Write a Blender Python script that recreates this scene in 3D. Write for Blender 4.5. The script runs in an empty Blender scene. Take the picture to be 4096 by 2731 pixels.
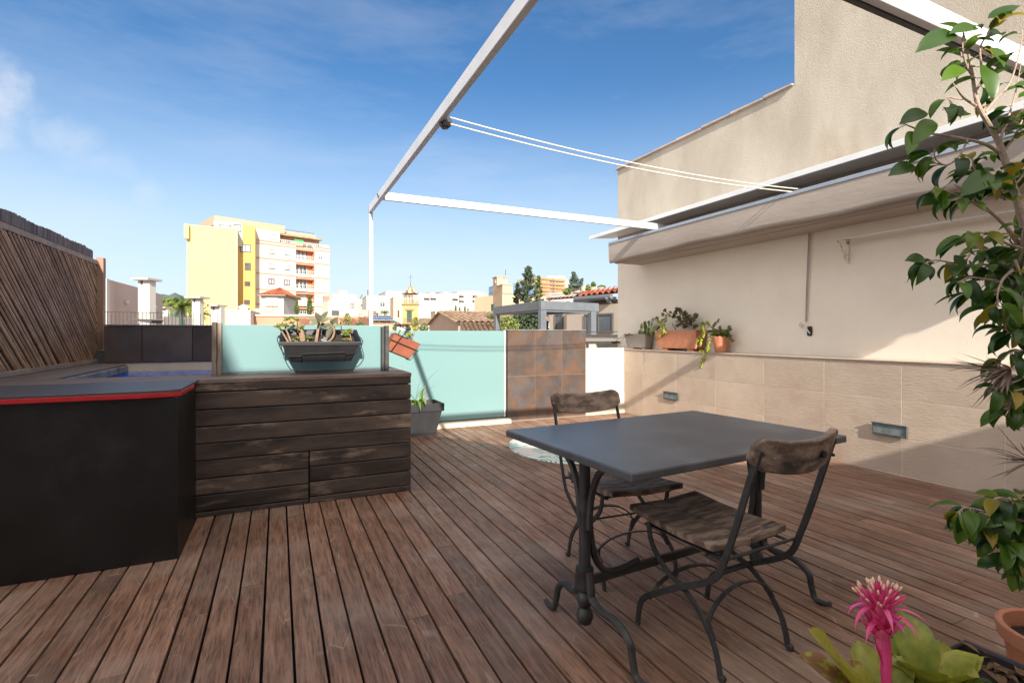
import bpy, math, random
from mathutils import Vector, Matrix, noise
random.seed(7)
PI = math.pi
R = math.radians
sc = bpy.context.scene
SKY_DUST=1.0; SKY_OZONE=3.2; SKY_STRENGTH=0.068; SKY_SAT=1.2; SUN_STRENGTH=4.3; EXPOSURE=1.25; CLOUD=(5.6,5.8,6.2,1); SKY_FILL=(12.6,11.8,11.1,1); AIR=(4.9,5.8,6.5,1)
# ---------------------------------------------------------------- camera
F = 2030.0; EYE = 1.15; YAW = math.atan(938/2030)
CY, SY = math.cos(YAW), math.sin(YAW)
cam_d = bpy.data.cameras.new("camera"); cam = bpy.data.objects.new("camera", cam_d)
sc.collection.objects.link(cam)
cam.location = (0, 0, EYE); cam.rotation_euler = (PI/2, 0, -YAW)
cam_d.sensor_width = 36; cam_d.lens = F/4096*36
cam_d.shift_y = (1335-1365.5)/4096
cam_d.clip_start = 0.05; cam_d.clip_end = 20000
sc.camera = cam
# ---------------------------------------------------------------- light
SUN = Vector((0.18, 1.0, -0.5)).normalized()          # the way the light travels
elev = math.asin(-SUN.z); azi = math.atan2(-SUN.x, -SUN.y)
w = bpy.data.worlds.new("World"); sc.world = w; w.use_nodes = True
nt = w.node_tree; nt.nodes.clear()
def N(nt, t, **k):
    n = nt.nodes.new(t)
    for a, b in k.items():
        if a == 'op': n.operation = b
        elif a == 'ins':
            for i, v in b.items(): n.inputs[i].default_value = v
        else: setattr(n, a, b)
    return n
L = lambda nt, a, b: nt.links.new(a, b)
sky = N(nt, 'ShaderNodeTexSky', sky_type='NISHITA', sun_disc=False, sun_elevation=elev, sun_rotation=azi,
        altitude=30, air_density=1.0, dust_density=SKY_DUST, ozone_density=SKY_OZONE)
bg = N(nt, 'ShaderNodeBackground', ins={1: SKY_STRENGTH}); out = N(nt, 'ShaderNodeOutputWorld')
tc = N(nt, 'ShaderNodeTexCoord')
# thin streaks of high cloud, a small puff and a wisp low on the left
mp = N(nt, 'ShaderNodeMapping', ins={3: (0.9, 1.3, 4.2), 2: (0.35, 0.35, 0.6)})
nz = N(nt, 'ShaderNodeTexNoise', ins={2: 1.7, 3: 7.0, 4: 0.62})
L(nt, tc.outputs['Generated'], mp.inputs[0]); L(nt, mp.outputs[0], nz.inputs[0])
rp = N(nt, 'ShaderNodeMapRange', ins={1: 0.45, 2: 0.82, 3: 0.0, 4: 0.30}); L(nt, nz.outputs[0], rp.inputs[0])
fac = rp.outputs[0]
def blob(u, v, r0, r1, gain, nscale, zs=1.0):
    global fac
    a = (u-2048)/F; b = -(v-1335)/F
    d = Vector((a*CY+SY, CY-a*SY, b)).normalized()
    sb = N(nt, 'ShaderNodeVectorMath', op='SUBTRACT'); sb.inputs[1].default_value = d
    L(nt, tc.outputs['Generated'], sb.inputs[0])
    sm = N(nt, 'ShaderNodeVectorMath', op='MULTIPLY'); sm.inputs[1].default_value = (1, 1, zs); L(nt, sb.outputs[0], sm.inputs[0])
    ln = N(nt, 'ShaderNodeVectorMath', op='LENGTH'); L(nt, sm.outputs[0], ln.inputs[0])
    n2 = N(nt, 'ShaderNodeTexNoise', ins={2: nscale, 3: 6.0, 4: 0.6}); L(nt, tc.outputs['Generated'], n2.inputs[0])
    ad = N(nt, 'ShaderNodeMath', op='MULTIPLY_ADD', ins={1: -r1*2.4, 2: r1*1.2}); L(nt, n2.outputs[0], ad.inputs[0])
    s2 = N(nt, 'ShaderNodeMath', op='ADD'); L(nt, ln.outputs['Value'], s2.inputs[0]); L(nt, ad.outputs[0], s2.inputs[1])
    m = N(nt, 'ShaderNodeMapRange', ins={1: r1, 2: r0, 3: 0.0, 4: gain}, interpolation_type='SMOOTHSTEP'); L(nt, s2.outputs[0], m.inputs[0])
    mx = N(nt, 'ShaderNodeMath', op='MAXIMUM'); L(nt, fac, mx.inputs[0]); L(nt, m.outputs[0], mx.inputs[1]); fac = mx.outputs[0]
blob(-60, 380, 0.0, 0.075, 0.66, 9)
blob(300, 565, 0.0, 0.07, 0.30, 16, 2.2)
blob(400, 640, 0.0, 0.06, 0.16, 16, 2.0)
blob(590, 770, 0.0, 0.035, 0.2, 18)
mix = N(nt, 'ShaderNodeMixRGB'); mix.inputs[2].default_value = CLOUD
# slightly stronger blue of the clear sky
hs = N(nt, 'ShaderNodeHueSaturation', ins={1: SKY_SAT, 2: 1.0}); L(nt, sky.outputs[0], hs.inputs['Color'])
# paler air low over the town
sx_ = N(nt, 'ShaderNodeSeparateXYZ'); L(nt, tc.outputs['Generated'], sx_.inputs[0])
hz = N(nt, 'ShaderNodeMapRange', ins={1: 0.46, 2: 0.02, 3: 0.0, 4: 0.85}, interpolation_type='SMOOTHSTEP'); L(nt, sx_.outputs['Z'], hz.inputs[0])
hm = N(nt, 'ShaderNodeMixRGB'); hm.inputs[2].default_value = AIR; L(nt, hz.outputs[0], hm.inputs[0]); L(nt, hs.outputs[0], hm.inputs[1])
L(nt, fac, mix.inputs[0]); L(nt, hm.outputs[0], mix.inputs[1])
# added fill: patchy bright sky overhead and behind, unseen, to lift the shade
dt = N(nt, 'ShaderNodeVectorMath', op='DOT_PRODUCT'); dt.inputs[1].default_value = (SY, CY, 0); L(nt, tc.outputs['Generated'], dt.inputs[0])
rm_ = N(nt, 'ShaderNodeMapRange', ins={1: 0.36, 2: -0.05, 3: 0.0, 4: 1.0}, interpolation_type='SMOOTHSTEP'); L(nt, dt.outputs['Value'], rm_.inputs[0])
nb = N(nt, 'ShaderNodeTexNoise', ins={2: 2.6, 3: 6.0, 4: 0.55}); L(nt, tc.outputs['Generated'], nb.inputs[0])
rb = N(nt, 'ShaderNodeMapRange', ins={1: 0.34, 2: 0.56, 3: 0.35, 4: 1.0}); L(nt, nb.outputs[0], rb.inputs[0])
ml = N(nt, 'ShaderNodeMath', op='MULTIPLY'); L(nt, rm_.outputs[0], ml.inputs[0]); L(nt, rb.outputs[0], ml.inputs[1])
mz = N(nt, 'ShaderNodeMixRGB'); mz.inputs[2].default_value = SKY_FILL; L(nt, ml.outputs[0], mz.inputs[0]); L(nt, mix.outputs[0], mz.inputs[1])
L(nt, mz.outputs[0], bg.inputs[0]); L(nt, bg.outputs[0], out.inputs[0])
sd = bpy.data.lights.new("sun", 'SUN'); sd.energy = SUN_STRENGTH; sd.angle = R(0.6); sd.color = (1.0, 0.92, 0.80)
so = bpy.data.objects.new("sun", sd); sc.collection.objects.link(so)
so.rotation_euler = SUN.to_track_quat('-Z', 'Y').to_euler()
sc.view_settings.view_transform = 'Standard'; sc.view_settings.look = 'None'
sc.view_settings.exposure = EXPOSURE; sc.view_settings.gamma = 1.0
try: sc.cycles.max_bounces = 8; sc.cycles.transparent_max_bounces = 12
except Exception: pass
# ---------------------------------------------------------------- helpers
COL = sc.collection
OFF = {}
def tag(o, label=None, cat=None, group=None, kind=None):
    if label: o['label'] = label
    if cat: o['category'] = cat
    if group: o['group'] = group
    if kind: o['kind'] = kind
    return o
def thing(name, label, cat, loc=(0, 0, 0), rz=0.0, group=None):
    o = bpy.data.objects.new(name, None); COL.objects.link(o)
    o.empty_display_size = 0.05
    o.location = loc; o.rotation_euler = (0, 0, rz); OFF[o.name] = Vector(loc)
    return tag(o, label, cat, group)
class MB:
    isl = None
    """collects shapes; build() links them as one mesh object"""
    def __init__(s): s.v = []; s.f = []; s.r = []
    def add(s, vs, fs, r=None):
        b = len(s.v); r = random.random() if r is None else r; s.isl = (s.isl or [])+[(len(s.v), len(s.f), len(vs), len(fs))]
        s.v += [Vector(p) for p in vs]; s.f += [tuple(b+i for i in f) for f in fs]; s.r += [r]*len(fs)
        return s
    def box(s, x0, x1, y0, y1, z0, z1, r=None):
        return s.add([(x0,y0,z0),(x1,y0,z0),(x1,y1,z0),(x0,y1,z0),(x0,y0,z1),(x1,y0,z1),(x1,y1,z1),(x0,y1,z1)],
                     [(0,3,2,1),(4,5,6,7),(0,1,5,4),(1,2,6,5),(2,3,7,6),(3,0,4,7)], r)
    def obox(s, c, ax, ay, az, r=None):
        c = Vector(c); ax, ay, az = Vector(ax)/2, Vector(ay)/2, Vector(az)/2
        vs = [c+ax*i+ay*j+az*k for k in (-1,1) for (i,j) in ((-1,-1),(1,-1),(1,1),(-1,1))]
        return s.add(vs, [(0,3,2,1),(4,5,6,7),(0,1,5,4),(1,2,6,5),(2,3,7,6),(3,0,4,7)], r)
    def bar(s, p0, p1, w, h, up=(0,0,1), r=None):
        p0, p1 = Vector(p0), Vector(p1); d = p1-p0; sd_ = d.cross(Vector(up))
        if sd_.length < 1e-6: sd_ = d.cross(Vector((1,0,0)))
        sd_.normalize(); u = sd_.cross(d).normalized()
        return s.obox((p0+p1)/2, sd_*w, d, u*h, r)
    def tube(s, pts, rad, seg=8, r=None, flat=None, up=(0,0,1)):
        """swept tube; rad number or list; flat=(a,b) gives an a x b flat bar section"""
        pts = [Vector(p) for p in pts]; n = len(pts)
        rads = rad if isinstance(rad, (list, tuple)) else [rad]*n
        T = []
        for i in range(n):
            d = pts[min(i+1, n-1)]-pts[max(i-1, 0)]; T.append(d.normalized() if d.length > 1e-9 else Vector((0,0,1)))
        ref = Vector(up)
        if abs(T[0].dot(ref)) > 0.95: ref = Vector((1,0,0)) if abs(T[0].x) < 0.9 else Vector((0,1,0))
        nrm = (ref-T[0]*ref.dot(T[0])).normalized()
        vs = []; prev = T[0]
        for i in range(n):
            nrm = (nrm-T[i]*nrm.dot(T[i]))
            nrm = nrm.normalized() if nrm.length > 1e-6 else T[i].orthogonal().normalized()
            bn = T[i].cross(nrm)
            if flat:
                a, b = flat[0]/2*rads[i], flat[1]/2*rads[i]
                vs += [pts[i]+nrm*a*x+bn*b*y for x, y in ((-1,-1),(1,-1),(1,1),(-1,1))]
            else:
                vs += [pts[i]+(nrm*math.cos(2*PI*k/seg)+bn*math.sin(2*PI*k/seg))*rads[i] for k in range(seg)]
        m = 4 if flat else seg
        fs = [(i*m+k, i*m+(k+1)%m, (i+1)*m+(k+1)%m, (i+1)*m+k) for i in range(n-1) for k in range(m)]
        fs += [tuple(range(m))[::-1], tuple((n-1)*m+k for k in range(m))]
        return s.add(vs, fs, r)
    def lathe(s, c, prof, seg=20, r=None, close=True):
        c = Vector(c); vs = [c+Vector((q*math.cos(2*PI*k/seg), q*math.sin(2*PI*k/seg), z)) for q, z in prof for k in range(seg)]
        fs = [(i*seg+k, i*seg+(k+1)%seg, (i+1)*seg+(k+1)%seg, (i+1)*seg+k) for i in range(len(prof)-1) for k in range(seg)]
        if close: fs += [tuple(range(seg))[::-1], tuple((len(prof)-1)*seg+k for k in range(seg))]
        return s.add(vs, fs, r)
    def ball(s, c, rx, ry=None, rz=None, seg=12, rings=7, r=None, M=None):
        ry = rx if ry is None else ry; rz = rx if rz is None else rz; c = Vector(c)
        vs = []; 
        for i in range(1, rings):
            a = PI*i/rings
            for k in range(seg):
                b = 2*PI*k/seg; vs.append(Vector((rx*math.sin(a)*math.cos(b), ry*math.sin(a)*math.sin(b), -rz*math.cos(a))))
        vs += [Vector((0,0,-rz)), Vector((0,0,rz))]; lo = len(vs)-2
        if M is not None: vs = [M@v for v in vs]
        vs = [c+v for v in vs]
        fs = [(i*seg+k, i*seg+(k+1)%seg, (i+1)*seg+(k+1)%seg, (i+1)*seg+k) for i in range(rings-2) for k in range(seg)]
        fs += [(lo, (k+1)%seg, k) for k in range(seg)] + [(lo+1, (rings-2)*seg+k, (rings-2)*seg+(k+1)%seg) for k in range(seg)]
        return s.add(vs, fs, r)
    def prism(s, poly, ext, r=None):
        e = Vector(ext); a = [Vector(p) for p in poly]; n = len(a)
        fs = [tuple(range(n))[::-1], tuple(range(n, 2*n))] + [(i, (i+1)%n, n+(i+1)%n, n+i) for i in range(n)]
        return s.add(a+[p+e for p in a], fs, r)
    def hull8(s, b, t, r=None):   # bottom quad, top quad
        return s.add(list(b)+list(t), [(0,3,2,1),(4,5,6,7),(0,1,5,4),(1,2,6,5),(2,3,7,6),(3,0,4,7)], r)
    def grid(s, P, nu, nv, r=None):
        vs = [P(i/nu, j/nv) for j in range(nv+1) for i in range(nu+1)]
        return s.add(vs, [(j*(nu+1)+i, j*(nu+1)+i+1, (j+1)*(nu+1)+i+1, (j+1)*(nu+1)+i) for j in range(nv) for i in range(nu)], r)
    def each(s, name, mat, parent=None, **k):
        """one object per shape"""
        for v0, f0, nv, nf in s.isl:
            m = MB(); m.add(s.v[v0:v0+nv], [tuple(i-v0 for i in f) for f in s.f[f0:f0+nf]], s.r[f0]); o = m.build(name, mat, parent, **k)
        return o
    def build(s, name, mat, parent=None, smooth=False, bevel=0, local=False, seg=1, ang=35, fix=True):
        off = Vector((0,0,0))
        if parent is not None and not local:
            q = parent
            while q.parent is not None: q = q.parent
            off = OFF.get(q.name, Vector((0,0,0)))
        me = bpy.data.meshes.new(name)
        me.from_pydata([tuple(p-off) for p in s.v], [], s.f)
        at = me.attributes.new('rnd', 'FLOAT', 'FACE'); at.data.foreach_set('value', s.r)
        me.validate()
        if fix:
            import bmesh
            bm = bmesh.new(); bm.from_mesh(me); bmesh.ops.recalc_face_normals(bm, faces=bm.faces); bm.to_mesh(me); bm.free()
        if smooth:
            me.polygons.foreach_set('use_smooth', [True]*len(me.polygons)); me.set_sharp_from_angle(angle=R(ang))
        o = bpy.data.objects.new(name, me); COL.objects.link(o)
        if mat is not None: me.materials.append(mat)
        if parent is not None: o.parent = parent
        if bevel:
            m = o.modifiers.new('bevel', 'BEVEL'); m.width = bevel; m.segments = seg; m.limit_method = 'ANGLE'; m.angle_limit = R(40)
            m.harden_normals = False
        return o
def solo(mb, name, mat, label, cat, group=None, **k):
    return tag(mb.build(name, mat, **k), label, cat, group)
def setting(mb, name, mat, **k):
    return tag(mb.build(name, mat, **k), kind='structure')
def copy_tree(o, parent=None):
    c = o.copy(); COL.objects.link(c)
    if parent is not None: c.parent = parent
    for ch in list(o.children): copy_tree(ch, c)
    return c
def spot(u, v, d):
    """world point at depth d along the sight line of a measured direction"""
    a = (u-2048)/F; b = -(v-1335)/F
    return Vector(((a*CY+SY)*d, (CY-a*SY)*d, EYE+b*d))
def smooth_path(pts, n=6):
    """Catmull-Rom through the points"""
    P = [Vector(p) for p in pts]; P = [P[0]*2-P[1]]+P+[P[-1]*2-P[-2]]; out = []
    for i in range(1, len(P)-2):
        for k in range(n):
            t = k/n; a, b, c, d = P[i-1], P[i], P[i+1], P[i+2]
            out.append(0.5*((2*b)+(c-a)*t+(2*a-5*b+4*c-d)*t*t+(3*b-a-3*c+d)*t**3))
    out.append(P[-2]); return out
# ---------------------------------------------------------------- materials
def mat(name, c1, c2=None, scale=5.0, rough=0.6, bump=0.0, bscale=None, metal=0.0, stretch=(1,1,1), detail=6.0,
        rnd=0.0, lo=0.35, hi=0.65, spec=0.5, c3=None, s3=2.0, lo3=0.5, hi3=0.7, trans=0.0, sss=0.0, bdist=0.01, rvar=0.0, alpha=1.0, coat=0.0, bstretch=None):
    m = bpy.data.materials.new(name); m.use_nodes = True; nt = m.node_tree
    b = nt.nodes['Principled BSDF']; c2 = c2 or c1
    col = lambda c: (c[0], c[1], c[2], 1)
    tc = N(nt, 'ShaderNodeTexCoord'); mp = N(nt, 'ShaderNodeMapping', ins={3: stretch}); L(nt, tc.outputs['Object'], mp.inputs[0])
    at = N(nt, 'ShaderNodeAttribute', attribute_name='rnd')
    # shift the pattern per piece so neighbours never match
    cb = N(nt, 'ShaderNodeVectorMath', op='MULTIPLY_ADD'); cb.inputs[1].default_value = (17.3, 9.1, 5.7)
    cx = N(nt, 'ShaderNodeCombineXYZ')
    for i in range(3): L(nt, at.outputs['Fac'], cx.inputs[i])
    L(nt, cx.outputs[0], cb.inputs[0]); L(nt, mp.outputs[0], cb.inputs[2])
    n1 = N(nt, 'ShaderNodeTexNoise', ins={2: scale, 3: detail, 4: 0.6}); L(nt, cb.outputs[0], n1.inputs[0])
    r1 = N(nt, 'ShaderNodeMapRange', ins={1: lo, 2: hi}); L(nt, n1.outputs[0], r1.inputs[0])
    mx = N(nt, 'ShaderNodeMixRGB'); mx.inputs[1].default_value = col(c1); mx.inputs[2].default_value = col(c2)
    L(nt, r1.outputs[0], mx.inputs[0]); c = mx.outputs[0]
    if c3:
        n3 = N(nt, 'ShaderNodeTexNoise', ins={2: s3, 3: 8.0, 4: 0.65}); L(nt, cb.outputs[0], n3.inputs[0])
        r3 = N(nt, 'ShaderNodeMapRange', ins={1: lo3, 2: hi3}); L(nt, n3.outputs[0], r3.inputs[0])
        m3 = N(nt, 'ShaderNodeMixRGB'); m3.inputs[2].default_value = col(c3); L(nt, r3.outputs[0], m3.inputs[0]); L(nt, c, m3.inputs[1]); c = m3.outputs[0]
    if rnd:
        mr = N(nt, 'ShaderNodeMapRange', ins={3: 1-rnd, 4: 1+rnd}); L(nt, at.outputs['Fac'], mr.inputs[0])
        mm = N(nt, 'ShaderNodeMixRGB', blend_type='MULTIPLY'); mm.inputs[0].default_value = 1.0
        L(nt, c, mm.inputs[1]); L(nt, mr.outputs[0], mm.inputs[2]); c = mm.outputs[0]
    L(nt, c, b.inputs['Base Color'])
    b.inputs['Roughness'].default_value = rough; b.inputs['Metallic'].default_value = metal
    b.inputs['Specular IOR Level'].default_value = spec
    if rvar:
        rr = N(nt, 'ShaderNodeMapRange', ins={3: rough-rvar, 4: rough+rvar}); L(nt, n1.outputs[0], rr.inputs[0]); L(nt, rr.outputs[0], b.inputs['Roughness'])
    if trans: b.inputs['Transmission Weight'].default_value = trans
    if coat: b.inputs['Coat Weight'].default_value = coat
    if bump:
        src = cb.outputs[0]
        if bstretch:
            mb_ = N(nt, 'ShaderNodeMapping', ins={3: bstretch}); L(nt, tc.outputs['Object'], mb_.inputs[0]); src = mb_.outputs[0]
        n2 = N(nt, 'ShaderNodeTexNoise', ins={2: bscale or scale*4, 3: 5.0, 4: 0.6}); L(nt, src, n2.inputs[0])
        bp = N(nt, 'ShaderNodeBump', ins={0: bump, 1: bdist}); L(nt, n2.outputs[0], bp.inputs['Height']); L(nt, bp.outputs[0], b.inputs['Normal'])
    if alpha < 1: b.inputs['Alpha'].default_value = alpha
    return m
def leafmat(name, c1, c2, c3=None, rough=0.35, trans=0.35, p3=0.93, nsc=30.0, amp=.35):
    """leaf: colour chosen per leaf, some light comes through"""
    m = bpy.data.materials.new(name); m.use_nodes = True; nt = m.node_tree; b = nt.nodes['Principled BSDF']
    at = N(nt, 'ShaderNodeAttribute', attribute_name='rnd'); cr = N(nt, 'ShaderNodeValToRGB')
    e = cr.color_ramp.elements; e[0].position = 0; e[0].color = (*c1, 1); e[1].position = 0.75; e[1].color = (*c2, 1)
    if c3: x = e.new(p3); x.color = (*c3, 1)
    tc = N(nt, 'ShaderNodeTexCoord'); n1 = N(nt, 'ShaderNodeTexNoise', ins={2: nsc, 3: 5.0}); L(nt, tc.outputs['Object'], n1.inputs[0])
    ad = N(nt, 'ShaderNodeMath', op='MULTIPLY_ADD', ins={1: amp}); L(nt, n1.outputs[0], ad.inputs[0]); 
    sb = N(nt, 'ShaderNodeMath', op='SUBTRACT', ins={1: amp/2}); L(nt, at.outputs['Fac'], sb.inputs[0]); L(nt, sb.outputs[0], ad.inputs[2])
    L(nt, ad.outputs[0], cr.inputs[0]); L(nt, cr.outputs[0], b.inputs['Base Color'])
    b.inputs['Roughness'].default_value = rough
    tr = N(nt, 'ShaderNodeBsdfTranslucent'); L(nt, cr.outputs[0], tr.inputs[0])
    ms = N(nt, 'ShaderNodeMixShader', ins={0: trans}); o = nt.nodes['Material Output']
    L(nt, b.outputs[0], ms.inputs[1]); L(nt, tr.outputs[0], ms.inputs[2]); L(nt, ms.outputs[0], o.inputs[0])
    return m
def deckmat():
    m = bpy.data.materials.new('deck_wood'); m.use_nodes = True; nt = m.node_tree; b = nt.nodes['Principled BSDF']
    tc = N(nt, 'ShaderNodeTexCoord'); at = N(nt, 'ShaderNodeAttribute', attribute_name='rnd'); cx = N(nt, 'ShaderNodeCombineXYZ')
    for i in range(3): L(nt, at.outputs['Fac'], cx.inputs[i])
    of = N(nt, 'ShaderNodeVectorMath', op='MULTIPLY_ADD'); of.inputs[1].default_value = (17.3, 9.1, 5.7); L(nt, cx.outputs[0], of.inputs[0]); L(nt, tc.outputs['Object'], of.inputs[2])
    def noise_(sc_, st, det=6, vec=None):
        mp = N(nt, 'ShaderNodeMapping', ins={3: st}); L(nt, vec or of.outputs[0], mp.inputs[0]); n = N(nt, 'ShaderNodeTexNoise', ins={2: sc_, 3: det, 4: .62}); L(nt, mp.outputs[0], n.inputs[0]); return n.outputs[0]
    def rng(x, a, b_, c=0.0, d=1.0): r = N(nt, 'ShaderNodeMapRange', ins={1: a, 2: b_, 3: c, 4: d}); L(nt, x, r.inputs[0]); return r.outputs[0]
    def mixc(f, a, b_, bt='MIX'):
        n = N(nt, 'ShaderNodeMixRGB', blend_type=bt); 
        if isinstance(f, float): n.inputs[0].default_value = f
        else: L(nt, f, n.inputs[0])
        for i, c in ((1, a), (2, b_)):
            if isinstance(c, tuple): n.inputs[i].default_value = (*c, 1)
            else: L(nt, c, n.inputs[i])
        return n.outputs[0]
    c = mixc(rng(noise_(10, (5,.45,1)), .35, .65), (.160,.078,.047), (.300,.168,.108))
    c = mixc(rng(noise_(42, (3.5,.18,1), 3), .50, .64, 0, .75), c, (.07,.040,.029))        # dark grain
    c = mixc(rng(noise_(1.3, (1,1,1), 9, tc.outputs['Object']), .47, .70, 0, .62), c, (.34,.265,.215))   # bleached patches across boards
    c = mixc(rng(noise_(1.9, (1,.8,1), 7, tc.outputs['Object']), .62, .42, 0, .0), c, c)
    c = mixc(rng(noise_(2.4, (1,.7,1), 8), .54, .74, 0, .6), c, (.060,.038,.029))         # dark stains
    # fine pale scratches
    for sc_, rot in ((26, .9), (31, -.5)):
        mp = N(nt, 'ShaderNodeMapping', ins={2: (0,0,rot), 3: (1,.14,1)}); L(nt, of.outputs[0], mp.inputs[0]); v = N(nt, 'ShaderNodeTexVoronoi', feature='DISTANCE_TO_EDGE', ins={2: sc_*.5}); L(nt, mp.outputs[0], v.inputs['Vector'])
        msk = N(nt, 'ShaderNodeMath', op='MULTIPLY'); L(nt, rng(v.outputs['Distance'], .016, .0, 0, .6), msk.inputs[0]); L(nt, rng(noise_(5+rot, (1,1,1)), .5, .66), msk.inputs[1]); c = mixc(msk.outputs[0], c, (.46,.37,.30))
    c = mixc(1.0, c, rng(at.outputs['Fac'], 0, 1, .78, 1.2), 'MULTIPLY')
    L(nt, c, b.inputs['Base Color']); L(nt, rng(noise_(6, (1,1,1)), .3, .7, .48, .72), b.inputs['Roughness']); b.inputs['Specular IOR Level'].default_value = .4
    bp = N(nt, 'ShaderNodeBump', ins={0: .4, 1: .004}); L(nt, noise_(45, (4,.3,1)), bp.inputs['Height']); L(nt, bp.outputs[0], b.inputs['Normal']); return m
M = {}
M['deck'] = deckmat()
M['joist'] = mat('under_deck', (.006,.005,.005))
M['clad'] = mat('clad_wood', (.020,.015,.014), (.095,.068,.054), 3.2, .6, .4, 50, stretch=(.6,2,2.2), rnd=.35, c3=(.36,.27,.20), s3=4.0, lo3=.55, hi3=.78, detail=9, rvar=.1, bdist=.004)
M['cladtop'] = mat('top_wood', (.12,.085,.07), (.21,.16,.135), 8, .6, .3, 60, stretch=(.6,5,1), rnd=.2)
M['black'] = mat('black_panel', (.003,.003,.0033), (.006,.006,.0065), 3, .45, .15, 20, c3=(.022,.021,.023), s3=2.6, lo3=.54, hi3=.78, rvar=.15, detail=9)
M['slate'] = mat('counter_top', (.055,.052,.058), (.085,.08,.088), 60, .5, .3, 300, bdist=.001)
M['red'] = mat('red_edge', (.42,.012,.018), (.50,.02,.03), 30, .35)
M['tile'] = mat('sandstone_tile', (.44,.35,.275), (.50,.405,.325), 3.5, .65, .45, 14, rnd=.09, c3=(.40,.285,.215), s3=2.0, lo3=.52, hi3=.75, bdist=.008, bstretch=(1,1.6,9))
M['grout'] = mat('grout', (.58,.50,.41), (.64,.56,.47), 20)
M['stucco'] = mat('stucco', (.75,.67,.57), (.80,.72,.62), 2.2, .85, .5, 120, bdist=.007)
M['stuccoup'] = mat('old_stucco', (.395,.35,.29), (.50,.455,.385), 2.2, .9, .5, 130, c3=(.36,.285,.205), s3=1.3, lo3=.50, hi3=.70, bdist=.014, stretch=(1,1,.45), detail=10, bstretch=(1,1,1))
M['white'] = mat('white_render', (.47,.43,.37), (.52,.48,.42), 3, .8, .3, 60)
M['cream'] = mat('cream_stone', (.44,.375,.29), (.53,.46,.36), 6, .6, .2, 40)
M['alu'] = mat('aluminium', (.58,.60,.63), (.66,.67,.70), 4, .5)
M['alusheet'] = mat('painted_sheet', (.66,.68,.71), (.74,.75,.77), 3, .45)
M['alublue'] = mat('blue_grey_bar', (.25,.30,.38), (.30,.35,.43), 3, .5)
M['awning'] = mat('awning_cloth', (.31,.265,.235), (.37,.32,.285), 2.5, .85, .3, 30, stretch=(1,.3,1))
M['steel'] = mat('dark_steel', (.032,.033,.035), (.060,.060,.062), 18, .5, .25, 120, metal=.3, c3=(.11,.10,.09), s3=45, lo3=.62, hi3=.8, bdist=.002)
M['tabletop'] = mat('zinc_top', (.075,.080,.090), (.115,.120,.130), 5, .40, .12, 90, metal=.25, c3=(.19,.195,.205), s3=2.6, lo3=.50, hi3=.80, rvar=.1, bdist=.001)
M['seat'] = mat('weathered_wood', (.13,.088,.066), (.33,.24,.185), 6, .75, .8, 40, stretch=(1.2,5.5,3), rnd=.06, c3=(.04,.030,.027), s3=2.6, lo3=.50, hi3=.62, lo=.42, hi=.58, bdist=.004)
M['rust'] = mat('rusty_tile', (.058,.046,.041), (.120,.060,.033), 4.2, .42, .2, 50, rnd=.12, c3=(.072,.068,.072), s3=5.5, lo3=.48, hi3=.66, rvar=.1, lo=.42, hi=.66, detail=10)
M['darktile'] = mat('dark_tile', (.035,.027,.025), (.075,.055,.048), 3, .4, rnd=.15, c3=(.055,.058,.062), s3=2.5, lo3=.5, hi3=.7)
M['blackplastic'] = mat('black_plastic', (.006,.006,.008), (.011,.011,.014), 10, .42, .1, 120)
M['greyplastic'] = mat('grey_plastic', (.020,.021,.024), (.028,.029,.033), 10, .45, .1, 90)
M['wire'] = mat('black_wire', (.012,.012,.013), rough=.4)
M['terra'] = mat('terracotta', (.42,.16,.085), (.52,.225,.125), 8, .75, .3, 60, c3=(.56,.33,.23), s3=5, lo3=.58, hi3=.8)
M['concrete'] = mat('taupe_pot', (.27,.235,.205), (.31,.27,.235), 8, .7, .2, 60)
M['greystone'] = mat('grey_stone', (.15,.15,.155), (.25,.24,.24), 9, .7, .4, 40, c3=(.08,.08,.085), s3=6, lo3=.5, hi3=.7)
M['soil'] = mat('soil', (.012,.008,.006), (.03,.02,.014), 30, .9, .8, 80)
M['bamboo'] = mat('bamboo', (.27,.155,.09), (.46,.30,.19), 5, .5, .3, 60, rnd=.25, c3=(.12,.075,.05), s3=9, lo3=.62, hi3=.7)
M['lath'] = mat('lath', (.045,.032,.022), (.10,.07,.045), 9, .7, rnd=.3)
M['reed'] = mat('reed_slats', (.085,.070,.080), (.13,.11,.125), 9, .7, rnd=.55)
M['oldwood'] = mat('grey_wood', (.20,.155,.125), (.31,.25,.205), 6, .75, .4, 50, stretch=(4,.8,2), rnd=.1)
M['postwood'] = mat('post_wood', (.20,.115,.075), (.28,.175,.12), 6, .65, .3, 40, stretch=(4,4,.5), c3=(.24,.22,.20), s3=3, lo3=.5, hi3=.7)
M['galv'] = mat('galvanised', (.10,.115,.13), (.14,.155,.17), 12, .45, metal=.2)
M['rope'] = mat('rope', (.74,.70,.62), (.55,.52,.46), 160, .8, .6, 400)
M['bark'] = mat('ficus_bark', (.30,.215,.165), (.42,.31,.245), 40, .8, .5, 90)
M['barkdark'] = mat('tree_bark', (.10,.075,.055), (.16,.12,.09), 20, .9)
M['ficus'] = leafmat('ficus_leaf', (.008,.042,.008), (.095,.19,.016), (.42,.24,.02), rough=.32, trans=.42, p3=.999, amp=.1)
M['succ'] = leafmat('jade_leaf', (.055,.11,.02), (.17,.22,.04), (.36,.18,.05), rough=.35, trans=.12)
M['grey_leaf'] = leafmat('felt_leaf', (.07,.075,.05), (.14,.15,.09), rough=.75, trans=.05)
M['yel_leaf'] = leafmat('bright_leaf', (.20,.30,.03), (.50,.50,.06), rough=.4, trans=.35)
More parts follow.
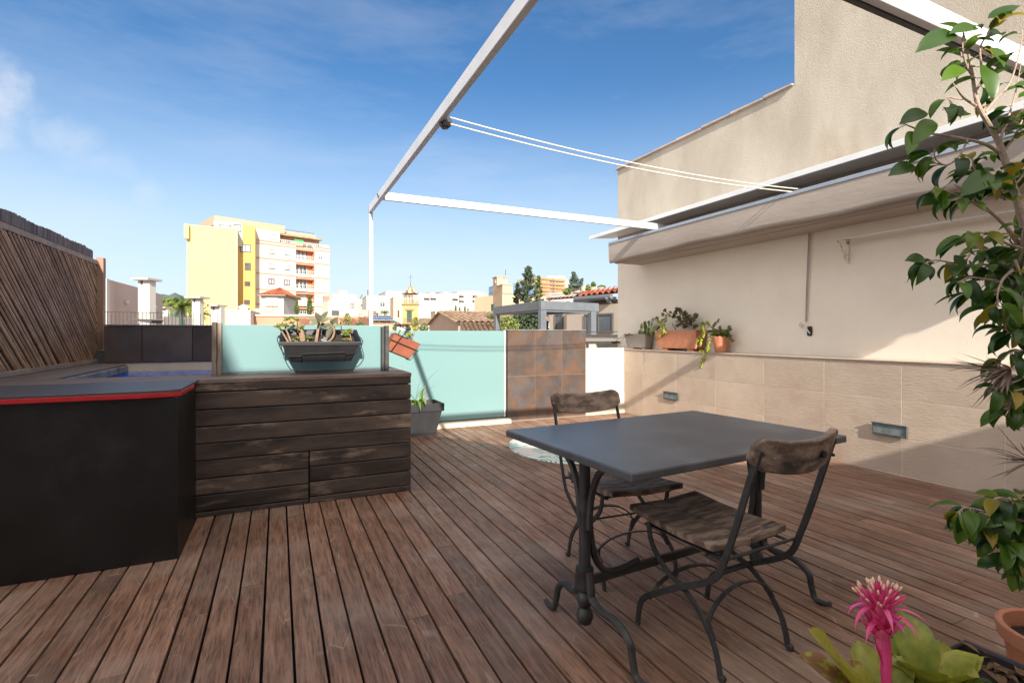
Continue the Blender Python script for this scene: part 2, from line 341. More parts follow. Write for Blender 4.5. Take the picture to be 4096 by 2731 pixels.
M['dark_succ'] = leafmat('dusky_leaf', (.05,.045,.02), (.13,.085,.04), (.18,.20,.05), rough=.4, trans=.1)
M['dry'] = leafmat('dry_leaf', (.20,.13,.10), (.36,.27,.22), rough=.8, trans=.2)
M['brom'] = leafmat('bromeliad_leaf', (.15,.20,.022), (.42,.40,.05), (.30,.14,.05), rough=.38, trans=.22, p3=.9, nsc=38.0, amp=1.2)
M['pink'] = leafmat('pink_bract', (.78,.055,.25), (.92,.19,.43), (.62,.07,.38), rough=.45, trans=.35)
M['anther'] = mat('flower_tips', (.75,.50,.34), (.8,.62,.45), 50, .6)
M['stem'] = mat('plant_stem', (.20,.13,.085), (.30,.20,.14), 50, .8, .4, 120)
M['mesh_green'] = leafmat('spear_leaf', (.05,.12,.02), (.16,.27,.035), rough=.35, trans=.25)
def glassmat(name, c, tr=.45, rough=.22):
    m = bpy.data.materials.new(name); m.use_nodes = True; nt = m.node_tree; b = nt.nodes['Principled BSDF']
    tc = N(nt, 'ShaderNodeTexCoord'); n1 = N(nt, 'ShaderNodeTexNoise', ins={2: 1.6, 3: 3.0}); L(nt, tc.outputs['Object'], n1.inputs[0])
    mx = N(nt, 'ShaderNodeMixRGB'); mx.inputs[1].default_value = (*c, 1); mx.inputs[2].default_value = (c[0]*1.15, c[1]*1.05, c[2]*1.05, 1); L(nt, n1.outputs[0], mx.inputs[0])
    L(nt, mx.outputs[0], b.inputs['Base Color']); b.inputs['Roughness'].default_value = rough; b.inputs['Coat Weight'].default_value = .5; b.inputs['Coat Roughness'].default_value = .06
    t = N(nt, 'ShaderNodeBsdfTranslucent'); L(nt, mx.outputs[0], t.inputs[0]); ms = N(nt, 'ShaderNodeMixShader', ins={0: tr})
    L(nt, b.outputs[0], ms.inputs[1]); L(nt, t.outputs[0], ms.inputs[2]); L(nt, ms.outputs[0], nt.nodes['Material Output'].inputs[0]); return m
M['frost'] = glassmat('frosted_glass', (.27,.46,.47))
M['glassedge'] = mat('glass_edge', (.10,.28,.26), rough=.15)
M['lens'] = mat('lamp_glass', (.10,.13,.135), (.20,.24,.25), 12, rough=.12, spec=.8)
def watermat():
    m = bpy.data.materials.new('pool_water'); m.use_nodes = True; nt = m.node_tree; b = nt.nodes['Principled BSDF']
    b.inputs['Base Color'].default_value = (.006,.10,.52,1); b.inputs['Roughness'].default_value = .05; b.inputs['Specular IOR Level'].default_value = .25
    tc = N(nt, 'ShaderNodeTexCoord'); mp = N(nt, 'ShaderNodeMapping', ins={3: (9,4,1)}); L(nt, tc.outputs['Object'], mp.inputs[0])
    n = N(nt, 'ShaderNodeTexNoise', ins={2: 2.2, 3: 4.0, 5: 1.5}); L(nt, mp.outputs[0], n.inputs[0])
    bp = N(nt, 'ShaderNodeBump', ins={0: 1.0, 1: .06}); L(nt, n.outputs[0], bp.inputs['Height']); L(nt, bp.outputs[0], b.inputs['Normal']); return m
M['water'] = watermat()
# ================================================================ deck
mb = MB(); P = .1032; x = -.359-P*26; k = 0
rr = random.Random(3)
while x < 4.597:
    x0, x1 = x+.0048+rr.uniform(-.0008,.0008), min(x+P-.0048+rr.uniform(-.0008,.0008), 4.597)
    y = -1.35 - rr.random()*1.6
    while y < 6.03:
        y2 = y+rr.choice((1.9, 2.3, 2.7, 3.1))*rr.uniform(.9, 1.1)
        a, b = max(y, -1.48), min(y2, 6.02)
        if 6.02-b < .3: b = 6.02; y2 = 7
        if b > a+.02:
            dz = rr.uniform(-.0012, .0012)
            mb.box(x0, x1, a+.0012, b-.0012, -.025+dz, dz, rr.random())
        y = y2
    x += P; k += 1
setting(mb, 'deck', M['deck'], bevel=.003)
mb = MB(); mb.box(-3.2, 4.6, -1.5, 6.6, -.12, -.05); setting(mb, 'terrace_slab', M['joist'])
# ================================================================ pool surround
t = thing('pool_surround', 'raised pool surround clad in dark weathered horizontal planks behind the black counter', 'pool surround', (-.5, 3.72, 0))
XR = .891; YF = 3.70
gz = [.862, .783, .673, .567, .461, .355, .249, .146, .044, 0.0]
top = [(.865-.0), ]
rr = random.Random(5)
for i in range(9):
    z1, z0 = gz[i]-.003, gz[i+1]+.003
    if i == 0: z1 = gz[0]-.001
    if i == 8: z0 = 0
    if i < 5: mb = MB(); mb.box(-2.6, XR, YF, YF+.024, z0, z1, rr.random()); mb.build('plank', M['clad'], t, bevel=.004)
    else:
        mb = MB(); mb.box(.199, XR, YF, YF+.024, z0, z1, rr.random()); mb.build('plank', M['clad'], t, bevel=.004)
dr = MB()
for i in range(5, 9):
    z1, z0 = gz[i]-.003-.010*(i > 5), gz[i+1]+.003-.010*(i < 8)
    if i == 8: z0 = .0; 
    dr.box(-2.6, .191, YF+.003, YF+.026, z0, z1, rr.random())
dr.build('access_door', M['clad'], t, bevel=.004)
mb = MB()   # side planks facing the gate, and the inner body
for i in range(9): mb.box(XR-.024, XR-.001, YF+.026, 6.0, gz[i+1]+.003, gz[i]-.004, rr.random())
mb.build('side_cladding', M['clad'], t, bevel=.004)
mb = MB(); mb.box(-2.6, XR-.03, YF+.03, 4.13, 0, .835); mb.box(XR-.2, XR-.03, 4.15, 6.0, 0, .835); mb.build('core', M['joist'], t)
mb = MB()
for i, (a, b) in enumerate([(YF-.004, 3.80), (3.805, 3.90), (3.905, 4.0), (4.005, 4.135)]):
    mb.box(-2.6, XR+.003, a, b, .838, .865, rr.random())
for i, (a, b) in enumerate([(.60, .69), (.695, .79), (.795, .894)]): mb.box(a, b, 4.14, 6.0, .838, .865, rr.random())
mb.build('coping_boards', M['cladtop'], t, bevel=.003)
mb = MB(); mb.box(-1.288, .6, 4.14, 6.0, .60, .785); setting(mb, 'pool_water', M['water'])
t = thing('pool_ledge', 'raised grey wood and stone ledge between the pool and the bamboo fence', 'ledge', (-1.6, 5.1, 0))
mb = MB(); mb.box(-2.6, -1.29, 4.142, 5.93, .782, .848); mb.build('stone_edge', M['greystone'], t, bevel=.008)
mb = MB(); mb.box(-2.6, -1.292, 4.142, 5.93, .5, .781); mb.build('ledge_body', M['joist'], t)
mb = MB()
for i in range(11): mb.box(-2.6+.118*i, -2.6+.118*i+.113, 4.14, 5.935, .850, .865)
mb.box(-2.6, -1.512, 5.94, 6.5, .80, .862); mb.build('ledge_boards', M['cladtop'], t, bevel=.003)
# low wall at the far end of the pool
t = thing('pool_end_wall', 'dark brown tiled parapet at the far end of the blue pool', 'wall', (-.5, 6.05, 0))
mb = MB(); mb.box(-1.51, .95, 6.03, 6.2, .5, .868); mb.build('cream_base', M['cream'], t, bevel=.004)
mb = MB()
for a, b in ((-1.50, -1.205), (-1.200, -.785), (-.780, -.36), (-.355, .06), (.065, .5), (.505, .95)): mb.box(a, b, 6.015, 6.185, .872, 1.228)
mb.build('dark_tiles', M['darktile'], t, bevel=.002)
mb = MB(); mb.box(-1.505, .95, 6.005, 6.21, 1.230, 1.240); mb.build('wall_coping', M['greystone'], t)
# ================================================================ glass balustrade on the surround
t = thing('glass_balustrade', 'pale turquoise frosted glass screen standing on the wooden pool surround', 'glass screen', (.2, 4.0, .865))
mb = MB(); mb.box(-.345, .725, 3.995, 4.007, .885, 1.214); g = mb.build('glass_pane', M['frost'], t, bevel=.002)
mb = MB(); mb.box(-.345, .725, 3.992, 4.01, .866, .884); mb.build('bottom_channel', M['galv'], t)
for a, b in ((-.405, -.377), (-.371, -.346)): mb = MB(); mb.box(a, b, 3.975, 4.03, .866, 1.226+.004*(a < -.38)); mb.build('post', M['oldwood'], t, bevel=.003)
for a, b in ((.726, .748), (.752, .782)): mb = MB(); mb.box(a, b, 3.955, 4.02, .866, 1.205+.008*(a > .75)); mb.build('post', M['steel'], t, bevel=.003)
# ================================================================ counter
t = thing('bar_counter', 'black counter with a slate grey top and a red front edge', 'counter', (-1.2, 3.4, 0))
mb = MB(); mb.box(-2.9, -.462, 3.075, 3.694, 0, .829); mb.build('cabinet', M['black'], t, bevel=.003)
mb = MB(); mb.prism([(-2.9,3.045,.8545),(-.60,3.045,.8545),(-.50,3.062,.8545),(-.452,3.10,.8545),(-.446,3.693,.8545),(-2.9,3.693,.8545)], (0,0,.012)); mb.build('worktop', M['slate'], t, bevel=.002)
mb = MB(); mb.prism([(-2.9,3.043,.8305),(-.60,3.043,.8305),(-.499,3.060,.8305),(-.450,3.10,.8305),(-.444,3.50,.8305),(-.47,3.693,.8305),(-2.9,3.693,.8305)], (0,0,.0235)); mb.build('red_edge', M['red'], t, bevel=.002)
# ================================================================ gate, rust wall, white wall
t = thing('glass_gate', 'tall turquoise frosted glass screen between the pool surround and the rusty wall', 'glass screen', (1.8, 6.03, 0))
mb = MB(); mb.box(.93, 2.672, 6.035, 6.049, .075, 1.188); mb.build('glass_pane', M['frost'], t, bevel=.003)
mb = MB(); mb.box(2.674, 2.690, 6.025, 6.06, .078, 1.196); mb.build('edge_profile', M['alusheet'], t, bevel=.002)
mb = MB(); mb.box(2.691, 2.72, 6.04, 6.10, .0, 1.21); mb.build('jamb', M['steel'], t)
mb = MB(); mb.box(.93, 2.672, 6.033, 6.052, .064, .0745); mb.build('bottom_rail', M['steel'], t)
t2 = MB()
for a, b in ((.9, 1.52), (1.522, 2.13), (2.132, 2.735)): t2.hull8([(a,5.93,0),(b,5.93,0),(b,6.12,0),(a,6.12,0)], [(a,5.94,.05),(b,5.94,.05),(b,6.12,.058),(a,6.12,.058)])
solo(t2, 'threshold', M['cream'], 'cream stone threshold under the tall turquoise glass screen', 'threshold', bevel=.004)
t = thing('rust_tile_wall', 'wall of six rust brown mottled tiles right of the glass screen', 'wall', (3.3, 6.1, 0))
mb = MB(); mb.box(2.7225, 3.9215, 6.0256, 6.3, 0, 1.19); mb.build('core', mat('dark_grout', (.20,.15,.115)), t)
for j, (z0, z1) in enumerate(((.018, .590), (.594, 1.196))):
    for i, (a, b) in enumerate(((2.722, 3.1228), (3.1258, 3.5345), (3.5375, 3.922))): mb = MB(); mb.box(a, b, 6.024, 6.039, z0, z1); mb.build('tile', M['rust'], t, bevel=.0008)
mb = MB(); mb.box(2.69, 3.926, 6.015, 6.31, 1.197, 1.207); mb.build('coping', M['greystone'], t, bevel=.002)
t = thing('low_white_wall', 'short sunlit white rendered wall between the rusty tiles and the sandstone wall', 'wall', (4.2, 6.1, 0))
mb = MB(); mb.box(3.926, 4.598, 6.04, 6.30, .0, .945); mb.build('render', M['white'], t, bevel=.004)
mb = MB(); mb.box(3.926, 4.598, 6.028, 6.0395, .0, .05); mb.build('skirting', M['cream'], t, bevel=.003)
# ================================================================ sandstone retaining wall
t = thing('sandstone_wall', 'long low wall of sandstone tiles with a ledge along the right side of the deck', 'wall', (4.7, 2.3, 0))
mb = MB(); mb.box(4.6005, 4.815, -1.5, 6.04, 0, .918); mb.build('core', M['grout'], t)
ys = [6.024]; 
for k in range(14): ys.append(5.629-k*.6435)
zs = [0.0, .300, .612, .919]
for i in range(len(ys)-1):
    for j in range(3):
        if ys[i+1] < -1.5: continue
        mb = MB(); mb.box(4.5985+random.uniform(-.0005,.0005), 4.602, ys[i+1]+.0025, ys[i]-.0025, zs[j]+.002, zs[j+1]-.002); mb.build('tile', M['tile'], t, bevel=.001)
mb = MB(); mb.box(4.588, 4.815, -1.5, 6.045, .9195, .930); mb.build('ledge', M['tile'], t, bevel=.002)
# ================================================================ house on the right
t = thing('house_wall', 'tall cream stuccoed house wall with a stepped top rising on the right', 'house', (5.5, 2.5, 0))
prof = [(-1.5, .93), (6.496, .93), (6.496, 3.70), (3.514, 3.70), (3.514, 7.0), (-1.5, 7.0)]
lowp = [(-1.5, 0), (6.496, 0), (6.496, 2.60), (-1.5, 2.60)]
mb = MB(); mb.prism([(4.82, y, z) for y, z in lowp], (3.4, 0, 0)); mb.build('lower_wall', M['stucco'], t)
mb = MB(); mb.prism([(4.82, y, z) for y, z in [(-1.5,2.602),(6.496,2.602),(6.496,3.70),(3.514,3.70),(3.514,7.0),(-1.5,7.0)]], (3.4, 0, 0)); mb.build('upper_wall', M['stuccoup'], t)
mb = MB()
y = 6.53
while y > 3.56:
    yy = max(y-.44, 3.52); dz = random.uniform(-.004, .004)
    mb.hull8([(4.785,y,3.702+dz),(4.785,yy,3.702+dz),(5.3,yy,3.702),(5.3,y,3.702)], [(4.79,y,3.735+dz),(4.79,yy,3.722+dz),(5.3,yy,3.74),(5.3,y,3.752)]); y = yy-.004
mb.build('coping_tiles', mat('coping_tile', (.40,.30,.25), (.52,.42,.36), 6, .8, rnd=.2), t, bevel=.006)
# eave: thin painted sheet over the awning
mb = MB(); mb.hull8([(4.37,-.35,2.616),(4.37,6.60,2.616),(4.818,6.60,2.655),(4.818,-.35,2.655)], [(4.37,-.35,2.632),(4.37,6.60,2.632),(4.818,6.60,2.671),(4.818,-.35,2.671)])
mb.box(4.355, 4.369, -.35, 6.60, 2.598, 2.648)
e = mb.build('eave_sheet', M['alusheet'], t, bevel=.002)
mb = MB(); 
for k in range(26): mb.ball((4.40, 6.4-k*.28, 2.636), .008, rz=.005, seg=6, rings=4)
mb.each('screw', M['galv'], e)
# awning
t = thing('rolled_awning', 'retracted beige cloth awning under the eave of the stuccoed wall', 'awning', (4.5, 3.1, 2.3))
mb = MB(); mb.box(4.235, 4.275, .42, 5.93, 2.405, 2.440); mb.build('front_bar', M['alublue'], t, bevel=.004)
def aw(u, v):
    y = .42+5.51*(1-u); s = v
    sag = .012*math.sin(y*1.9)+.006*math.sin(y*6.1)
    # front drop, fold and return roll
    pts = [(4.243, 2.404), (4.243, 2.36), (4.242, 2.31), (4.244, 2.26), (4.248, 2.215+sag*.5), (4.253, 2.176+sag), (4.272, 2.160+sag), (4.30, 2.176+sag*.6), (4.315, 2.20), (4.33, 2.175), (4.36, 2.150+sag*.4), (4.40, 2.144), (4.43, 2.165), (4.45, 2.22), (4.452, 2.32), (4.452, 2.40)]
    f = s*(len(pts)-1); i = min(int(f), len(pts)-2); q = f-i; a, b = pts[i], pts[i+1]
    return (a[0]+(b[0]-a[0])*q, y, a[1]+(b[1]-a[1])*q)
mb = MB(); mb.grid(aw, 60, 30); mb.build('cloth', M['awning'], t, smooth=True, ang=80, fix=False)
mb = MB(); mb.prism([(4.243,5.925,2.404),(4.243,5.925,2.2),(4.28,5.925,2.158),(4.43,5.925,2.145),(4.45,5.925,2.40)], (0,.006,0)); mb.prism([(4.243,.43,2.404),(4.243,.43,2.2),(4.28,.43,2.158),(4.43,.43,2.145),(4.45,.43,2.40)], (0,-.006,0)); mb.each('end_flap', M['awning'], t)
mb = MB(); mb.box(4.456, 4.816, .42, 5.93, 2.150, 2.335); mb.build('housing', M['awning'], t, bevel=.004)
mb = MB()
for y in (.6, 1.9, 3.35, 4.7, 5.7): mb.box(4.46, 4.818, y-.02, y+.02, 2.337, 2.40)
mb.each('bracket', M['steel'], t)
# pull cord down the wall to a cleat
t = thing('awning_cord', 'thin doubled pull cord hanging down the wall to a black cleat', 'cord', (4.79, 3.36, 1.2))
mb = MB(); mb.tube([(4.79,3.338,2.42),(4.797,3.345,2.1),(4.80,3.37,1.6),(4.80,3.378,1.27)], .005, 6); mb.tube([(4.79,3.322,2.42),(4.797,3.330,2.1),(4.80,3.358,1.6),(4.80,3.372,1.27)], .004, 6)
mb.build('cord', M['awning'], t, smooth=True)
mb = MB(); mb.box(4.800, 4.818, 3.318, 3.372, 1.13, 1.225); mb.build('cleat_plate', M['blackplastic'], t, bevel=.008)
mb = MB()
for k in range(5): mb.tube(smooth_path([(4.795,3.33,1.15+.004*k),(4.778,3.345,1.18),(4.795,3.36,1.21-.004*k),(4.79,3.35,1.18+.003*k),(4.795,3.33,1.15)],3), .0035, 5)
for k in range(6): mb.tube(smooth_path([(4.79-.005*k,3.40,1.24),(4.78,3.42+.01*math.sin(k),1.25+.01*math.cos(k*2)),(4.79,3.44,1.232),(4.785,3.41,1.22+.005*math.sin(k*3)),(4.79,3.40,1.24)],3), .0045, 5)
mb.each('coiled_cord', M['rope'], t, smooth=True)
# wall mounted drying rack
t = thing('drying_rack', 'folded white wall drying rack with rusty bracket and thin rails', 'drying rack', (4.8, 2.5, 1.9))
mb = MB()
for k, (dy, dz) in enumerate(((0, 0), (.012, -.012), (.0, -.024))): mb.tube([(4.70-.02*k, 2.975, 2.02-.004*k), (4.70-.02*k, 1.2, 2.02-.004*k)], .005, 6)
mb.each('rail', M['alusheet'], t, smooth=True)
rm = mat('rusty_white', (.75,.70,.63), (.70,.65,.58), 30, .6, c3=(.30,.13,.06), s3=25, lo3=.5, hi3=.62)
for y in (2.975, 1.25):
    mb = MB(); mb.box(4.808, 4.818, y-.012, y+.012, 1.80, 2.03); mb.tube([(4.66,y,2.018),(4.81,y,2.022)], .006, 6); mb.tube([(4.665,y,2.01),(4.80,y,1.81)], .005, 6)
    mb.tube([(4.70,y,2.0),(4.79,y,1.84)], .003, 5); mb.tube([(4.74,y,2.0),(4.795,y,1.87)], .003, 5); mb.build('bracket', rm, t)
# recessed style wall lamps
def lamp(yc, zc, lab):
    t = thing('wall_lamp', lab, 'wall lamp', (4.59, yc, zc), group=None)
    w_, h_ = .130, .049
    mb = MB(); mb.box(4.575, 4.590, yc-w_, yc+w_, zc-h_, zc-h_+.013); mb.box(4.575, 4.590, yc-w_, yc+w_, zc+h_-.013, zc+h_); mb.box(4.575, 4.590, yc-w_, yc-w_+.013, zc-h_+.013, zc+h_-.013); mb.box(4.575, 4.590, yc+w_-.013, yc+w_, zc-h_+.013, zc+h_-.013)
    mb.box(4.570, 4.575, yc-w_-.003, yc+w_+.003, zc+h_-.012, zc+h_+.003); mb.build('frame', M['galv'] if False else mat('lamp_frame', (.05,.065,.07), (.10,.12,.125), 20, .45, metal=.3), t, bevel=.002)
    mb = MB(); mb.box(4.580, 4.589, yc-w_+.0135, yc+w_-.0135, zc-h_+.0135, zc+h_-.0135); mb.build('lens', M['lens'], t)
    mb = MB()
    for s in (-1, 1): mb.ball((4.5745, yc+s*(w_-.006), zc), .004, seg=6, rings=4)
    mb.each('screw', M['steel'], t)
lamp(2.495, .358, 'larger looking rectangular wall lamp set in the sandstone wall right of the table')
lamp(5.06, .354, 'smaller looking rectangular wall lamp set in the sandstone wall below the plant pots')
# ================================================================ pergola frame
t = thing('pergola', 'pale aluminium pergola frame of one post, a long beam and cross beams', 'pergola', (.93, 5.7, 0))
mb = MB(); mb.box(.908, .945, 5.655, 5.692, .0, 2.468); mb.build('post', M['alu'], t, bevel=.003)
mb = MB(); mb.box(.905, .943, -1.45, 5.69, 2.470, 2.552); mb.build('long_beam', M['alu'], t, bevel=.003)
mb = MB(); mb.box(.944, 4.80, 5.08, 5.118, 2.474, 2.55); mb.build('cross_beam', M['alu'], t, bevel=.003)
mb = MB(); mb.box(.944, 4.80, 1.20, 1.238, 2.459, 2.55); mb.build('cross_beam', M['alusheet'], t, bevel=.003)
mb = MB(); mb.box(.944, 4.80, 1.239, 1.262, 2.452, 2.50); mb.build('guide_rail', M['steel'], t, bevel=.003)
for y, z in ((5.13, 2.53), (5.07, 2.495)):
    mb = MB(); mb.tube([(.905,y,z),(.896,y,z)], .012, 10); mb.build('bolt', M['steel'], t, smooth=True)
mb = MB()
for y, z in ((5.075, 2.53), (5.075, 2.495)): mb.tube([(.955,y+.004,z),(.955,y-.006,z)], .010, 8)
mb.each('bolt', M['steel'], t, smooth=True)
mb = MB(); mb.box(.904, .944, 5.691, 5.695, 2.468, 2.554); mb.build('end_cap', M['steel'], t)
# ropes on pulleys
t = thing('rope_line', 'double white rope strung from a black pulley on the long beam to the house wall', 'rope', (2.7, 3.0, 2.5))
ya = 3.05
def rope(z0, z1, dy):
    pts = []
    for i in range(25):
        s = i/24; pts.append((.985+(4.43-.985)*s, ya+dy+(3.17-ya)*s, z0+(z1-z0)*s-.062*4*s*(1-s)))
    return pts
mb = MB(); mb.tube(rope(2.506, 2.50, .004), .0055, 6); mb.tube(rope(2.462, 2.466, -.004), .0055, 6); mb.build('rope', M['rope'], t, smooth=True)
mb = MB(); mb.tube([(4.43,3.19,2.50),(4.60,3.17,2.475)], .0025, 5); mb.tube([(4.43,3.15,2.462),(4.60,3.17,2.475)], .0025, 5); mb.tube([(4.43,3.15,2.462),(4.56,3.25,2.448)], .0025, 5); mb.build('thin_end', M['steel'], t, smooth=True)
mb = MB(); mb.tube([(.958,3.05,2.475),(.958,3.09,2.475)], .038, 14); mb.box(.944, .956, 3.03, 3.10, 2.44, 2.50); mb.box(.93,.975,3.02,3.028,2.435,2.465); mb.build('pulley', M['blackplastic'], t, bevel=.003)
mb = MB(); mb.tube([(4.60,3.155,2.47),(4.60,3.195,2.47)], .03, 12); mb.box(4.60, 4.66, 3.15, 3.20, 2.435, 2.50); mb.build('pulley', M['blackplastic'], t, bevel=.003)
# ================================================================ fence on the left
t = thing('bamboo_fence', 'wooden framed fence panel filled with slanting bamboo canes left of the pool', 'fence', (-1.62, 5.2, .865))
Y0, Y1, Z0, Z1 = 2.6, 6.23, .875, 1.865
mb = MB(); mb.box(-1.645, -1.600, Y0, Y1, 1.825, 1.868); mb.build('top_rail', M['oldwood'], t, bevel=.004)
mb = MB(); mb.box(-1.645, -1.600, Y0, Y1, .866, .905); mb.build('bottom_rail', M['oldwood'], t, bevel=.004)
mb = MB(); mb.box(-1.645, -1.615, 6.232, 6.29, .866, 1.885); mb.build('end_post', M['postwood'], t, bevel=.004)
mb = MB(); mb.box(-1.612, -1.555, 6.225, 6.30, .99, 1.90); mb.build('end_post', M['postwood'], t, bevel=.004)
mb = MB(); mb.box(-1.614, -1.545, 6.22, 6.305, .866, .988); mb.build('post_shoe', M['galv'], t, bevel=.002)
canes = MB(); laths = MB(); rr = random.Random(11)
slope = (Z1-Z0-.08)/.70
y = Y0-1.4
while y < Y1:
    a = Vector((-1.612+rr.uniform(-.004,.004), y, 1.824)); b = Vector((-1.612+rr.uniform(-.004,.004), y+1.12+rr.uniform(-.02,.02), .906))
    ta = max(0, (Y0-a.y)/(b.y-a.y)); tb = min(1, (Y1-a.y)/(b.y-a.y))
    if tb > ta:
        A, B = a.lerp(b, ta), a.lerp(b, tb)
        canes.tube([A, A.lerp(B, .5)+Vector((0, rr.uniform(-.006,.006), 0)), B], rr.uniform(.0095, .0120), 7, rr.random())
    y += rr.uniform(.055, .068)
y = Y0
while y < Y1+1.2:
    a = Vector((-1.632, y, 1.824)); b = Vector((-1.632, y-1.12, .906))
    ta = max(0, (a.y-Y1)/(a.y-b.y)); tb = min(1, (a.y-Y0)/(a.y-b.y))
    if tb > ta: laths.tube([a.lerp(b, ta), a.lerp(b, tb)], 1.0, 4, rr.random(), flat=(.006, .026), up=(1,0,0))
    y += .062
canes.build('bamboo_canes', M['bamboo'], t, smooth=True); laths.build('lattice', M['lath'], t)
t = thing('reed_screen', 'purplish grey slatted reed screen showing above the bamboo fence', 'screen', (-1.8, 5.4, .9))
mb = MB(); y = 2.6
while y < 6.80:
    h_ = 2.045+.006*math.sin(y*9)+rr.uniform(-.008, .008); wd = rr.choice((.012, .018, .025)); mb.box(-1.80-rr.uniform(0,.006), -1.79, y, y+wd, .9, h_, rr.random()); y += wd+.003
mb.build('slats', M['reed'], t)
mb = MB(); mb.tube([(-1.787,2.6,1.955),(-1.787,6.8,1.955)], .0022, 4); mb.tube([(-1.787,2.6,1.5),(-1.787,6.8,1.5)], .0022, 4); mb.build('binding_wire', M['wire'], t)
# the house behind the photographer that shades the near deck
t = thing('house_behind', 'gabled cream house behind the terrace throwing its shadow over the near deck', 'house', (0, -1.8, 0))
mb = MB(); pr = [(-9, -3), (9, -3), (9, 2.12), (3.82, 2.165), (2.76, 2.38), (1.02, 3.13), (.33, 3.55), (-.05, 3.60), (-.22, 3.62), (-1.9, 3.64), (-1.95, 5.6), (-9, 5.6)]
mb.prism([(x, -1.5, z) for x, z in pr], (0, -4, 0)); mb.build('walls', M['stucco'], t)
# ================================================================ table
TW, TD, TZ = 1.205, .815, .72
t = thing('bistro_table', 'dark grey zinc topped table on cast iron pedestals standing on the deck', 'table', (1.56, 1.717, 0), R(4.4))
mb = MB(); mb.box(-TW/2, TW/2, -TD/2, TD/2, TZ-.030, TZ); mb.build('table_top', M['tabletop'], t, bevel=.006, local=True, seg=2)
mb = MB(); mb.box(-.54, .54, -.012, .012, TZ-.045, TZ-.031); mb.box(-.54, -.48, -.30, .30, TZ-.040, TZ-.0305); mb.box(.48, .54, -.30, .30, TZ-.040, TZ-.0305); mb.build('frame', M['steel'], t, local=True)
for s in (-1, 1):
    cx = s*.51; cy = -.05
    mb = MB(); mb.lathe((cx,cy,0), [(.0225,.255),(.0225,.45),(.021,.66),(.026,.675),(.026,.68)], 18)
    mb.lathe((cx,cy,0), [(.010,.052),(.026,.062),(.033,.085),(.026,.112),(.016,.120),(.024,.126),(.032,.150),(.026,.172),(.020,.178),(.030,.186),(.033,.20),(.031,.255),(.034,.262),(.032,.272),(.024,.274)], 18)
    mb.build('column', M['steel'], t, smooth=True, local=True, ang=50)
    for q in (-1, 1):
        e = .0 if q > 0 else .07
        pts = [(cx,cy+q*.028,.262),(cx,cy+q*.036,.20),(cx,cy+q*.045,.165),(cx,cy+q*(.08+e*.3),.148),(cx,cy+q*(.135+e*.6),.150),(cx,cy+q*(.175+e),.115),(cx,cy+q*(.19+e),.065),(cx,cy+q*(.205+e),.020),(cx,cy+q*(.235+e),.012),(cx,cy+q*(.27+e),.020)]
        pts = smooth_path(pts, 5); n = len(pts)
        mb = MB(); mb.tube(pts, [.0165-.006*i/n for i in range(n)], 8); mb.build('foot', M['steel'], t, smooth=True, local=True)
        pts = smooth_path([(cx,cy+q*.026,.42),(cx,cy+q*.03,.48),(cx,cy+q*.045,.56),(cx,cy+q*.085,.64),(cx,cy+q*.15,.686)], 5)
        mb = MB(); mb.tube(pts, .013, 8); mb.build('brace', M['steel'], t, smooth=True, local=True)
    pts = smooth_path([(cx-s*.024,cy,.43),(cx-s*.03,cy,.38),(cx-s*.05,cy,.29),(cx-s*.10,cy,.235),(cx-s*.17,cy,.224),(cx-s*.25,cy,.235),(cx-s*.27,cy,.240)], 5)
    mb = MB(); mb.tube(pts, .0125, 8); mb.build('strap', M['steel'], t, smooth=True, local=True)
mb = MB(); mb.bar((-.48,-.05,.213), (.48,-.05,.213), .018, .034); mb.build('stretcher', M['steel'], t, local=True, bevel=.003)
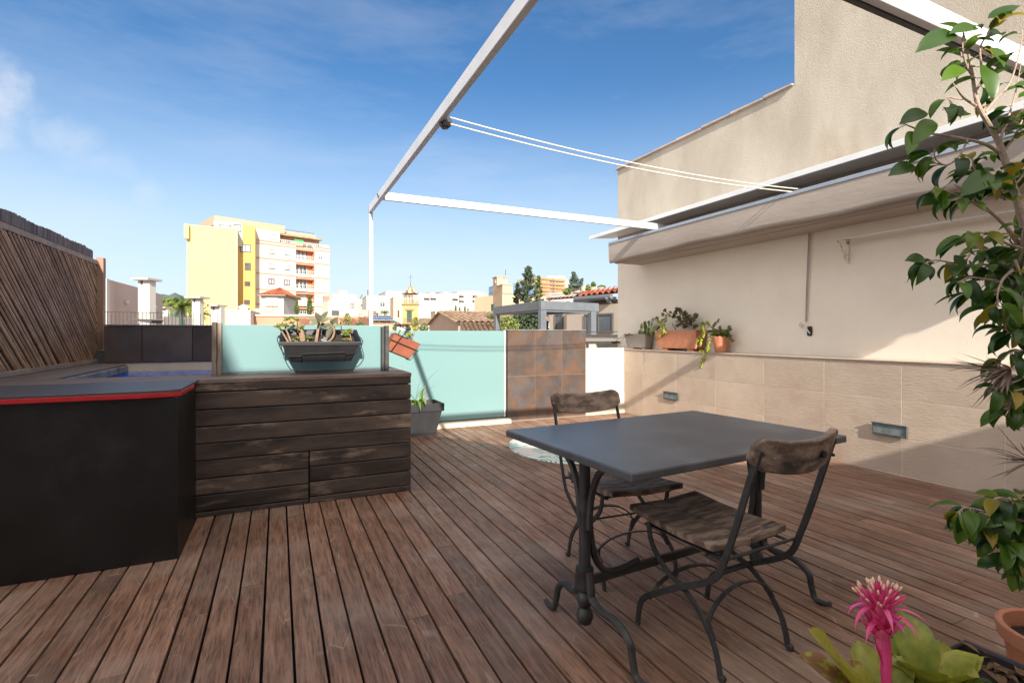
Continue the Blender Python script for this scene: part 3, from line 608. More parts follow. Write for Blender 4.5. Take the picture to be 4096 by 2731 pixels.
# ================================================================ chairs
def make_chair(lab, loc, rz):
    t = thing('bistro_chair', lab, 'chair', loc, rz, 'folding bistro chairs at the table')
    def seatp(u, v):
        x = -.195+.39*u; y = -.205+.42*v
        return (x*(1-.03*v), y, .435+.010*math.cos(u*PI*2)*.5+.012*(v-.35)**2*4)
    mb = MB()
    for k in range(2):
        a, b = k/2+.0012, (k+1)/2-.0012
        T = [seatp(u, v) for v in (0, .33, .66, 1) for u in (a, (a+b)/2, b)] 
        vs = [Vector(p) for p in T]+[Vector(p)-Vector((0,0,.024)) for p in T]; n = 12
        fs = []
        for j in range(3):
            for i in range(2): q = j*3+i; fs += [(q,q+1,q+4,q+3), (n+q,n+q+3,n+q+4,n+q+1)]
        for i in range(2): fs += [(i,n+i,n+i+1,i+1), (9+i,9+i+1,n+9+i+1,n+9+i)]
        for j in range(3): fs += [(j*3,j*3+3,n+j*3+3,n+j*3), (j*3+2,n+j*3+2,n+j*3+5,j*3+5)]
        mb.add(vs, fs)
    mb.build('seat', M['seat'], t, local=True, bevel=.004, seg=2)
    # curved top slat
    def slat(u, side):
        a = (u-.5)*2; x = a*.212; y = -.392+.045*a*a; 
        return Vector((x, y, 0))
    vs = []; fs = []; n = 25
    for i in range(n):
        u = i/(n-1); a = abs((u-.5)*2); p = slat(u, 0); e_ = max(0, (a-.82)/.18)**2; hi = .816+.024*a*a-.026*e_; lo = .708+.030*a*a+.030*e_
        nrm = Vector((-.43*(u-.5), 1, 0)).normalized()*.013
        vs += [Vector((p.x, p.y+.0, lo))-nrm, Vector((p.x, p.y, lo))+nrm, Vector((p.x, p.y-.022, hi))+nrm, Vector((p.x, p.y-.022, hi))-nrm]
    for i in range(n-1):
        for k in range(4): fs.append((i*4+k, i*4+(k+1)%4, (i+1)*4+(k+1)%4, (i+1)*4+k))
    fs += [(0,3,2,1), tuple(4*(n-1)+k for k in range(4))]
    mb = MB(); mb.add(vs, fs); bk = mb.build('backrest', M['seat'], t, local=True, smooth=True, ang=50, bevel=.006, seg=2)
    mb = MB()
    for sx in (-1, 1):
        for z in (.765, .81): mb.ball((sx*.187, -.375-.02*(z-.74)*5, z-.025), .006, seg=6, rings=4)
    mb.tube([(.06,-.424,.765),(.06,-.414,.765)], .012, 10)
    mb.each('rivet', M['wire'], bk, local=True)
    up = (1, 0, 0)
    for s in (-1, 1):
        xs = s*.196
        pts = smooth_path([(xs*.98,-.375,.798),(xs,-.338,.68),(xs,-.298,.55),(xs,-.260,.44),(xs,-.225,.355),(xs,-.165,.305),(xs,-.06,.245),(xs,.05,.175),(xs,.115,.130),(xs,.145,.085),(xs,.158,.004)], 4)
        mb = MB(); mb.tube(pts, 1.0, flat=(.009, .023), up=up); mb.build('leg', M['steel'], t, local=True, bevel=.002)
        xi = s*.180
        pts = smooth_path([(xi,.115,.418),(xi,.095,.34),(xi,.02,.268),(xi,-.06,.237),(xi,-.13,.19),(xi,-.19,.115),(xi,-.213,.05),(xi,-.222,.010),(xi,-.238,.008)], 4)
        mb = MB(); mb.tube(pts, 1.0, flat=(.009, .021), up=up); mb.tube([(xi-.010,-.228,.011),(xi+.010,-.228,.011)], .011, 10); mb.build('leg', M['steel'], t, local=True, bevel=.002)
    mb = MB()
    mb.tube([(-.202,-.06,.241),(.202,-.06,.241)], .005, 8)
    mb.tube([(-.194,-.235,.405),(.194,-.235,.405)], .006, 8); mb.tube([(-.19,-.17,.400),(.19,-.17,.400)], .005, 8); mb.tube([(-.184,.115,.405),(.184,.115,.405)], .006, 8)
    for s in (-1, 1): mb.tube([(s*.17,-.22,.402),(s*.17,.14,.404)], .9, flat=(.006,.018)); 
    mb.build('rails', M['steel'], t, local=True)
    arc = [(-.178, -.195, .118)]
    for k in range(1, 12): a = PI*k/12; arc.append((-.178*math.cos(a), -.165, .135+.125*math.sin(a)))
    arc.append((.178, -.195, .118))
    mb = MB(); mb.tube(arc, 1.0, flat=(.016, .006), up=(0,1,0)); mb.build('arched_brace', M['steel'], t, local=True)
    arc = [(-.19, .10, .13)]
    for k in range(1, 12): a = PI*k/12; arc.append((-.187*math.cos(a), .085, .14+.075*math.sin(a)))
    arc.append((.19, .10, .13))
    mb = MB(); mb.tube(arc, 1.0, flat=(.014, .006), up=(0,1,0)); mb.build('arched_brace', M['steel'], t, local=True)
    return t
ch = make_chair('weathered wood and iron folding chair on the near side of the grey table', (1.500, 1.470, 0), R(3.5))
c2_ = copy_tree(ch); c2_.location = (1.530, 2.025, 0); c2_.rotation_euler.z = R(180-4)
c2_['label'] = 'weathered wood and iron folding chair on the far side of the grey table'
# ================================================================ rug
rg = bpy.data.materials.new('palm_print'); rg.use_nodes = True; nt = rg.node_tree; b = nt.nodes['Principled BSDF']; b.inputs['Roughness'].default_value = .9
tc = N(nt, 'ShaderNodeTexCoord'); nn = N(nt, 'ShaderNodeTexNoise', ins={2: 2.2, 3: 2.0}); L(nt, tc.outputs['Object'], nn.inputs[0])
va = N(nt, 'ShaderNodeMixRGB'); va.inputs[0].default_value = .5; L(nt, tc.outputs['Object'], va.inputs[1]); L(nt, nn.outputs[1], va.inputs[2])
wv = N(nt, 'ShaderNodeTexWave', wave_type='BANDS', bands_direction='DIAGONAL', ins={1: 9.0, 2: 5.0, 3: 2.0}); L(nt, va.outputs[0], wv.inputs[0])
r1 = N(nt, 'ShaderNodeValToRGB'); e = r1.color_ramp.elements; e[0].position = .25; e[0].color = (.16,.30,.27,1); e[1].position = .55; e[1].color = (.42,.58,.53,1); x = e.new(.8); x.color = (.66,.70,.66,1); L(nt, wv.outputs[0], r1.inputs[0])
n2 = N(nt, 'ShaderNodeTexNoise', ins={2: 3.5, 3: 3.0}); L(nt, tc.outputs['Object'], n2.inputs[0]); m2 = N(nt, 'ShaderNodeMapRange', ins={1: .5, 2: .56}); L(nt, n2.outputs[0], m2.inputs[0])
mx = N(nt, 'ShaderNodeMixRGB'); mx.inputs[2].default_value = (.66,.60,.56,1); L(nt, m2.outputs[0], mx.inputs[0]); L(nt, r1.outputs[0], mx.inputs[1]); L(nt, mx.outputs[0], b.inputs['Base Color'])
mb = MB(); vs = [(0,0,.012)]; S = 64
for ring, rr_ in enumerate((.3, .6, .79)):
    for k in range(S):
        a = 2*PI*k/S; z = .010+.004*math.sin(5*a)*(ring == 2)+ (.010*max(0, math.sin(3*a+1.0)) if ring == 2 else 0); vs.append((rr_*math.cos(a), rr_*math.sin(a), z))
for k in range(S): a = 2*PI*k/S; vs.append((.795*math.cos(a), .795*math.sin(a), .001+(.010*max(0, math.sin(3*a+1.0)))))
fs = [(0, 1+k, 1+(k+1)%S) for k in range(S)]
for q in range(3): fs += [(1+q*S+k, 1+(q+1)*S+k, 1+(q+1)*S+(k+1)%S, 1+q*S+(k+1)%S) for k in range(S)]
mb.add(vs, fs)
o = solo(mb, 'round_rug', rg, 'round pale green palm leaf rug lying on the deck beyond the table', 'rug', smooth=True, ang=80); o.location = (2.88, 4.42, 0)
# ================================================================ leaves
def leaf(mb, base, dr, up, Ln, W, fold=.3, curl=.5, n=6, r=None, tip=True):
    """pointed leaf: folded on the midrib and curling down"""
    base = Vector(base); d = Vector(dr).normalized(); u = Vector(up); u = (u-d*u.dot(d))
    u = u.normalized() if u.length > 1e-4 else d.orthogonal().normalized(); s = d.cross(u)
    p = base.copy(); vs = []; 
    for i in range(n+1):
        t_ = i/n
        wd = W*.5*math.sin(PI*min(1, t_**.75*1.0))**.8*(1.0 if t_ < .8 else .75) if 0 < i < n else 0.0002
        a = curl*t_; dd = d*math.cos(a)-u*math.sin(a); uu = u*math.cos(a)+d*math.sin(a)
        vs += [p-s*wd+uu*wd*fold, p.copy(), p+s*wd+uu*wd*fold]
        p = p+dd*(Ln/n)
    fs = [(i*3+k, i*3+k+1, i*3+k+4, i*3+k+3) for i in range(n) for k in range(2)]
    mb.add(vs, fs, r)
def paddle(mb, base, dr, up, Ln, W, th=.006, r=None, curl=.0):
    """fleshy leaf"""
    d = Vector(dr).normalized(); u = Vector(up); u = (u-d*u.dot(d)); u = u.normalized() if u.length > 1e-4 else d.orthogonal().normalized(); s = d.cross(u)
    Mx = Matrix((s, d, u)).transposed(); mb.ball(Vector(base)+d*Ln*.5, W/2, Ln/2, th, seg=8, rings=6, r=r, M=Mx)
def rosette(mb, c, up, rad, n, W, rr, cup=.7, th=.004):
    up = Vector(up).normalized(); a0 = up.orthogonal().normalized(); b0 = up.cross(a0)
    for k in range(n):
        a = k*2.4; f_ = (k+1)/n; d = (a0*math.cos(a)+b0*math.sin(a))*f_+up*(cup*(1.15-f_)); paddle(mb, c, d, up, rad*(.5+.5*f_), W*(.6+.4*f_), th, rr.random())
# planter on the floor
def trough(name, mt, lab, cat, bot, topq, th=.008, rim=0, rimh=.02, group=None, soil=True, bevel=.003, origin=None, soil_d=.02):
    """open box planter from bottom and top quads (counter clockwise)"""
    B = [Vector(p) for p in bot]; T_ = [Vector(p) for p in topq]; cb = sum(B, Vector())/4; ct = sum(T_, Vector())/4
    t = thing(name, lab, cat, origin or tuple(cb), 0, group)
    inn = [p+(ct-p)*(th/ (ct-p).length*1.3) for p in T_]; ax = (cb-ct)
    innb = [p+ax*.85+((cb-ct)*0) for p in inn]; innb = [Vector(cb)*0+ (b_+(cb-b_)*(th/(cb-b_).length*1.3)) - ax*.12 for b_ in B]
    vs = B+T_+inn+innb
    fs = [(0,3,2,1)]+[(i,(i+1)%4,4+(i+1)%4,4+i) for i in range(4)]+[(4+i,4+(i+1)%4,8+(i+1)%4,8+i) for i in range(4)]+[(8+i,8+(i+1)%4,12+(i+1)%4,12+i) for i in range(4)]+[(12,13,14,15)]
    mb = MB(); mb.add(vs, fs); body = mb.build('body', mt, t, bevel=bevel)
    if rim:
        up = (ct-cb).normalized(); o_ = [p+(p-ct).normalized()*rim for p in T_]
        mb = MB()
        vs = [p-up*rimh for p in o_]+[p+up*.002 for p in o_]+[p+up*.002 for p in inn]+[p-up*rimh for p in T_]
        mb.add(vs, [(i,(i+1)%4,4+(i+1)%4,4+i) for i in range(4)]+[(4+i,4+(i+1)%4,8+(i+1)%4,8+i) for i in range(4)]+[(12+i,12+(i+1)%4,(i+1)%4,i) for i in range(4)])
        mb.build('rim', mt, t, bevel=.002)
    if soil:
        q = [p+ (q_-p)*(soil_d/(q_-p).length) for p, q_ in zip(inn, innb)]
        c_ = sum(q, Vector())/4; rr = random.Random(2)
        def sp(u, v):
            p = q[0].lerp(q[1], u).lerp(q[3].lerp(q[2], u), v); e_ = 0 if u in (0,1) or v in (0,1) else rr.uniform(-.004, .006); return p+Vector((0,0,e_))
        mb = MB(); mb.grid(sp, 10, 6); mb.build('soil', M['soil'], t, smooth=True)
    return t, ct, T_
z = .36
t, _, _ = trough('floor_planter', M['greyplastic'], 'dark grey tapered square planter on the deck beside the end of the pool surround', 'planter',
    [(1.33,5.62,.02),(1.645,5.62,.02),(1.645,5.92,.02),(1.33,5.92,.02)], [(1.26,5.57,z),(1.72,5.57,z),(1.72,5.94,z),(1.26,5.94,z)], th=.014, rim=.006, rimh=.085, soil_d=.05)
mb = MB(); mb.box(1.31, 1.665, 5.60, 5.94, 0, .018); mb.build('saucer', M['greyplastic'], t, bevel=.004)
t = thing('spear_plant', 'strappy green plant with long upright spears growing in the dark grey floor planter', 'plant', (1.45, 5.75, .31))
mb = MB(); rr = random.Random(4)
for (dx, dy, dz, Ln, W, cu) in ((.30,-.1,1,.62,.02,.75),(.10,-.05,1,.42,.016,.3),(-.12,0,1,.5,.035,.2),(.2,-.2,1,.33,.016,.1),(.02,-.3,.9,.30,.045,2.2),(-.25,-.25,.8,.34,.05,2.4),(.5,-.2,.6,.26,.045,1.6),(.55,.1,.5,.24,.05,1.3),(-.4,.1,.9,.4,.04,.8),(.15,.2,1,.25,.05,.6),(.35,-.35,.6,.22,.045,2.0),(-.05,-.4,.5,.36,.05,2.0)):
    leaf(mb, (1.41+rr.uniform(-.05,.09), 5.74+rr.uniform(-.06,.06), .31), (dx,dy,dz), (dx*-.2,dy*-.2-.01,1) if abs(dx)+abs(dy) < .01 else (-dx,-dy,.6), Ln, W, .35, cu, 12)
mb.build('leaves', M['mesh_green'], t, smooth=True, fix=False)
mb = MB(); mb.tube([(1.55,5.72,.31),(1.535,5.70,.56)], [.012,.005], 6); mb.build('dry_stalk', M['dry'], t, smooth=True)
# hanging black planter
t, ct, T_ = trough('railing_planter', M['blackplastic'], 'black plastic trough hooked on the turquoise glass screen and full of succulents', 'planter',
    [(.085,3.80,.955),(.482,3.80,.955),(.482,3.915,.985),(.085,3.915,.985)], [(.018,3.775,1.092),(.543,3.775,1.092),(.530,3.935,1.178),(.030,3.935,1.178)], th=.010, rim=.009, rimh=.022, soil_d=.035)
mb = MB(); W_ = .0032
mb.tube(smooth_path([(.015,3.93,1.14),(.0,3.85,1.12),(.004,3.76,1.09),(.03,3.765,1.03),(.055,3.775,.995)],4), W_, 6)
mb.tube([(.055,3.775,.995),(.15,3.768,1.0),(.15,3.78,.945),(.15,3.92,.955)], W_, 6); mb.tube([(.15,3.768,1.013),(.44,3.768,1.02)], W_, 6); mb.tube([(.44,3.768,1.02),(.44,3.78,.955),(.44,3.92,.965)], W_, 6); mb.tube([(.44,3.768,1.01),(.51,3.775,1.01)], W_, 6)
mb.tube(smooth_path([(.51,3.775,1.01),(.535,3.765,1.04),(.556,3.76,1.09),(.555,3.85,1.12),(.54,3.93,1.14)],4), W_, 6)
mb.tube(smooth_path([(.43,3.93,1.14),(.43,3.96,1.19),(.43,3.99,1.235),(.43,4.015,1.235),(.43,4.02,1.20)],4), W_, 6); mb.tube(smooth_path([(.13,3.93,1.14),(.13,3.96,1.19),(.13,3.99,1.232),(.13,4.015,1.232),(.13,4.02,1.20)],4), W_, 6)
mb.build('wire_hanger', M['wire'], t, smooth=True)
SP = lambda u, v, y: Vector(((lambda a: ((a*CY+SY)*y/(CY-a*SY)))((u-2048)/F), y, EYE-(v-1335)/F*(y/(CY-(u-2048)/F*SY))))
z5 = lambda x, y_, Y: SP(1000+x/2.614, 1200+y_/2.614, Y)
def stem(mb, pts, r0, r1, n=4): 
    pts = smooth_path(pts, n); k = len(pts); mb.tube(pts, [r0+(r1-r0)*i/(k-1) for i in range(k)], 7)
rr = random.Random(8)
t = thing('jade_plant', 'leggy jade plant with a thick stump at the left end of the black trough', 'succulent', (.12, 3.86, 1.09))
mb = MB(); stem(mb, [z5(410,460,3.84), z5(370,390,3.84), z5(320,310,3.84), z5(300,290,3.84)], .007, .004); stem(mb, [z5(435,460,3.85), z5(400,360,3.85), z5(370,290,3.85), z5(380,230,3.85)], .007, .004)
stem(mb, [z5(540,460,3.87), z5(550,400,3.87), z5(535,330,3.87), z5(520,300,3.87)], .022, .018); stem(mb, [z5(600,455,3.86), z5(610,410,3.86)], .012, .007); stem(mb, [z5(510,330,3.86), z5(470,280,3.86), z5(440,230,3.86)], .008, .004)
mb.build('stems', M['stem'], t, smooth=True)
mb = MB()
for (x, y, Y, rad, n) in ((300,285,3.84,.042,9),(345,265,3.85,.035,8),(385,275,3.84,.035,8),(400,205,3.85,.042,10),(440,190,3.86,.03,8),(440,245,3.85,.03,8),(490,215,3.85,.038,9),(500,300,3.84,.028,8),(545,285,3.86,.03,8),(620,400,3.84,.022,7),(455,420,3.84,.02,8),(495,395,3.85,.018,8),(480,440,3.83,.02,8),(600,385,3.85,.018,7),(640,400,3.85,.02,7)):
    rosette(mb, z5(x,y,Y), (rr.uniform(-.4,.4), -.5, 1), rad, n, rad*.62, rr, .6, rad*.10)
mb.build('leaves', M['succ'], t, smooth=True, fix=False)
t = thing('felt_plant', 'grey green felt leaved succulent with two thick trunks in the middle of the black trough', 'succulent', (.27, 3.86, 1.09))
mb = MB(); stem(mb, [z5(690,450,3.85), z5(700,380,3.85), z5(715,290,3.86), z5(720,230,3.86)], .012, .009); stem(mb, [z5(745,445,3.87), z5(820,430,3.85), z5(870,370,3.84), z5(875,290,3.84), z5(865,255,3.84)], .012, .010)
mb.build('trunks', M['stem'], t, smooth=True)
mb = MB()
for (x0,y0,x1,y1,Y,W,tl) in ((720,235,600,190,3.84,.035,.3),(715,240,625,255,3.82,.03,-.4),(725,225,690,130,3.87,.04,.3),(725,225,745,160,3.84,.045,.6),(735,215,810,120,3.88,.03,0),(740,225,835,190,3.85,.035,-.3),(730,235,700,160,3.83,.045,.8),(735,245,800,300,3.83,.035,-.5),(870,255,915,185,3.85,.042,.4),(865,260,850,190,3.87,.03,.4),(870,265,950,260,3.83,.034,-.2),(860,270,770,260,3.83,.032,-.3),(862,280,800,400,3.82,.042,-1.2),(860,250,880,215,3.86,.04,.5),(740,240,780,215,3.82,.04,.2)):
    a, b_ = z5(x0,y0,Y), z5(x1,y1,Y-.02+rr.uniform(-.02,.02)); d = b_-a; leaf(mb, a, d, (tl*.5, -.9, .6), d.length*1.1, W*1.15, .35, .25, 7)
mb.build('leaves', M['grey_leaf'], t, smooth=True, fix=False)
mb = MB()
for k in range(9): mb.ball(z5(735+rr.uniform(0,70), 400+rr.uniform(0,35), 3.84), .010, seg=7, rings=5)
mb.build('pebble_leaves', mat('blue_leaf', (.16,.19,.18), (.22,.25,.22), 20, .6), t, smooth=True)
t = thing('rosette_succulent', 'small green rosette succulent at the right end of the black trough', 'succulent', (.47, 3.86, 1.09))
mb = MB(); stem(mb, [z5(1060,430,3.85), z5(1050,380,3.85), z5(1040,330,3.85)], .004, .003); mb.build('stem', M['stem'], t, smooth=True)
mb = MB(); rosette(mb, z5(1040,320,3.85), (.2,-.6,1), .032, 14, .018, rr, .7, .002); rosette(mb, z5(1000,350,3.85), (-.3,-.9,1), .036, 16, .02, rr, .7, .002)
for k in range(16): rosette(mb, z5(1000+rr.uniform(-30,85), 412+rr.uniform(-18,18), 3.83+rr.uniform(0,.04)), (rr.uniform(-.4,.4),-.4,1), .016, 8, .006, rr, .9, .0015)
mb.build('leaves', M['succ'], t, smooth=True, fix=False)
# hanging terracotta planter, tilted
t = thing('tilted_terracotta_planter', 'terracotta trough hanging tilted in a wire holder right of the dark balustrade post', 'planter', (.92, 4.05, 1.0))
A = Vector((.835,3.99,1.158)); ex = Vector((.205,.0,-.088)); ez = Vector((-.075,0,-.125)); ey = Vector((0,.15,0))
def tilt(a, b_, c_): return A+ex*a+ez*c_+ey*b_
mb = MB(); o_ = [tilt(a,b_,0) for a, b_ in ((0,0),(1,0),(1,1),(0,1))]; l_ = [tilt(a,b_,1) for a, b_ in ((.06,.08),(.94,.08),(.94,.92),(.06,.92))]; i_ = [tilt(a,b_,0) for a, b_ in ((.06,.08),(.94,.08),(.94,.92),(.06,.92))]; j_ = [tilt(a,b_,.2) for a, b_ in ((.07,.1),(.93,.1),(.93,.9),(.07,.9))]
mb.add(o_+l_+i_+j_, [(4,7,6,5)]+[(i,(i+1)%4,4+(i+1)%4,4+i) for i in range(4)]+[(i,(i+1)%4,8+(i+1)%4,8+i) for i in range(4)]+[(8+i,8+(i+1)%4,12+(i+1)%4,12+i) for i in range(4)]+[(12,13,14,15)])
mb.build('body', mat('shaded_red_terracotta', (.19,.050,.024), (.25,.075,.036), 8, .7, .3, 60), t, bevel=.003)  # red clay darkened, the shade on this trough put into its colour
mb = MB()
mb.tube(smooth_path([tilt(.28,1.1,-.1), tilt(.1,.9,-.65), (.80,3.99,1.245), tilt(.27,-.05,-.4), tilt(.27,-.04,.1), tilt(.22,-.03,.9), tilt(.22,-.03,1.05)],4), .0038, 6)
mb.tube([tilt(-.05,-.04,.42), tilt(.25,-.04,.42), tilt(1.04,-.04,.42)], .0034, 6); mb.tube([tilt(1.04,-.04,.42), tilt(.97,-.02,1.04), tilt(-.1,-.02,1.04)], .0034, 6); mb.tube([tilt(1.04,-.04,.42), tilt(1.04,1.04,.42)], .0034, 6); mb.tube([tilt(.97,-.02,1.04), tilt(.97,1.0,1.04)], .0034, 6)
mb.tube([tilt(0,-.02,.02), tilt(.5,-.02,.02)], .003, 5)
mb.build('wire_hanger', M['wire'], t, smooth=True)
t = thing('yellow_green_succulents', 'small yellow green succulents sprouting from the tilted terracotta trough', 'succulent', (.95, 4.05, 1.1))
z3 = lambda x, y_, Y: SP(1300+x/3.36, 1000+y_/3.36, Y)
mb = MB(); leaf(mb, z3(1010,1125,4.05), (0,0,1), (0,-1,0), .052, .012, .2, 0, 5, .3)
rosette(mb, z3(1205,1060,4.05), (0,-.3,1), .022, 14, .011, rr, .8, .002)
for k in range(8): rosette(mb, z3(1060+rr.uniform(0,90), 1140+rr.uniform(-22,22)+8, 4.03+rr.uniform(0,.04)), (rr.uniform(-.5,.5),-.5,1), .018, 9, .009, rr, .8, .002)
mb.build('leaves', M['yel_leaf'], t, smooth=True, fix=False)
mb = MB(); stem(mb, [z3(1175,1195,4.05), z3(1190,1140,4.05), z3(1202,1075,4.05)], .0035, .0025); 
mb.build('stem', M['stem'], t, smooth=True)
mb = MB()
for k in range(16): a = rr.uniform(0, 6.28); paddle(mb, z3(1160,1150,4.06), (math.cos(a), -.3, .6+math.sin(a)*.6), (0,0,1), .026, .006, .002)
mb.build('dusky_rosette', M['dark_succ'], t, smooth=True, fix=False)
# ================================================================ pots on the ledge
z6 = lambda x, y_, X: (lambda a, b_: Vector((X, (CY-a*SY)*X/(a*CY+SY), EYE-b_*X/(a*CY+SY))))((2400+x/3.92-2048)/F, (1150+y_/3.92-1335)/F)
t, _, _ = trough('taupe_pot', M['concrete'], 'taupe grey rectangular pot on the ledge, leftmost of the three', 'plant pot',
    [(4.675,5.67,.952),(4.775,5.67,.952),(4.775,6.07,.952),(4.675,6.07,.952)], [(4.645,5.635,1.148),(4.805,5.635,1.148),(4.805,6.11,1.148),(4.645,6.11,1.148)], th=.010, soil_d=.02)
mb = MB(); 
for y in (5.72, 5.98): mb.box(4.68, 4.77, y-.03, y+.03, .9305, .951)
mb.each('pot_foot', M['cream'], t, bevel=.004)
t, _, _ = trough('terracotta_trough', M['terra'], 'large orange terracotta trough on the ledge, in the middle of the three pots', 'plant pot',
    [(4.640,4.70,.965),(4.785,4.70,.965),(4.785,5.38,.965),(4.640,5.38,.965)], [(4.622,4.665,1.196),(4.802,4.665,1.196),(4.802,5.415,1.196),(4.622,5.415,1.196)], th=.014, soil_d=.02, bevel=.006)
mb = MB(); 
for y in (4.80, 5.25): mb.box(4.65, 4.77, y-.05, y+.05, .9305, .964)
mb.each('pot_foot', M['terra'], t, bevel=.004)
t = thing('round_terracotta_pot', 'small round terracotta pot with scalloped rim on the ledge, rightmost of the three', 'plant pot', (4.70, 4.36, .93))
def potp(u, v):
    a = 2*PI*u; prof = [(.060,.931),(.063,.94),(.075,1.0),(.088,1.06),(.098,1.10),(.104,1.118),(.096,1.120),(.090,1.10),(.086,1.085),(.0,1.085)]
    f_ = v*(len(prof)-1); i = min(int(f_), len(prof)-2); q = f_-i; r_ = prof[i][0]*(1-q)+prof[i+1][0]*q; z_ = prof[i][1]*(1-q)+prof[i+1][1]*q
    r_ *= 1+.03*math.cos(10*a)*(v > .4)*(v < .75); return (4.70+r_*math.cos(a), 4.36+r_*math.sin(a), z_+.004*math.cos(10*a)*(.5 < v < .75))
mb = MB(); mb.grid(potp, 60, 9); mb.build('body', M['terra'], t, smooth=True, ang=50)
rr = random.Random(21)
def sprig(stm, lv, pts, lsz, dens, mt=None, r0=.004, droop=0):
    pts = smooth_path(pts, 5); n = len(pts); stm.tube(pts, [r0*(1-.6*i/n) for i in range(n)], 5)
    for i in range(1, n):
        for k in range(dens):
            a = rr.uniform(0, 2*PI); d = (pts[i]-pts[i-1]).normalized(); o1 = d.orthogonal().normalized(); o2 = d.cross(o1)
            dd = (o1*math.cos(a)+o2*math.sin(a))*1.0+d*.5+Vector((0,0,-droop)); paddle(lv, pts[i]+d*rr.uniform(-.004,.004), dd, (0,0,1), lsz*rr.uniform(.7,1.2), lsz*.55, lsz*.12, rr.random())
t = thing('paddle_succulents', 'bright green paddle succulents growing in the taupe grey pot', 'succulent', (4.72, 5.8, 1.14))
mb = MB()
for (x,y,dx,dz,Ln,W) in ((690,740,-.1,1,.06,.03),(700,640,-.15,1,.07,.035),(705,580,-.1,1,.05,.04),(725,590,.2,1,.05,.04),(765,700,.1,1,.07,.035),(740,560,.1,1,.04,.035),(790,600,.5,1,.06,.022),(800,550,.6,1,.07,.022),(840,520,.5,1,.05,.016),(820,730,.9,.5,.06,.04),(860,660,1,.6,.09,.045),(770,745,.3,.4,.05,.04),(720,690,0,1,.06,.03),(750,740,-.2,.8,.05,.03),(660,720,-.3,1,.05,.03)):
    b_ = z6(x, y, 4.70)
    for q in range(3): leaf(mb, b_+Vector((rr.uniform(-.03,.03), rr.uniform(-.02,.02), -.01)), (rr.uniform(-.3,.1),-dx+rr.uniform(-.25,.25),dz), (-1,.2+rr.uniform(-.5,.5),.3), Ln*1.35, W*1.7, .25, .15, 6, rr.uniform(.3,.7))
mb.build('leaves', M['yel_leaf'] if False else M['succ'], t, smooth=True, fix=False)
s_ = MB(); l2 = MB(); sprig(s_, l2, [z6(620,750,4.69), z6(635,660,4.69), z6(650,600,4.69)], .03, 1)
for pts in ([(480,745),(430,745),(380,740),(300,800),(250,830),(200,860)], [(420,740),(350,790),(280,790),(220,800)], [(400,745),(330,860),(280,880),(330,940),(310,1000),(300,1060)], [(300,880),(200,900),(130,940),(200,945),(330,940)], [(690,975),(690,1060),(700,1120),(690,1180)], [(430,735),(460,725),(520,745)], [(350,860),(290,900),(240,940)]):
    sprig(s_, l2, [z6(x, y, 4.60 if x > 600 or y > 860 else 4.64) for x, y in pts], .014, 2, r0=.0022)
s_.build('trailing_stems', M['stem'], t, smooth=True); l2.build('small_leaves', M['dark_succ'], t, smooth=True, fix=False)
t = thing('dusky_jade', 'spreading dark leaved jade shrub with a bent grey trunk in the large terracotta trough', 'succulent', (4.71, 5.0, 1.19))
s_ = MB(); l2 = MB()
for pts in ([(1190,660),(1150,600),(1130,550)], [(1310,640),(1290,560),(1260,480),(1250,400),(1200,340)], [(1310,640),(1350,560),(1400,490),(1500,440)], [(1300,600),(1340,480),(1320,400)], [(1150,480),(1090,430),(1030,380)], [(1250,480),(1180,470),(1150,480)], [(1350,560),(1450,580),(1490,610)], [(1260,520),(1200,540),(1190,510)], [(1400,600),(1420,570),(1480,520),(1500,470)]):
    P_ = smooth_path([z6(x, y, 4.70+rr.uniform(-.02,.03)) for x, y in pts], 4); s_.tube(P_, [.010-.006*i/len(P_) for i in range(len(P_))], 6)
for (x, y) in ((1200,335),(1225,350),(1250,370),(1100,395),(1170,400),(1185,385),(1320,400),(1335,390),(1260,385),(1280,420),(1390,470),(1350,480),(1440,490),(1500,440),(1520,440),(1495,430),(1400,450),(1240,500),(1330,500),(1350,540),(1230,590),(1250,580),(1200,610),(1370,580),(1460,510),(1490,480),(1500,600),(1520,610),(1480,620),(1320,590),(1340,620),(1150,460),(1160,430),(980,420),(890,480),(1380,500),(1420,560),(1310,450),(1300,540),(1410,520),(1020,360),(1345,450),(1220,470)):
    rosette(l2, z6(x, y, 4.69+rr.uniform(-.05,.04)), (rr.uniform(-.9,.2),-.5,.8), .036, 11, .022, rr, .7, .003); rosette(l2, z6(x+rr.uniform(-25,25), y+rr.uniform(-20,25), 4.69+rr.uniform(-.05,.04)), (rr.uniform(-.9,.2),-.5,.8), .028, 9, .018, rr, .7, .003)
s_.build('branches', M['stem'], t, smooth=True); l2.build('leaves', M['dark_succ'], t, smooth=True, fix=False)
t = thing('trailing_succulents', 'yellow green trailing succulents spilling over both ends of the large terracotta trough', 'succulent', (4.6, 4.8, 1.19))
s_ = MB(); l2 = MB()
for pts in ([(1110,450),(1050,420),(1030,500),(1000,580),(1010,650),(990,720)], [(1030,470),(960,520),(960,590),(1000,640)], [(960,560),(900,530),(890,480)], [(980,680),(950,740),(930,760)], [(990,660),(1040,700)],
            [(1640,560),(1620,640),(1630,720),(1600,790),(1580,850),(1570,900)], [(1650,580),(1690,560),(1700,610)], [(1720,780),(1700,880),(1690,950),(1690,1010),(1630,1090),(1640,1130)], [(1560,980),(1600,1010),(1690,1010)], [(1600,740),(1550,800),(1530,840)], [(1620,1110),(1600,1180),(1590,1230)], [(1640,560),(1600,570),(1560,640)]):
    sprig(s_, l2, [z6(x, y, 4.60) for x, y in pts], .030, 3, r0=.0028, droop=.2)
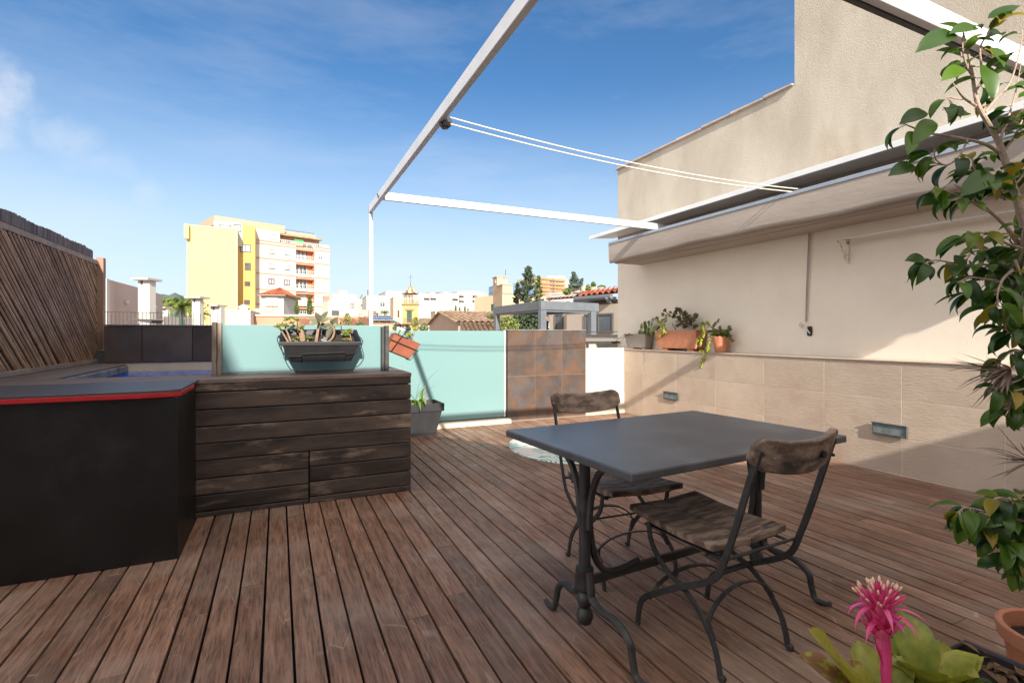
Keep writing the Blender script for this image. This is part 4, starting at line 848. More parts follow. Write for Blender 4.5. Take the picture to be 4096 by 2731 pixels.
s_.build('stems', M['stem'], t, smooth=True); l2.build('leaves', M['yel_leaf'], t, smooth=True, fix=False)
t = thing('spiky_jade', 'spiky dark green succulent bush in the small round terracotta pot', 'succulent', (4.70, 4.36, 1.1))
s_ = MB(); l2 = MB()
for pts in ([(1850,780),(1770,640),(1800,580),(1870,510)], [(1850,770),(1890,680),(1880,620)], [(1870,770),(1950,700),(2030,650),(2020,610)], [(1840,770),(1750,700),(1700,690)], [(1950,760),(2030,800),(2085,840)], [(1870,770),(1920,720),(2000,700),(2050,650)], [(1850,770),(1800,730),(1760,760)], [(1880,770),(1990,760),(2050,750)], [(1860,770),(1850,720),(1830,690)]):
    sprig(s_, l2, [z6(x, y, 4.69+rr.uniform(-.04,.05)) for x, y in pts], .026, 4, r0=.005)
for k in range(34): rosette(l2, z6(1880+rr.uniform(-130,130), 740+rr.uniform(-65,30), 4.70+rr.uniform(-.07,.06)), (rr.uniform(-.9,.3),-.4,.8), .036, 9, .022, rr, .7, .003)
s_.build('stems', M['stem'], t, smooth=True); l2.build('leaves', M['succ'], t, smooth=True, fix=False)
# ================================================================ bromeliad in a dark trough
t, _, _ = trough('dark_planter_box', mat('dark_purple_plastic', (.020,.016,.022), (.030,.024,.032), 8, .5), 'dark purple planter box holding the bromeliad in the bottom right corner', 'planter',
    [(1.34,.545,.0),(1.77,.545,.0),(1.77,.765,.0),(1.34,.765,.0)], [(1.29,.51,.272),(1.815,.51,.272),(1.80,.782,.272),(1.29,.782,.272)], th=.016, soil_d=.03, bevel=.012)
rr = random.Random(31)
mb = MB()
for k in range(90): leaf(mb, (rr.uniform(1.5,1.78), rr.uniform(.54,.755), .243+rr.uniform(0,.02)), (rr.uniform(-1,1), rr.uniform(-1,1), rr.uniform(-.1,.4)), (0,0,1), rr.uniform(.03,.06), .02, .4, rr.uniform(.2,1.4), 5, rr.random())
tag(mb.build('leaf_litter', leafmat('litter', (.05,.03,.015), (.22,.12,.05), (.04,.09,.02), rough=.7, trans=.1), smooth=True, fix=False), 'dry brown fallen leaves lying on the soil of the dark planter box', 'fallen leaves', kind='stuff')
def strap_leaf(mb, base, dr, Ln, W, curl, r, cup=.5, n=12):
    base = Vector(base); d = Vector(dr).normalized(); s = d.cross(Vector((0,0,1))); s = s.normalized() if s.length > .05 else Vector((1,0,0)); u = s.cross(d); p = base.copy(); vs = []
    for i in range(n+1):
        t_ = i/n; wd = W/2*(.72+.36*math.sin(PI*t_*.85)) if t_ < .86 else W/2*(.95-(t_-.86)/.14*.62)
        wv = .06*W*math.sin(t_*9+r*9)
        a = -curl*t_*t_; dd = d*math.cos(a)+u*math.sin(a); uu = u*math.cos(a)-d*math.sin(a)
        for q in (-1, -.55, 0, .55, 1): vs.append(p+s*wd*q+uu*(abs(q)**1.8*wd*cup*(1-.5*t_)+wv*q))
        p = p+dd*(Ln/n)
    vs[-3] = vs[-3]+(p-vs[-3])*.6
    mb.add(vs, [(i*5+k, i*5+k+1, i*5+k+6, i*5+k+5) for i in range(n) for k in range(4)], r)
t = thing('bromeliad', 'bromeliad with a pink flower head and broad yellow green leaves in the dark planter box', 'bromeliad', (1.40, .70, .27))
B1 = spot(3545, 2735, 1.19); B2 = spot(3720, 2700, 1.27); B1.z = .275; B2.z = .27
mb = MB()
cam_r = Vector((CY, -SY, 0)); cam_f = Vector((SY, CY, 0))
def D3(r_, f_, z_): return cam_r*r_+cam_f*f_+Vector((0,0,z_))
for (bse, dr, Ln, W, cu, r) in ((B1, D3(-.80,.25,1.25), .235, .100, .15, .66), (B1, D3(-.95,.5,1.0), .19, .08, .5, .85), (B1, D3(-1.3,.1,.55), .22, .042, .7, .6), (B1, D3(-.35,-.6,1.0), .12, .085, .35, .72), (B1, D3(.35,-.55,.9), .13, .08, .6, .55), (B1, D3(.6,.5,1.1), .15, .07, .5, .3), (B1, D3(.1,.7,1.0), .16, .07, .4, .45), (B1, D3(-.5,-.1,1.1), .11, .06, .2, .9), (B1, D3(1.0,-.1,.7), .14, .075, .8, .5),
        (B2, D3(-.5,-.4,1.1), .16, .095, .4, .38), (B2, D3(.15,-.5,1.0), .15, .10, .45, .5), (B2, D3(.6,-.1,1.0), .16, .085, .5, .62), (B2, D3(.1,.6,1.2), .19, .09, .4, .2), (B2, D3(.9,.3,.8), .17, .06, .7, .35), (B2, D3(-.6,.3,1.2), .17, .08, .4, .15), (B2, D3(-.1,-.9,.6), .15, .095, .7, .45), (B2, D3(.8,-.6,.6), .15, .08, .8, .7), (B2, D3(-.9,-.5,.6), .13, .08, .8, .3)):
    strap_leaf(mb, bse+D3(dr.dot(cam_r)*.02,dr.dot(cam_f)*.02,-.04), dr, Ln, W, cu, r)
rr = random.Random(77)
for bse, nn, rad in ((B1, 12, .9), (B2, 14, 1.0)):
    for k in range(nn):
        a_ = k*2.4+.4; e_ = rr.uniform(.45, 1.15); strap_leaf(mb, bse+D3(math.cos(a_)*.012, math.sin(a_)*.012, -.05), D3(math.cos(a_)*e_, math.sin(a_)*e_, 1.0), rr.uniform(.11,.16)*rad, rr.uniform(.06,.085), rr.uniform(.2,.9), rr.random())
mb.build('leaves', M['brom'], t, smooth=True, ang=70, fix=False)
fb = B1+Vector((0,0,.03)); ft = spot(3520, 2450, 1.20)
mb = MB(); P_ = smooth_path([fb, fb.lerp(ft, .5)+D3(.006,0,0), ft], 6); mb.tube(P_, [.0105+.0075*(i/len(P_))**2 for i in range(len(P_))], 10); mb.build('flower_stalk', M['pink'], t, smooth=True)
ax_ = (ft-fb).normalized(); mb = MB(); tips = MB(); rr = random.Random(6)
a0 = D3(1,0,0); b0 = D3(0,1,0)
for k in range(44):     # packed core of bracts
    a = k*2.4; f_ = k/44; d = (a0*math.cos(a)+b0*math.sin(a))*(.35+.55*f_)+ax_*(1.15-.3*f_)
    leaf(mb, ft-ax_*(.075*f_), d, -(a0*math.cos(a)+b0*math.sin(a))+ax_*.4, rr.uniform(.06,.085), .026, .5, -.15, 6, rr.random()*.8)
for k in range(80):
    a = rr.uniform(0, 2*PI); e_ = rr.uniform(.1, 1.2); d = ((a0*math.cos(a)+b0*math.sin(a))*e_+ax_).normalized(); p0 = ft+d*.02; p1 = ft+d*rr.uniform(.055, .082)
    mb.tube([p0, p0.lerp(p1,.6), p1], [.0035,.003,.0006], 5, rr.random()*.8)
    if k % 2 == 0: tips.ball(p1-d*.006, .003, .003, .008, seg=6, rings=5, M=d.to_track_quat('Z','Y').to_matrix())
for k in range(13):     # long bracts that arch out and hang
    a = 2*PI*k/13+rr.uniform(-.15,.15); o_ = a0*math.cos(a)+b0*math.sin(a); d = o_*1.0+ax_*rr.uniform(.6,1.3)
    leaf(mb, ft+ax_*rr.uniform(-.035,.012), d, ax_, rr.uniform(.085,.12), .012, .5, rr.uniform(1.5, 2.6), 12, rr.random()*.8+.2)
for k in range(4):
    a = k*1.7+.5; o_ = a0*math.cos(a)+b0*math.sin(a); leaf(mb, fb.lerp(ft, .12+.16*k), o_*.35+ax_, -o_, .085, .024, .6, -.25, 6, .4+.12*k)
mb.build('flower_head', M['pink'], t, smooth=True, fix=False); tips.build('flower_tips', M['anther'], t, smooth=True)
# ================================================================ ficus in a terracotta pot
PX_, PY_ = 2.215, .725
t = thing('large_terracotta_pot', 'wide round terracotta pot of the ficus at the right edge of the photo', 'plant pot', (PX_, PY_, 0))
mb = MB(); mb.lathe((PX_,PY_,0), [(.09,0),(.10,.015),(.122,.155),(.126,.170),(.140,.175),(.143,.217),(.136,.222),(.125,.217),(.120,.17)], 40, close=False); mb.build('body', M['terra'], t, smooth=True, ang=45)
mb = MB(); mb.lathe((PX_,PY_,0), [(.121,.165),(.07,.168),(.02,.17),(.001,.17)], 24, close=False); mb.build('soil', M['soil'], t, smooth=True)
t = thing('ficus_tree', 'weeping fig with glossy drooping green leaves reaching in from the right edge', 'tree', (2.16, .73, .24))
wood = MB(); lv = MB(); rr = random.Random(12)
def br(px, d, r0, r1, n=5, d1=None):
    d1 = d if d1 is None else d1; k = len(px); P_ = smooth_path([spot(u, v, d+(d1-d)*i/(k-1)) for i, (u, v) in enumerate(px)], n); m_ = len(P_)
    wood.tube(P_, [r0+(r1-r0)*i/(m_-1) for i in range(m_)], 7); return P_
DF = 1.52
base = Vector((2.225,.72,.165)); s1 = spot(4190, 1700, DF)
wood.tube(smooth_path([base, base.lerp(s1,.5)+Vector((.015,.01,0)), s1, spot(4175,1300,DF), spot(4130,1020,DF), spot(4096,903,DF), spot(4052,746,DF), spot(4003,590,DF), spot(3980,541,DF), spot(3918,434,DF), spot(3900,371,DF), spot(3888,290,DF), spot(3870,200,DF), spot(3850,120,DF)],4), [.0165-.0148*i/52 for i in range(53)], 9)
twigs = []
def tw(px, d, r0=.004, dn=1, d1=None, skip=0, size=1.0):
    P_ = br(px, d, r0, .0012, 5, d1); twigs.append((P_, dn, skip, size))
tw([(3994,608),(3927,572),(3797,545),(3708,532),(3650,510),(3608,492)], DF, .0055, 1, 1.46, 22)
tw([(4070,970),(4020,903),(3962,849),(3900,795),(3815,737)], DF, .007, 1, 1.45, 14)
tw([(3905,425),(3851,389),(3811,331)], DF, .004, 0)
tw([(3851,398),(3820,395),(3790,390),(3810,420),(3770,440)], 1.5, .0022, 1, 1.46, 10)
tw([(3870,560),(3840,620),(3790,660),(3745,640),(3735,590)], 1.50, .003, 1, 1.42, 6)
tw([(3925,700),(3905,690),(3890,650),(3905,640)], 1.5, .003, 1)
tw([(3888,300),(3865,260),(3850,190),(3855,110)], DF, .004, 1, 1.5)
tw([(3900,370),(3930,310),(3920,200),(3950,140),(3990,90)], DF, .004, 1, 1.48)
tw([(3940,450),(3980,400),(4040,330),(4080,200),(4090,120)], DF, .004, 1, 1.56)
tw([(3995,570),(4030,480),(4060,380),(4085,250)], DF, .004, 1, 1.6)
tw([(3985,540),(4020,500),(4060,470),(4110,420)], DF, .004, 1, 1.46)
tw([(4005,620),(4050,560),(4080,500),(4120,430)], DF, .004, 1, 1.56)
tw([(4052,746),(4100,690),(4130,600)], DF, .004, 1)
tw([(3962,849),(3920,830),(3870,800),(3770,760),(3735,770)], 1.47, .003, 1, 1.43, 8)
tw([(4052,746),(4020,700),(3990,680)], DF, .003, 1)
tw([(4020,800),(4000,760),(3960,735),(3900,720)], 1.50, .003, 1, 1.44)
tw([(4090,870),(4140,820),(4170,700)], DF, .004, 1)
# mid mass
for px, d in (([(4110,1000),(4040,980),(3960,940),(3900,930),(3860,950)],1.48), ([(4110,1010),(4030,1020),(3950,1000),(3890,1010),(3860,1050)],1.55), ([(4110,1060),(4040,1080),(3960,1060),(3880,1060),(3800,1050),(3740,1040),(3690,1060)],1.5),
              ([(4120,1090),(4050,1130),(3970,1120),(3880,1110),(3830,1130)],1.46), ([(4120,1130),(4040,1180),(3960,1170),(3900,1160),(3850,1180)],1.55), ([(4130,1150),(4060,1230),(4000,1260),(3960,1230)],1.5), ([(4120,1200),(4080,1280),(4040,1330),(4010,1290)],1.48), ([(4060,1040),(4080,1100),(4090,1200),(4095,1280)],1.44),
              ([(4130,1080),(4080,1000),(4040,960),(4080,900)],1.58), ([(4120,1050),(4090,960),(4100,880)],1.45), ([(4050,1080),(4010,1120),(3990,1180),(3995,1230)],1.43), ([(4100,950),(4050,1000),(4020,1060),(4030,1120)],1.62)):
    tw(px, d, .0045, 1, d-.05)
for px, d in (([(4160,1380),(4090,1400),(4040,1410),(4010,1440)],1.5), ([(4160,1440),(4110,1500),(4050,1530),(3990,1540)],1.5), ([(4170,1480),(4120,1560),(4060,1600),(4030,1640)],1.48), ([(4180,1520),(4130,1600),(4090,1660)],1.52), ([(4150,1530),(4080,1560),(4020,1560),(3960,1545)],1.46), ([(4180,1620),(4110,1560),(4060,1500),(4040,1520)],1.54)):
    tw(px, d, .004, 1, d-.03)
for px, d in (([(4180,1840),(4120,1835),(4060,1840),(4020,1835)],1.5), ([(4180,1870),(4130,1900),(4090,1925)],1.48)): tw(px, d, .004, 0, d-.03)
for px, d in (([(4180,2080),(4100,2040),(4040,2000),(3990,1990),(3960,2010)],1.40), ([(4180,2100),(4080,2080),(3990,2060),(3920,2040),(3860,2030),(3830,2050)],1.38), ([(4180,2140),(4090,2130),(4010,2110),(3960,2100),(3900,2090)],1.42), ([(4170,2170),(4090,2170),(4020,2160),(3990,2170)],1.38), ([(4170,2200),(4110,2220),(4060,2240),(4040,2250)],1.40), ([(4140,2130),(4080,2080),(4060,2020),(4080,1990)],1.45), ([(4170,2250),(4120,2270),(4080,2290)],1.38), ([(4170,2060),(4130,2010),(4090,1995)],1.40), ([(4160,2110),(4110,2070),(4040,2050),(3960,2045)],1.46)):
    tw(px, d, .005, 1, d-.02)
for P_, dn, skip, size in twigs:
    if not dn: continue
    i = skip+rr.randrange(3)
    while i < len(P_)-1:
        p = P_[i]; d = (P_[i+1]-P_[i]).normalized()
        o1 = d.cross(Vector((0,0,1))); o1 = o1.normalized() if o1.length > .1 else cam_r.copy()
        sgn = rr.choice((-1, 1)); dd = d*rr.uniform(.3,1.0)+o1*sgn*rr.uniform(.3,1.0)+Vector((0,0,rr.uniform(-.9,.15)))
        if rr.random() < .34: lv_r = rr.uniform(.55, .93)
        else: lv_r = rr.uniform(0, .6)
        up_ = Vector((rr.uniform(-.5,.5)-.3, rr.uniform(-.9,.2), 1))
        ln = rr.uniform(.045,.085)*size; pe = p+dd.normalized()*.012; wood.tube([p, pe], .0011, 4)
        leaf(lv, pe, dd, up_, ln, ln*rr.uniform(.36,.47), rr.uniform(.25,.7), rr.uniform(.5,1.9), 9, lv_r)
        i += rr.choice((0, 1, 1, 2)) if p.z < 1.72 else rr.choice((1, 1, 2, 2))
# a few leaves that shape the outline
for (u, v, u2, v2, d, r_) in ((3815,130,3705,200,1.5,.2),(3905,110,3830,140,1.5,.3),(3950,75,4080,40,1.48,.15),(3850,270,3795,325,1.5,.7),(3930,260,3975,380,1.47,.4),(3965,190,4010,260,1.47,.4),(3700,445,3630,500,1.48,.2),(3730,480,3680,570,1.47,.75),(3650,525,3645,610,1.47,.75),(3655,660,3585,710,1.46,.3),(3870,450,3850,480,1.48,.7),(3960,690,3880,780,1.44,.45),(3775,790,3800,810,1.44,.4),(3930,610,3960,640,1.5,.7),(3780,770,3715,830,1.45,.2),(3700,1035,3645,1060,1.48,.3),(3720,1060,3700,1110,1.47,.75),(3830,1020,3840,1090,1.47,.3)):
    a, b_ = spot(u, v, d), spot(u2, v2, d-.03); leaf(lv, a, b_-a+Vector((0,0,.02)), -cam_f+Vector((0,0,.6)), (b_-a).length*1.15, (b_-a).length*.5, .25, .35, 9, r_)
wood.build('branches', M['bark'], t, smooth=True); lv.build('leaves', M['ficus'], t, smooth=True, ang=80, fix=False)
# air plants
def airplant(lab, c, n, Ln, spread, lean, seed):
    t = thing('air_plant', lab, 'air plant', tuple(c), 0, 'air plants tied into the fig tree'); rr = random.Random(seed); mb = MB()
    for k in range(n):
        a = rr.uniform(0, 2*PI); d = D3(math.cos(a)*spread, math.sin(a)*spread*.6, rr.uniform(-.5,.6))+D3(*lean); leaf(mb, c, d, (0,0,1), Ln*rr.uniform(.6,1.15), .0075, .6, rr.uniform(-.4,.9), 8, rr.random())
    mb.build('leaves', M['dry'], t, smooth=True, fix=False)
airplant('large brown spiky air plant hanging level with the wall ledge', spot(4045,1480,1.46), 46, .14, .8, (-1.0,0,-.35), 1)
airplant('grey spiky air plant nested among the middle fig branches', spot(4060,1090,1.47), 30, .13, .8, (-.7,0,.1), 2)
airplant('pale thin whisker air plant low in the tree beside the wall base', spot(4125,1850,1.46), 14, .12, .7, (-1.2,0,.15), 3)
# ================================================================ town beyond the terrace
GZ = -16.0
mb = MB(); mb.grid(lambda u, v: ((u-.5)*9000, -60+v*6000, GZ+0*u), 8, 8); setting(mb, 'ground', mat('town_ground', (.20,.17,.14), (.34,.30,.26), .08, .9))
c1 = lambda x, y: (x/2.24, 800+y/2.24)
k2 = lambda x, y: (700+x/3.136, 800+y/3.136)
k3 = lambda x, y: (1300+x/3.36, 1000+y/3.36)
k4 = lambda x, y: (1900+x/3.36, 1000+y/3.36)
class Plane:
    """a vertical wall plane through two plan points"""
    def __init__(s, uL, dL, uR, dR):
        a, b = spot(uL, 1335, dL), spot(uR, 1335, dR); s.A = Vector((a.x, a.y, 0)); s.B = Vector((b.x, b.y, 0)); s.w = (s.B-s.A).length
        s.x = (s.B-s.A).normalized(); s.n = Vector((s.x.y, -s.x.x, 0))
    def sz(s, u, v):
        a = (u-2048)/F; r = Vector((a*CY+SY, CY-a*SY, 0)); b = -(v-1335)/F
        # A + x*t = r*k
        det = r.x*(-s.x.y)-r.y*(-s.x.x); k = (s.A.x*(-s.x.y)-s.A.y*(-s.x.x))/det; p = r*k
        return ((p-s.A).dot(s.x), EYE+b*k)
    def P(s, q, z, o=0.0): return s.A+s.x*q+s.n*o+Vector((0,0,z))
    def box(s, mb, s0, s1, z0, z1, o0, o1, r=None):
        mb.hull8([s.P(s0,z0,o0), s.P(s1,z0,o0), s.P(s1,z0,o1), s.P(s0,z0,o1)], [s.P(s0,z1,o0), s.P(s1,z1,o0), s.P(s1,z1,o1), s.P(s0,z1,o1)], r)
    def rect(s, a, b):
        um, vm = (a[0]+b[0])/2, (a[1]+b[1])/2
        return s.sz(a[0], vm)[0], s.sz(b[0], vm)[0], s.sz(um, b[1])[1], s.sz(um, a[1])[1]
BM = {}
def bmat(n, c, v=.08, **k):
    if n not in BM: BM[n] = mat(n, c, tuple(min(1, x*(1+v)) for x in c), k.pop('scale', .35), k.pop('rough', .85), **k)
    return BM[n]
pane = mat('window_pane', (.03,.035,.04), (.10,.12,.14), .4, .12, spec=.8)
pane_b = mat('bright_pane', (.26,.28,.30), (.36,.38,.40), .6, .25)
fr_w = bmat('white_frame', (.46,.46,.45)); fr_b = bmat('brown_frame', (.10,.05,.04)); fr_g = bmat('grey_frame', (.075,.075,.075)); fr_green = bmat('green_shutter', (.02,.07,.055))
slit = bmat('near_black_trim', (.03,.025,.02)); shut = bmat('shutter', (.52,.51,.49))  # first one is a plain near-black for rails, caps and copings
def win(pl, a, b, par, pm=None, fm=None, mull=1, fw=.07, o=.0, name='window'):
    s0, s1, z0, z1 = pl.rect(a, b); f = MB()
    pl.box(f, s0, s1, z0, z0+fw, o+.002, o+.09); pl.box(f, s0, s1, z1-fw, z1, o+.002, o+.09); pl.box(f, s0, s0+fw, z0+fw, z1-fw, o+.002, o+.085); pl.box(f, s1-fw, s1, z0+fw, z1-fw, o+.002, o+.085)
    for k in range(mull): q = s0+(s1-s0)*(k+1)/(mull+1); pl.box(f, q-fw*.4, q+fw*.4, z0+fw, z1-fw, o+.002, o+.075)
    w_ = f.build(name, fm or fr_w, par); g = MB(); pl.box(g, s0+fw*.6, s1-fw*.6, z0+fw*.6, z1-fw*.6, o+.001, o+.03); g.build('pane', pm or pane, w_); return w_
def shutter(pl, a, b, par, frac=.8, o=.0):
    """rolled down shutter in a shallow opening, dark slot under it"""
    s0, s1, z0, z1 = pl.rect(a, b); g = MB(); pl.box(g, s0, s1, z0, z1, o+.001, o+.03); w_ = g.build('window', pane, par)
    f = MB(); pl.box(f, s0-.02, s1+.02, z1-(z1-z0)*frac, z1, o+.031, o+.08); pl.box(f, s0-.08, s1+.08, z0-.1, z0-.005, o+.001, o+.12); f.build('shutter', shut, w_)
    f = MB(); pl.box(f, s0-.04, s1+.04, z1+.005, z1+.09, o+.001, o+.20); f.build('shutter_box', bmat('peach_trim', (.33,.22,.16)), w_); return w_
def block(name, lab, cat, pl, a, b, depth, m, z0=GZ, group=None, par=None, part='wall', roofm=None, cap=True, o=0.0):
    """building volume whose front face covers the measured rectangle a (top left) to b (bottom right)"""
    s0, s1, _, z1 = pl.rect(a, b); t = par or thing(name, lab, cat, tuple(pl.P((s0+s1)/2, z0)), 0, group)
    g = MB(); pl.box(g, s0, s1, z0, z1, -depth, o); g.build(part, m, t)
    if cap: g = MB(); pl.box(g, s0-.05, s1+.05, z1+.002, z1+.12, -depth-.05, o+.06); g.build('parapet_cap', roofm or m, t)
    return t
def tiled(P00, P10, P01, P11, pitch=.25, rows=14, amp=.05, mt=None, name='roof', par=None):
    P00, P10, P01, P11 = map(Vector, (P00, P10, P01, P11)); w_ = (P10-P00).length; n = max(4, int(w_/pitch)); nrm = (P10-P00).cross(P01-P00).normalized()
    if nrm.z < 0: nrm = -nrm
    g = MB(); rr = random.Random(int(w_*100))
    for j in range(rows):
        for i in range(n):
            for q in range(4):
                u0, u1 = (i+q/4)/n, (i+(q+1)/4)/n; r_ = rr.random() if q == 0 else r_
                vs = []
                for (u, v, st) in ((u0, j/rows, .03), (u1, j/rows, .03), (u1, (j+1)/rows, 0), (u0, (j+1)/rows, 0)):
                    h_ = amp*abs(math.sin(PI*u*n)); vs.append(P00.lerp(P10, u).lerp(P01.lerp(P11, u), v)+nrm*(h_+st))
                g.add(vs, [(0,1,2,3)], r_)
    # underside body
    g.add([P00-nrm*.02, P10-nrm*.02, P11-nrm*.02, P01-nrm*.02], [(0,1,2,3)], .5)
    return g.build(name, mt, par, fix=False)
M['rooftile'] = mat('old_roof_tile', (.27,.17,.10), (.44,.30,.20), 2.0, .85, rnd=.30, c3=(.20,.15,.11), s3=.8, lo3=.5, hi3=.75)
M['redtile'] = mat('red_roof_tile', (.38,.09,.04), (.46,.14,.065), 2.0, .8, rnd=.2)
M['hillm'] = mat('wooded_hill', (.05,.085,.085), (.085,.12,.11), .02, .95)  # bluish green carries the distance haze in the hill colour
# hills
def ridge(u, v):
    q = -420+u*760; base_d = 2600+v*700
    hgt = (0 if v == 0 else 1)*0
    return spot(q, 1335, base_d)
mb = MB(); n = 60; prof = []
for i in range(n+1):
    u = -300+i*1500/n
    hv = 1172+ (abs(u-600)*.03) + 10*math.sin(i*.9)+6*math.sin(i*2.3)+ max(0, (u-640))*.16
    prof.append((u, hv))
vs = []
for (u, hv) in prof: 
    a = spot(u, hv, 3000); b_ = spot(u, 1335, 2300); c_ = spot(u, 1335, 3900); vs += [Vector((b_.x,b_.y,GZ)), b_.lerp(a,.6)+Vector((0,0,-12)), a, Vector((c_.x,c_.y,GZ))]
mb.add(vs, [(i*4+k, (i+1)*4+k, (i+1)*4+k+1, i*4+k+1) for i in range(n) for k in range(3)]); setting(mb, 'hills', M['hillm'], smooth=True, ang=80)
# ---- foliage
fol = {'dark': leafmat('conifer_green', (.018,.035,.018), (.065,.10,.045), rough=.7, trans=.15), 'mid': leafmat('bush_green', (.035,.06,.015), (.12,.17,.04), rough=.6, trans=.2), 'lite': leafmat('palm_green', (.05,.09,.02), (.20,.24,.05), rough=.5, trans=.2), 'grey': leafmat('blue_conifer', (.035,.06,.045), (.10,.15,.11), rough=.7, trans=.15)}
def clumps(mb, c, rx, rz, n, sz, rr, fn=None):
    for k in range(n):
        a = rr.uniform(0, 2*PI); h_ = rr.random(); w_ = fn(h_) if fn else math.sin(PI*(h_*.9+.05))**.7
        q = rr.random()**.45*w_*rx; p = Vector(c)+Vector((q*math.cos(a), q*math.sin(a), h_*rz)); d = Vector((rr.uniform(-1,1), rr.uniform(-1,1), rr.uniform(-.3,1)))
        s_ = sz*rr.uniform(.5,1.3); o1 = d.orthogonal().normalized()*s_; o2 = d.cross(o1).normalized()*s_*.5; d = d.normalized()*s_
        mb.add([p-o1*.5, p-o2+d*.3, p+o1*.5+d*.5, p+o2+d*.1], [(0,1,2,3)], rr.random())
def tree(name, lab, cat, u, vtop, vbot, d, wpx, m, n, sz, fn=None, seed=1, trunk=True, group=None, zb=None):
    top_, bot = spot(u, vtop, d), spot(u, vbot, d); rr = random.Random(seed); t = thing(name, lab, cat, (bot.x, bot.y, bot.z), 0, group); rx = wpx/2*d/F
    mb = MB(); clumps(mb, bot, rx, top_.z-bot.z, n, sz*d/F, rr, fn); mb.build('foliage', m, t, fix=False)
    if trunk:
        mb = MB(); zb_ = GZ if zb is None else zb; mb.tube([(bot.x,bot.y,zb_), (bot.x,bot.y,bot.z), (bot.x+rx*.05,bot.y,top_.z-(top_.z-bot.z)*.12)], [rx*.13+.05, rx*.09+.03, .02], 7)
        for k in range(8):
            a = rr.uniform(0, 2*PI); h_ = rr.uniform(.1,.75); w_ = (fn(h_) if fn else .7)*rx*.7; z_ = bot.z+(top_.z-bot.z)*h_; mb.tube([(bot.x,bot.y,z_), (bot.x+w_*math.cos(a), bot.y+w_*math.sin(a), z_+w_*.35)], [.04+rx*.02, .01], 5)
        mb.build('trunk', M['barkdark'], t)
    return t
# ---- yellow building
Y1 = Plane(k2(150,0)[0], 88, k2(785,0)[0], 91.5); yel = bmat('yellow_more_lit', (.50,.385,.165)); yel2 = bmat('yellow_less_lit', (.50,.31,.09)); wh = bmat('white_wall', (.43,.41,.38))  # one wall paint; its sunnier and less lit faces put into two colours
t = block('yellow_building', 'tall plain yellow building left of the cream apartment block', 'building', Y1, k2(150,342), k2(785,1420), 14, yel, roofm=wh)
s0, s1, z0, z1 = Y1.rect(k2(122,335), k2(150,492)); g = MB(); Y1.box(g, s0, .35, z0, z1+.3, .01, .9); Y1.box(g, 2.0, Y1.w, z1-.5, z1+.3, .01, .02); g.build('corner_box', yel, t)
Y2 = Plane(k2(790,0)[0], 95.0, k2(1005,0)[0], 96.2)
s0, s1, z0, z1 = Y2.rect(k2(790,318), k2(1005,1420)); g = MB(); Y2.box(g, s0-.6, s1, GZ, z1, -12, 0); g.build('stair_wing', yel2, t)
s0, s1, z0, z1 = Y2.rect(k2(490,275), k2(850,440)); g = MB(); Y2.box(g, s0, s1, z0-2, z1, -10, .35); g.build('penthouse', wh, t)
for a, b_ in (((557,318),(703,372)), ((738,312),(832,402))): win(Y2, k2(*a), k2(*b_), t, pane_b, fr_g, 0, .12, .36)
win(Y2, k2(820,557), k2(953,655), t, pane_b, fr_g, 1, .12)
for a, b_ in (((875,790),(952,882)), ((872,1022),(945,1080)), ((865,1253),(940,1312))): win(Y2, k2(*a), k2(*b_), t, pane, fr_b, 1, .14)
g = MB(); q = Y1.rect(k2(772,400), k2(784,1380)); Y1.box(g, Y1.w-.25, Y1.w-.1, q[2], q[3], .01, .15); g.build('drainpipe', bmat('pale_pipe', (.6,.55,.4)), t)
g = MB(); q = Y1.rect(k2(120,315), k2(480,345)); 
for k in range(9): Y1.box(g, q[0]+1+(q[1]-q[0]-1)*k/8, q[0]+1.05+(q[1]-q[0]-1)*k/8, q[2], q[3], -1.05, -1.0)
Y1.box(g, q[0]+1, q[1], q[3]-.06, q[3], -1.06, -.99); g.build('roof_railing', fr_w, t)
# ---- cream apartment block
C = Plane(k2(1030,0)[0], 99.5, k2(1935,0)[0], 110); crm = bmat('cream_wall', (.48,.42,.355)); pea = bmat('peach_wall', (.43,.265,.18)); org = bmat('orange_recess', (.50,.19,.11))
t = thing('apartment_block', 'cream six storey apartment block with peach roof storey and orange balcony recesses', 'building', tuple(C.P(C.w/2, GZ)))
def cseg(a, b_, m, name, o0=-12, o1=0.0, zb=None): 
    s0, s1, z0, z1 = C.rect(a, b_); g = MB(); C.box(g, s0, s1, z0 if zb is None else zb, z1, o0, o1); return g.build(name, m, t)
def line_z(x, yL, yR):  # a string course that is level in the world
    return C.sz(*k2(x, yL+(yR-yL)*(x-1040)/890))[1]
wb0, wb1 = C.sz(*k2(1515,900))[0], C.sz(*k2(1752,900))[0]; sL, sM, sR = -2.0, C.sz(*k2(1315,500))[0], C.sz(*k2(1935,900))[0]
zc = [C.sz(*k2(1640, y))[1] for y in (611, 782, 962, 1150, 1327)]   # storey lines read at mid facade
zT = C.sz(*k2(1640, 573))[1]; zP = C.sz(*k2(1180, 385))[1]
g = MB(); C.box(g, sL, wb0, GZ, zT, -12, 0); C.box(g, wb1, sR, GZ, zT, -12, 0); C.box(g, wb0, wb1, GZ, zT, -12, -1.4); C.box(g, sL, sM, zT+.002, zP, -12, -.002); g.build('wall', crm, t)
g = MB(); C.box(g, sM, C.sz(*k2(1865,500))[0], zT+.002, C.sz(*k2(1640,455))[1], -12, -2.2); g.build('top_storey', pea, t)
g = MB(); 
zz0, zz1 = C.sz(*k2(1640,478))[1], C.sz(*k2(1640,452))[1]; C.box(g, sM, C.sz(*k2(1868,500))[0], zz0+.1, zz1, -2.3, -.6); tt = g.build('terrace_eave', M['rooftile'], t)
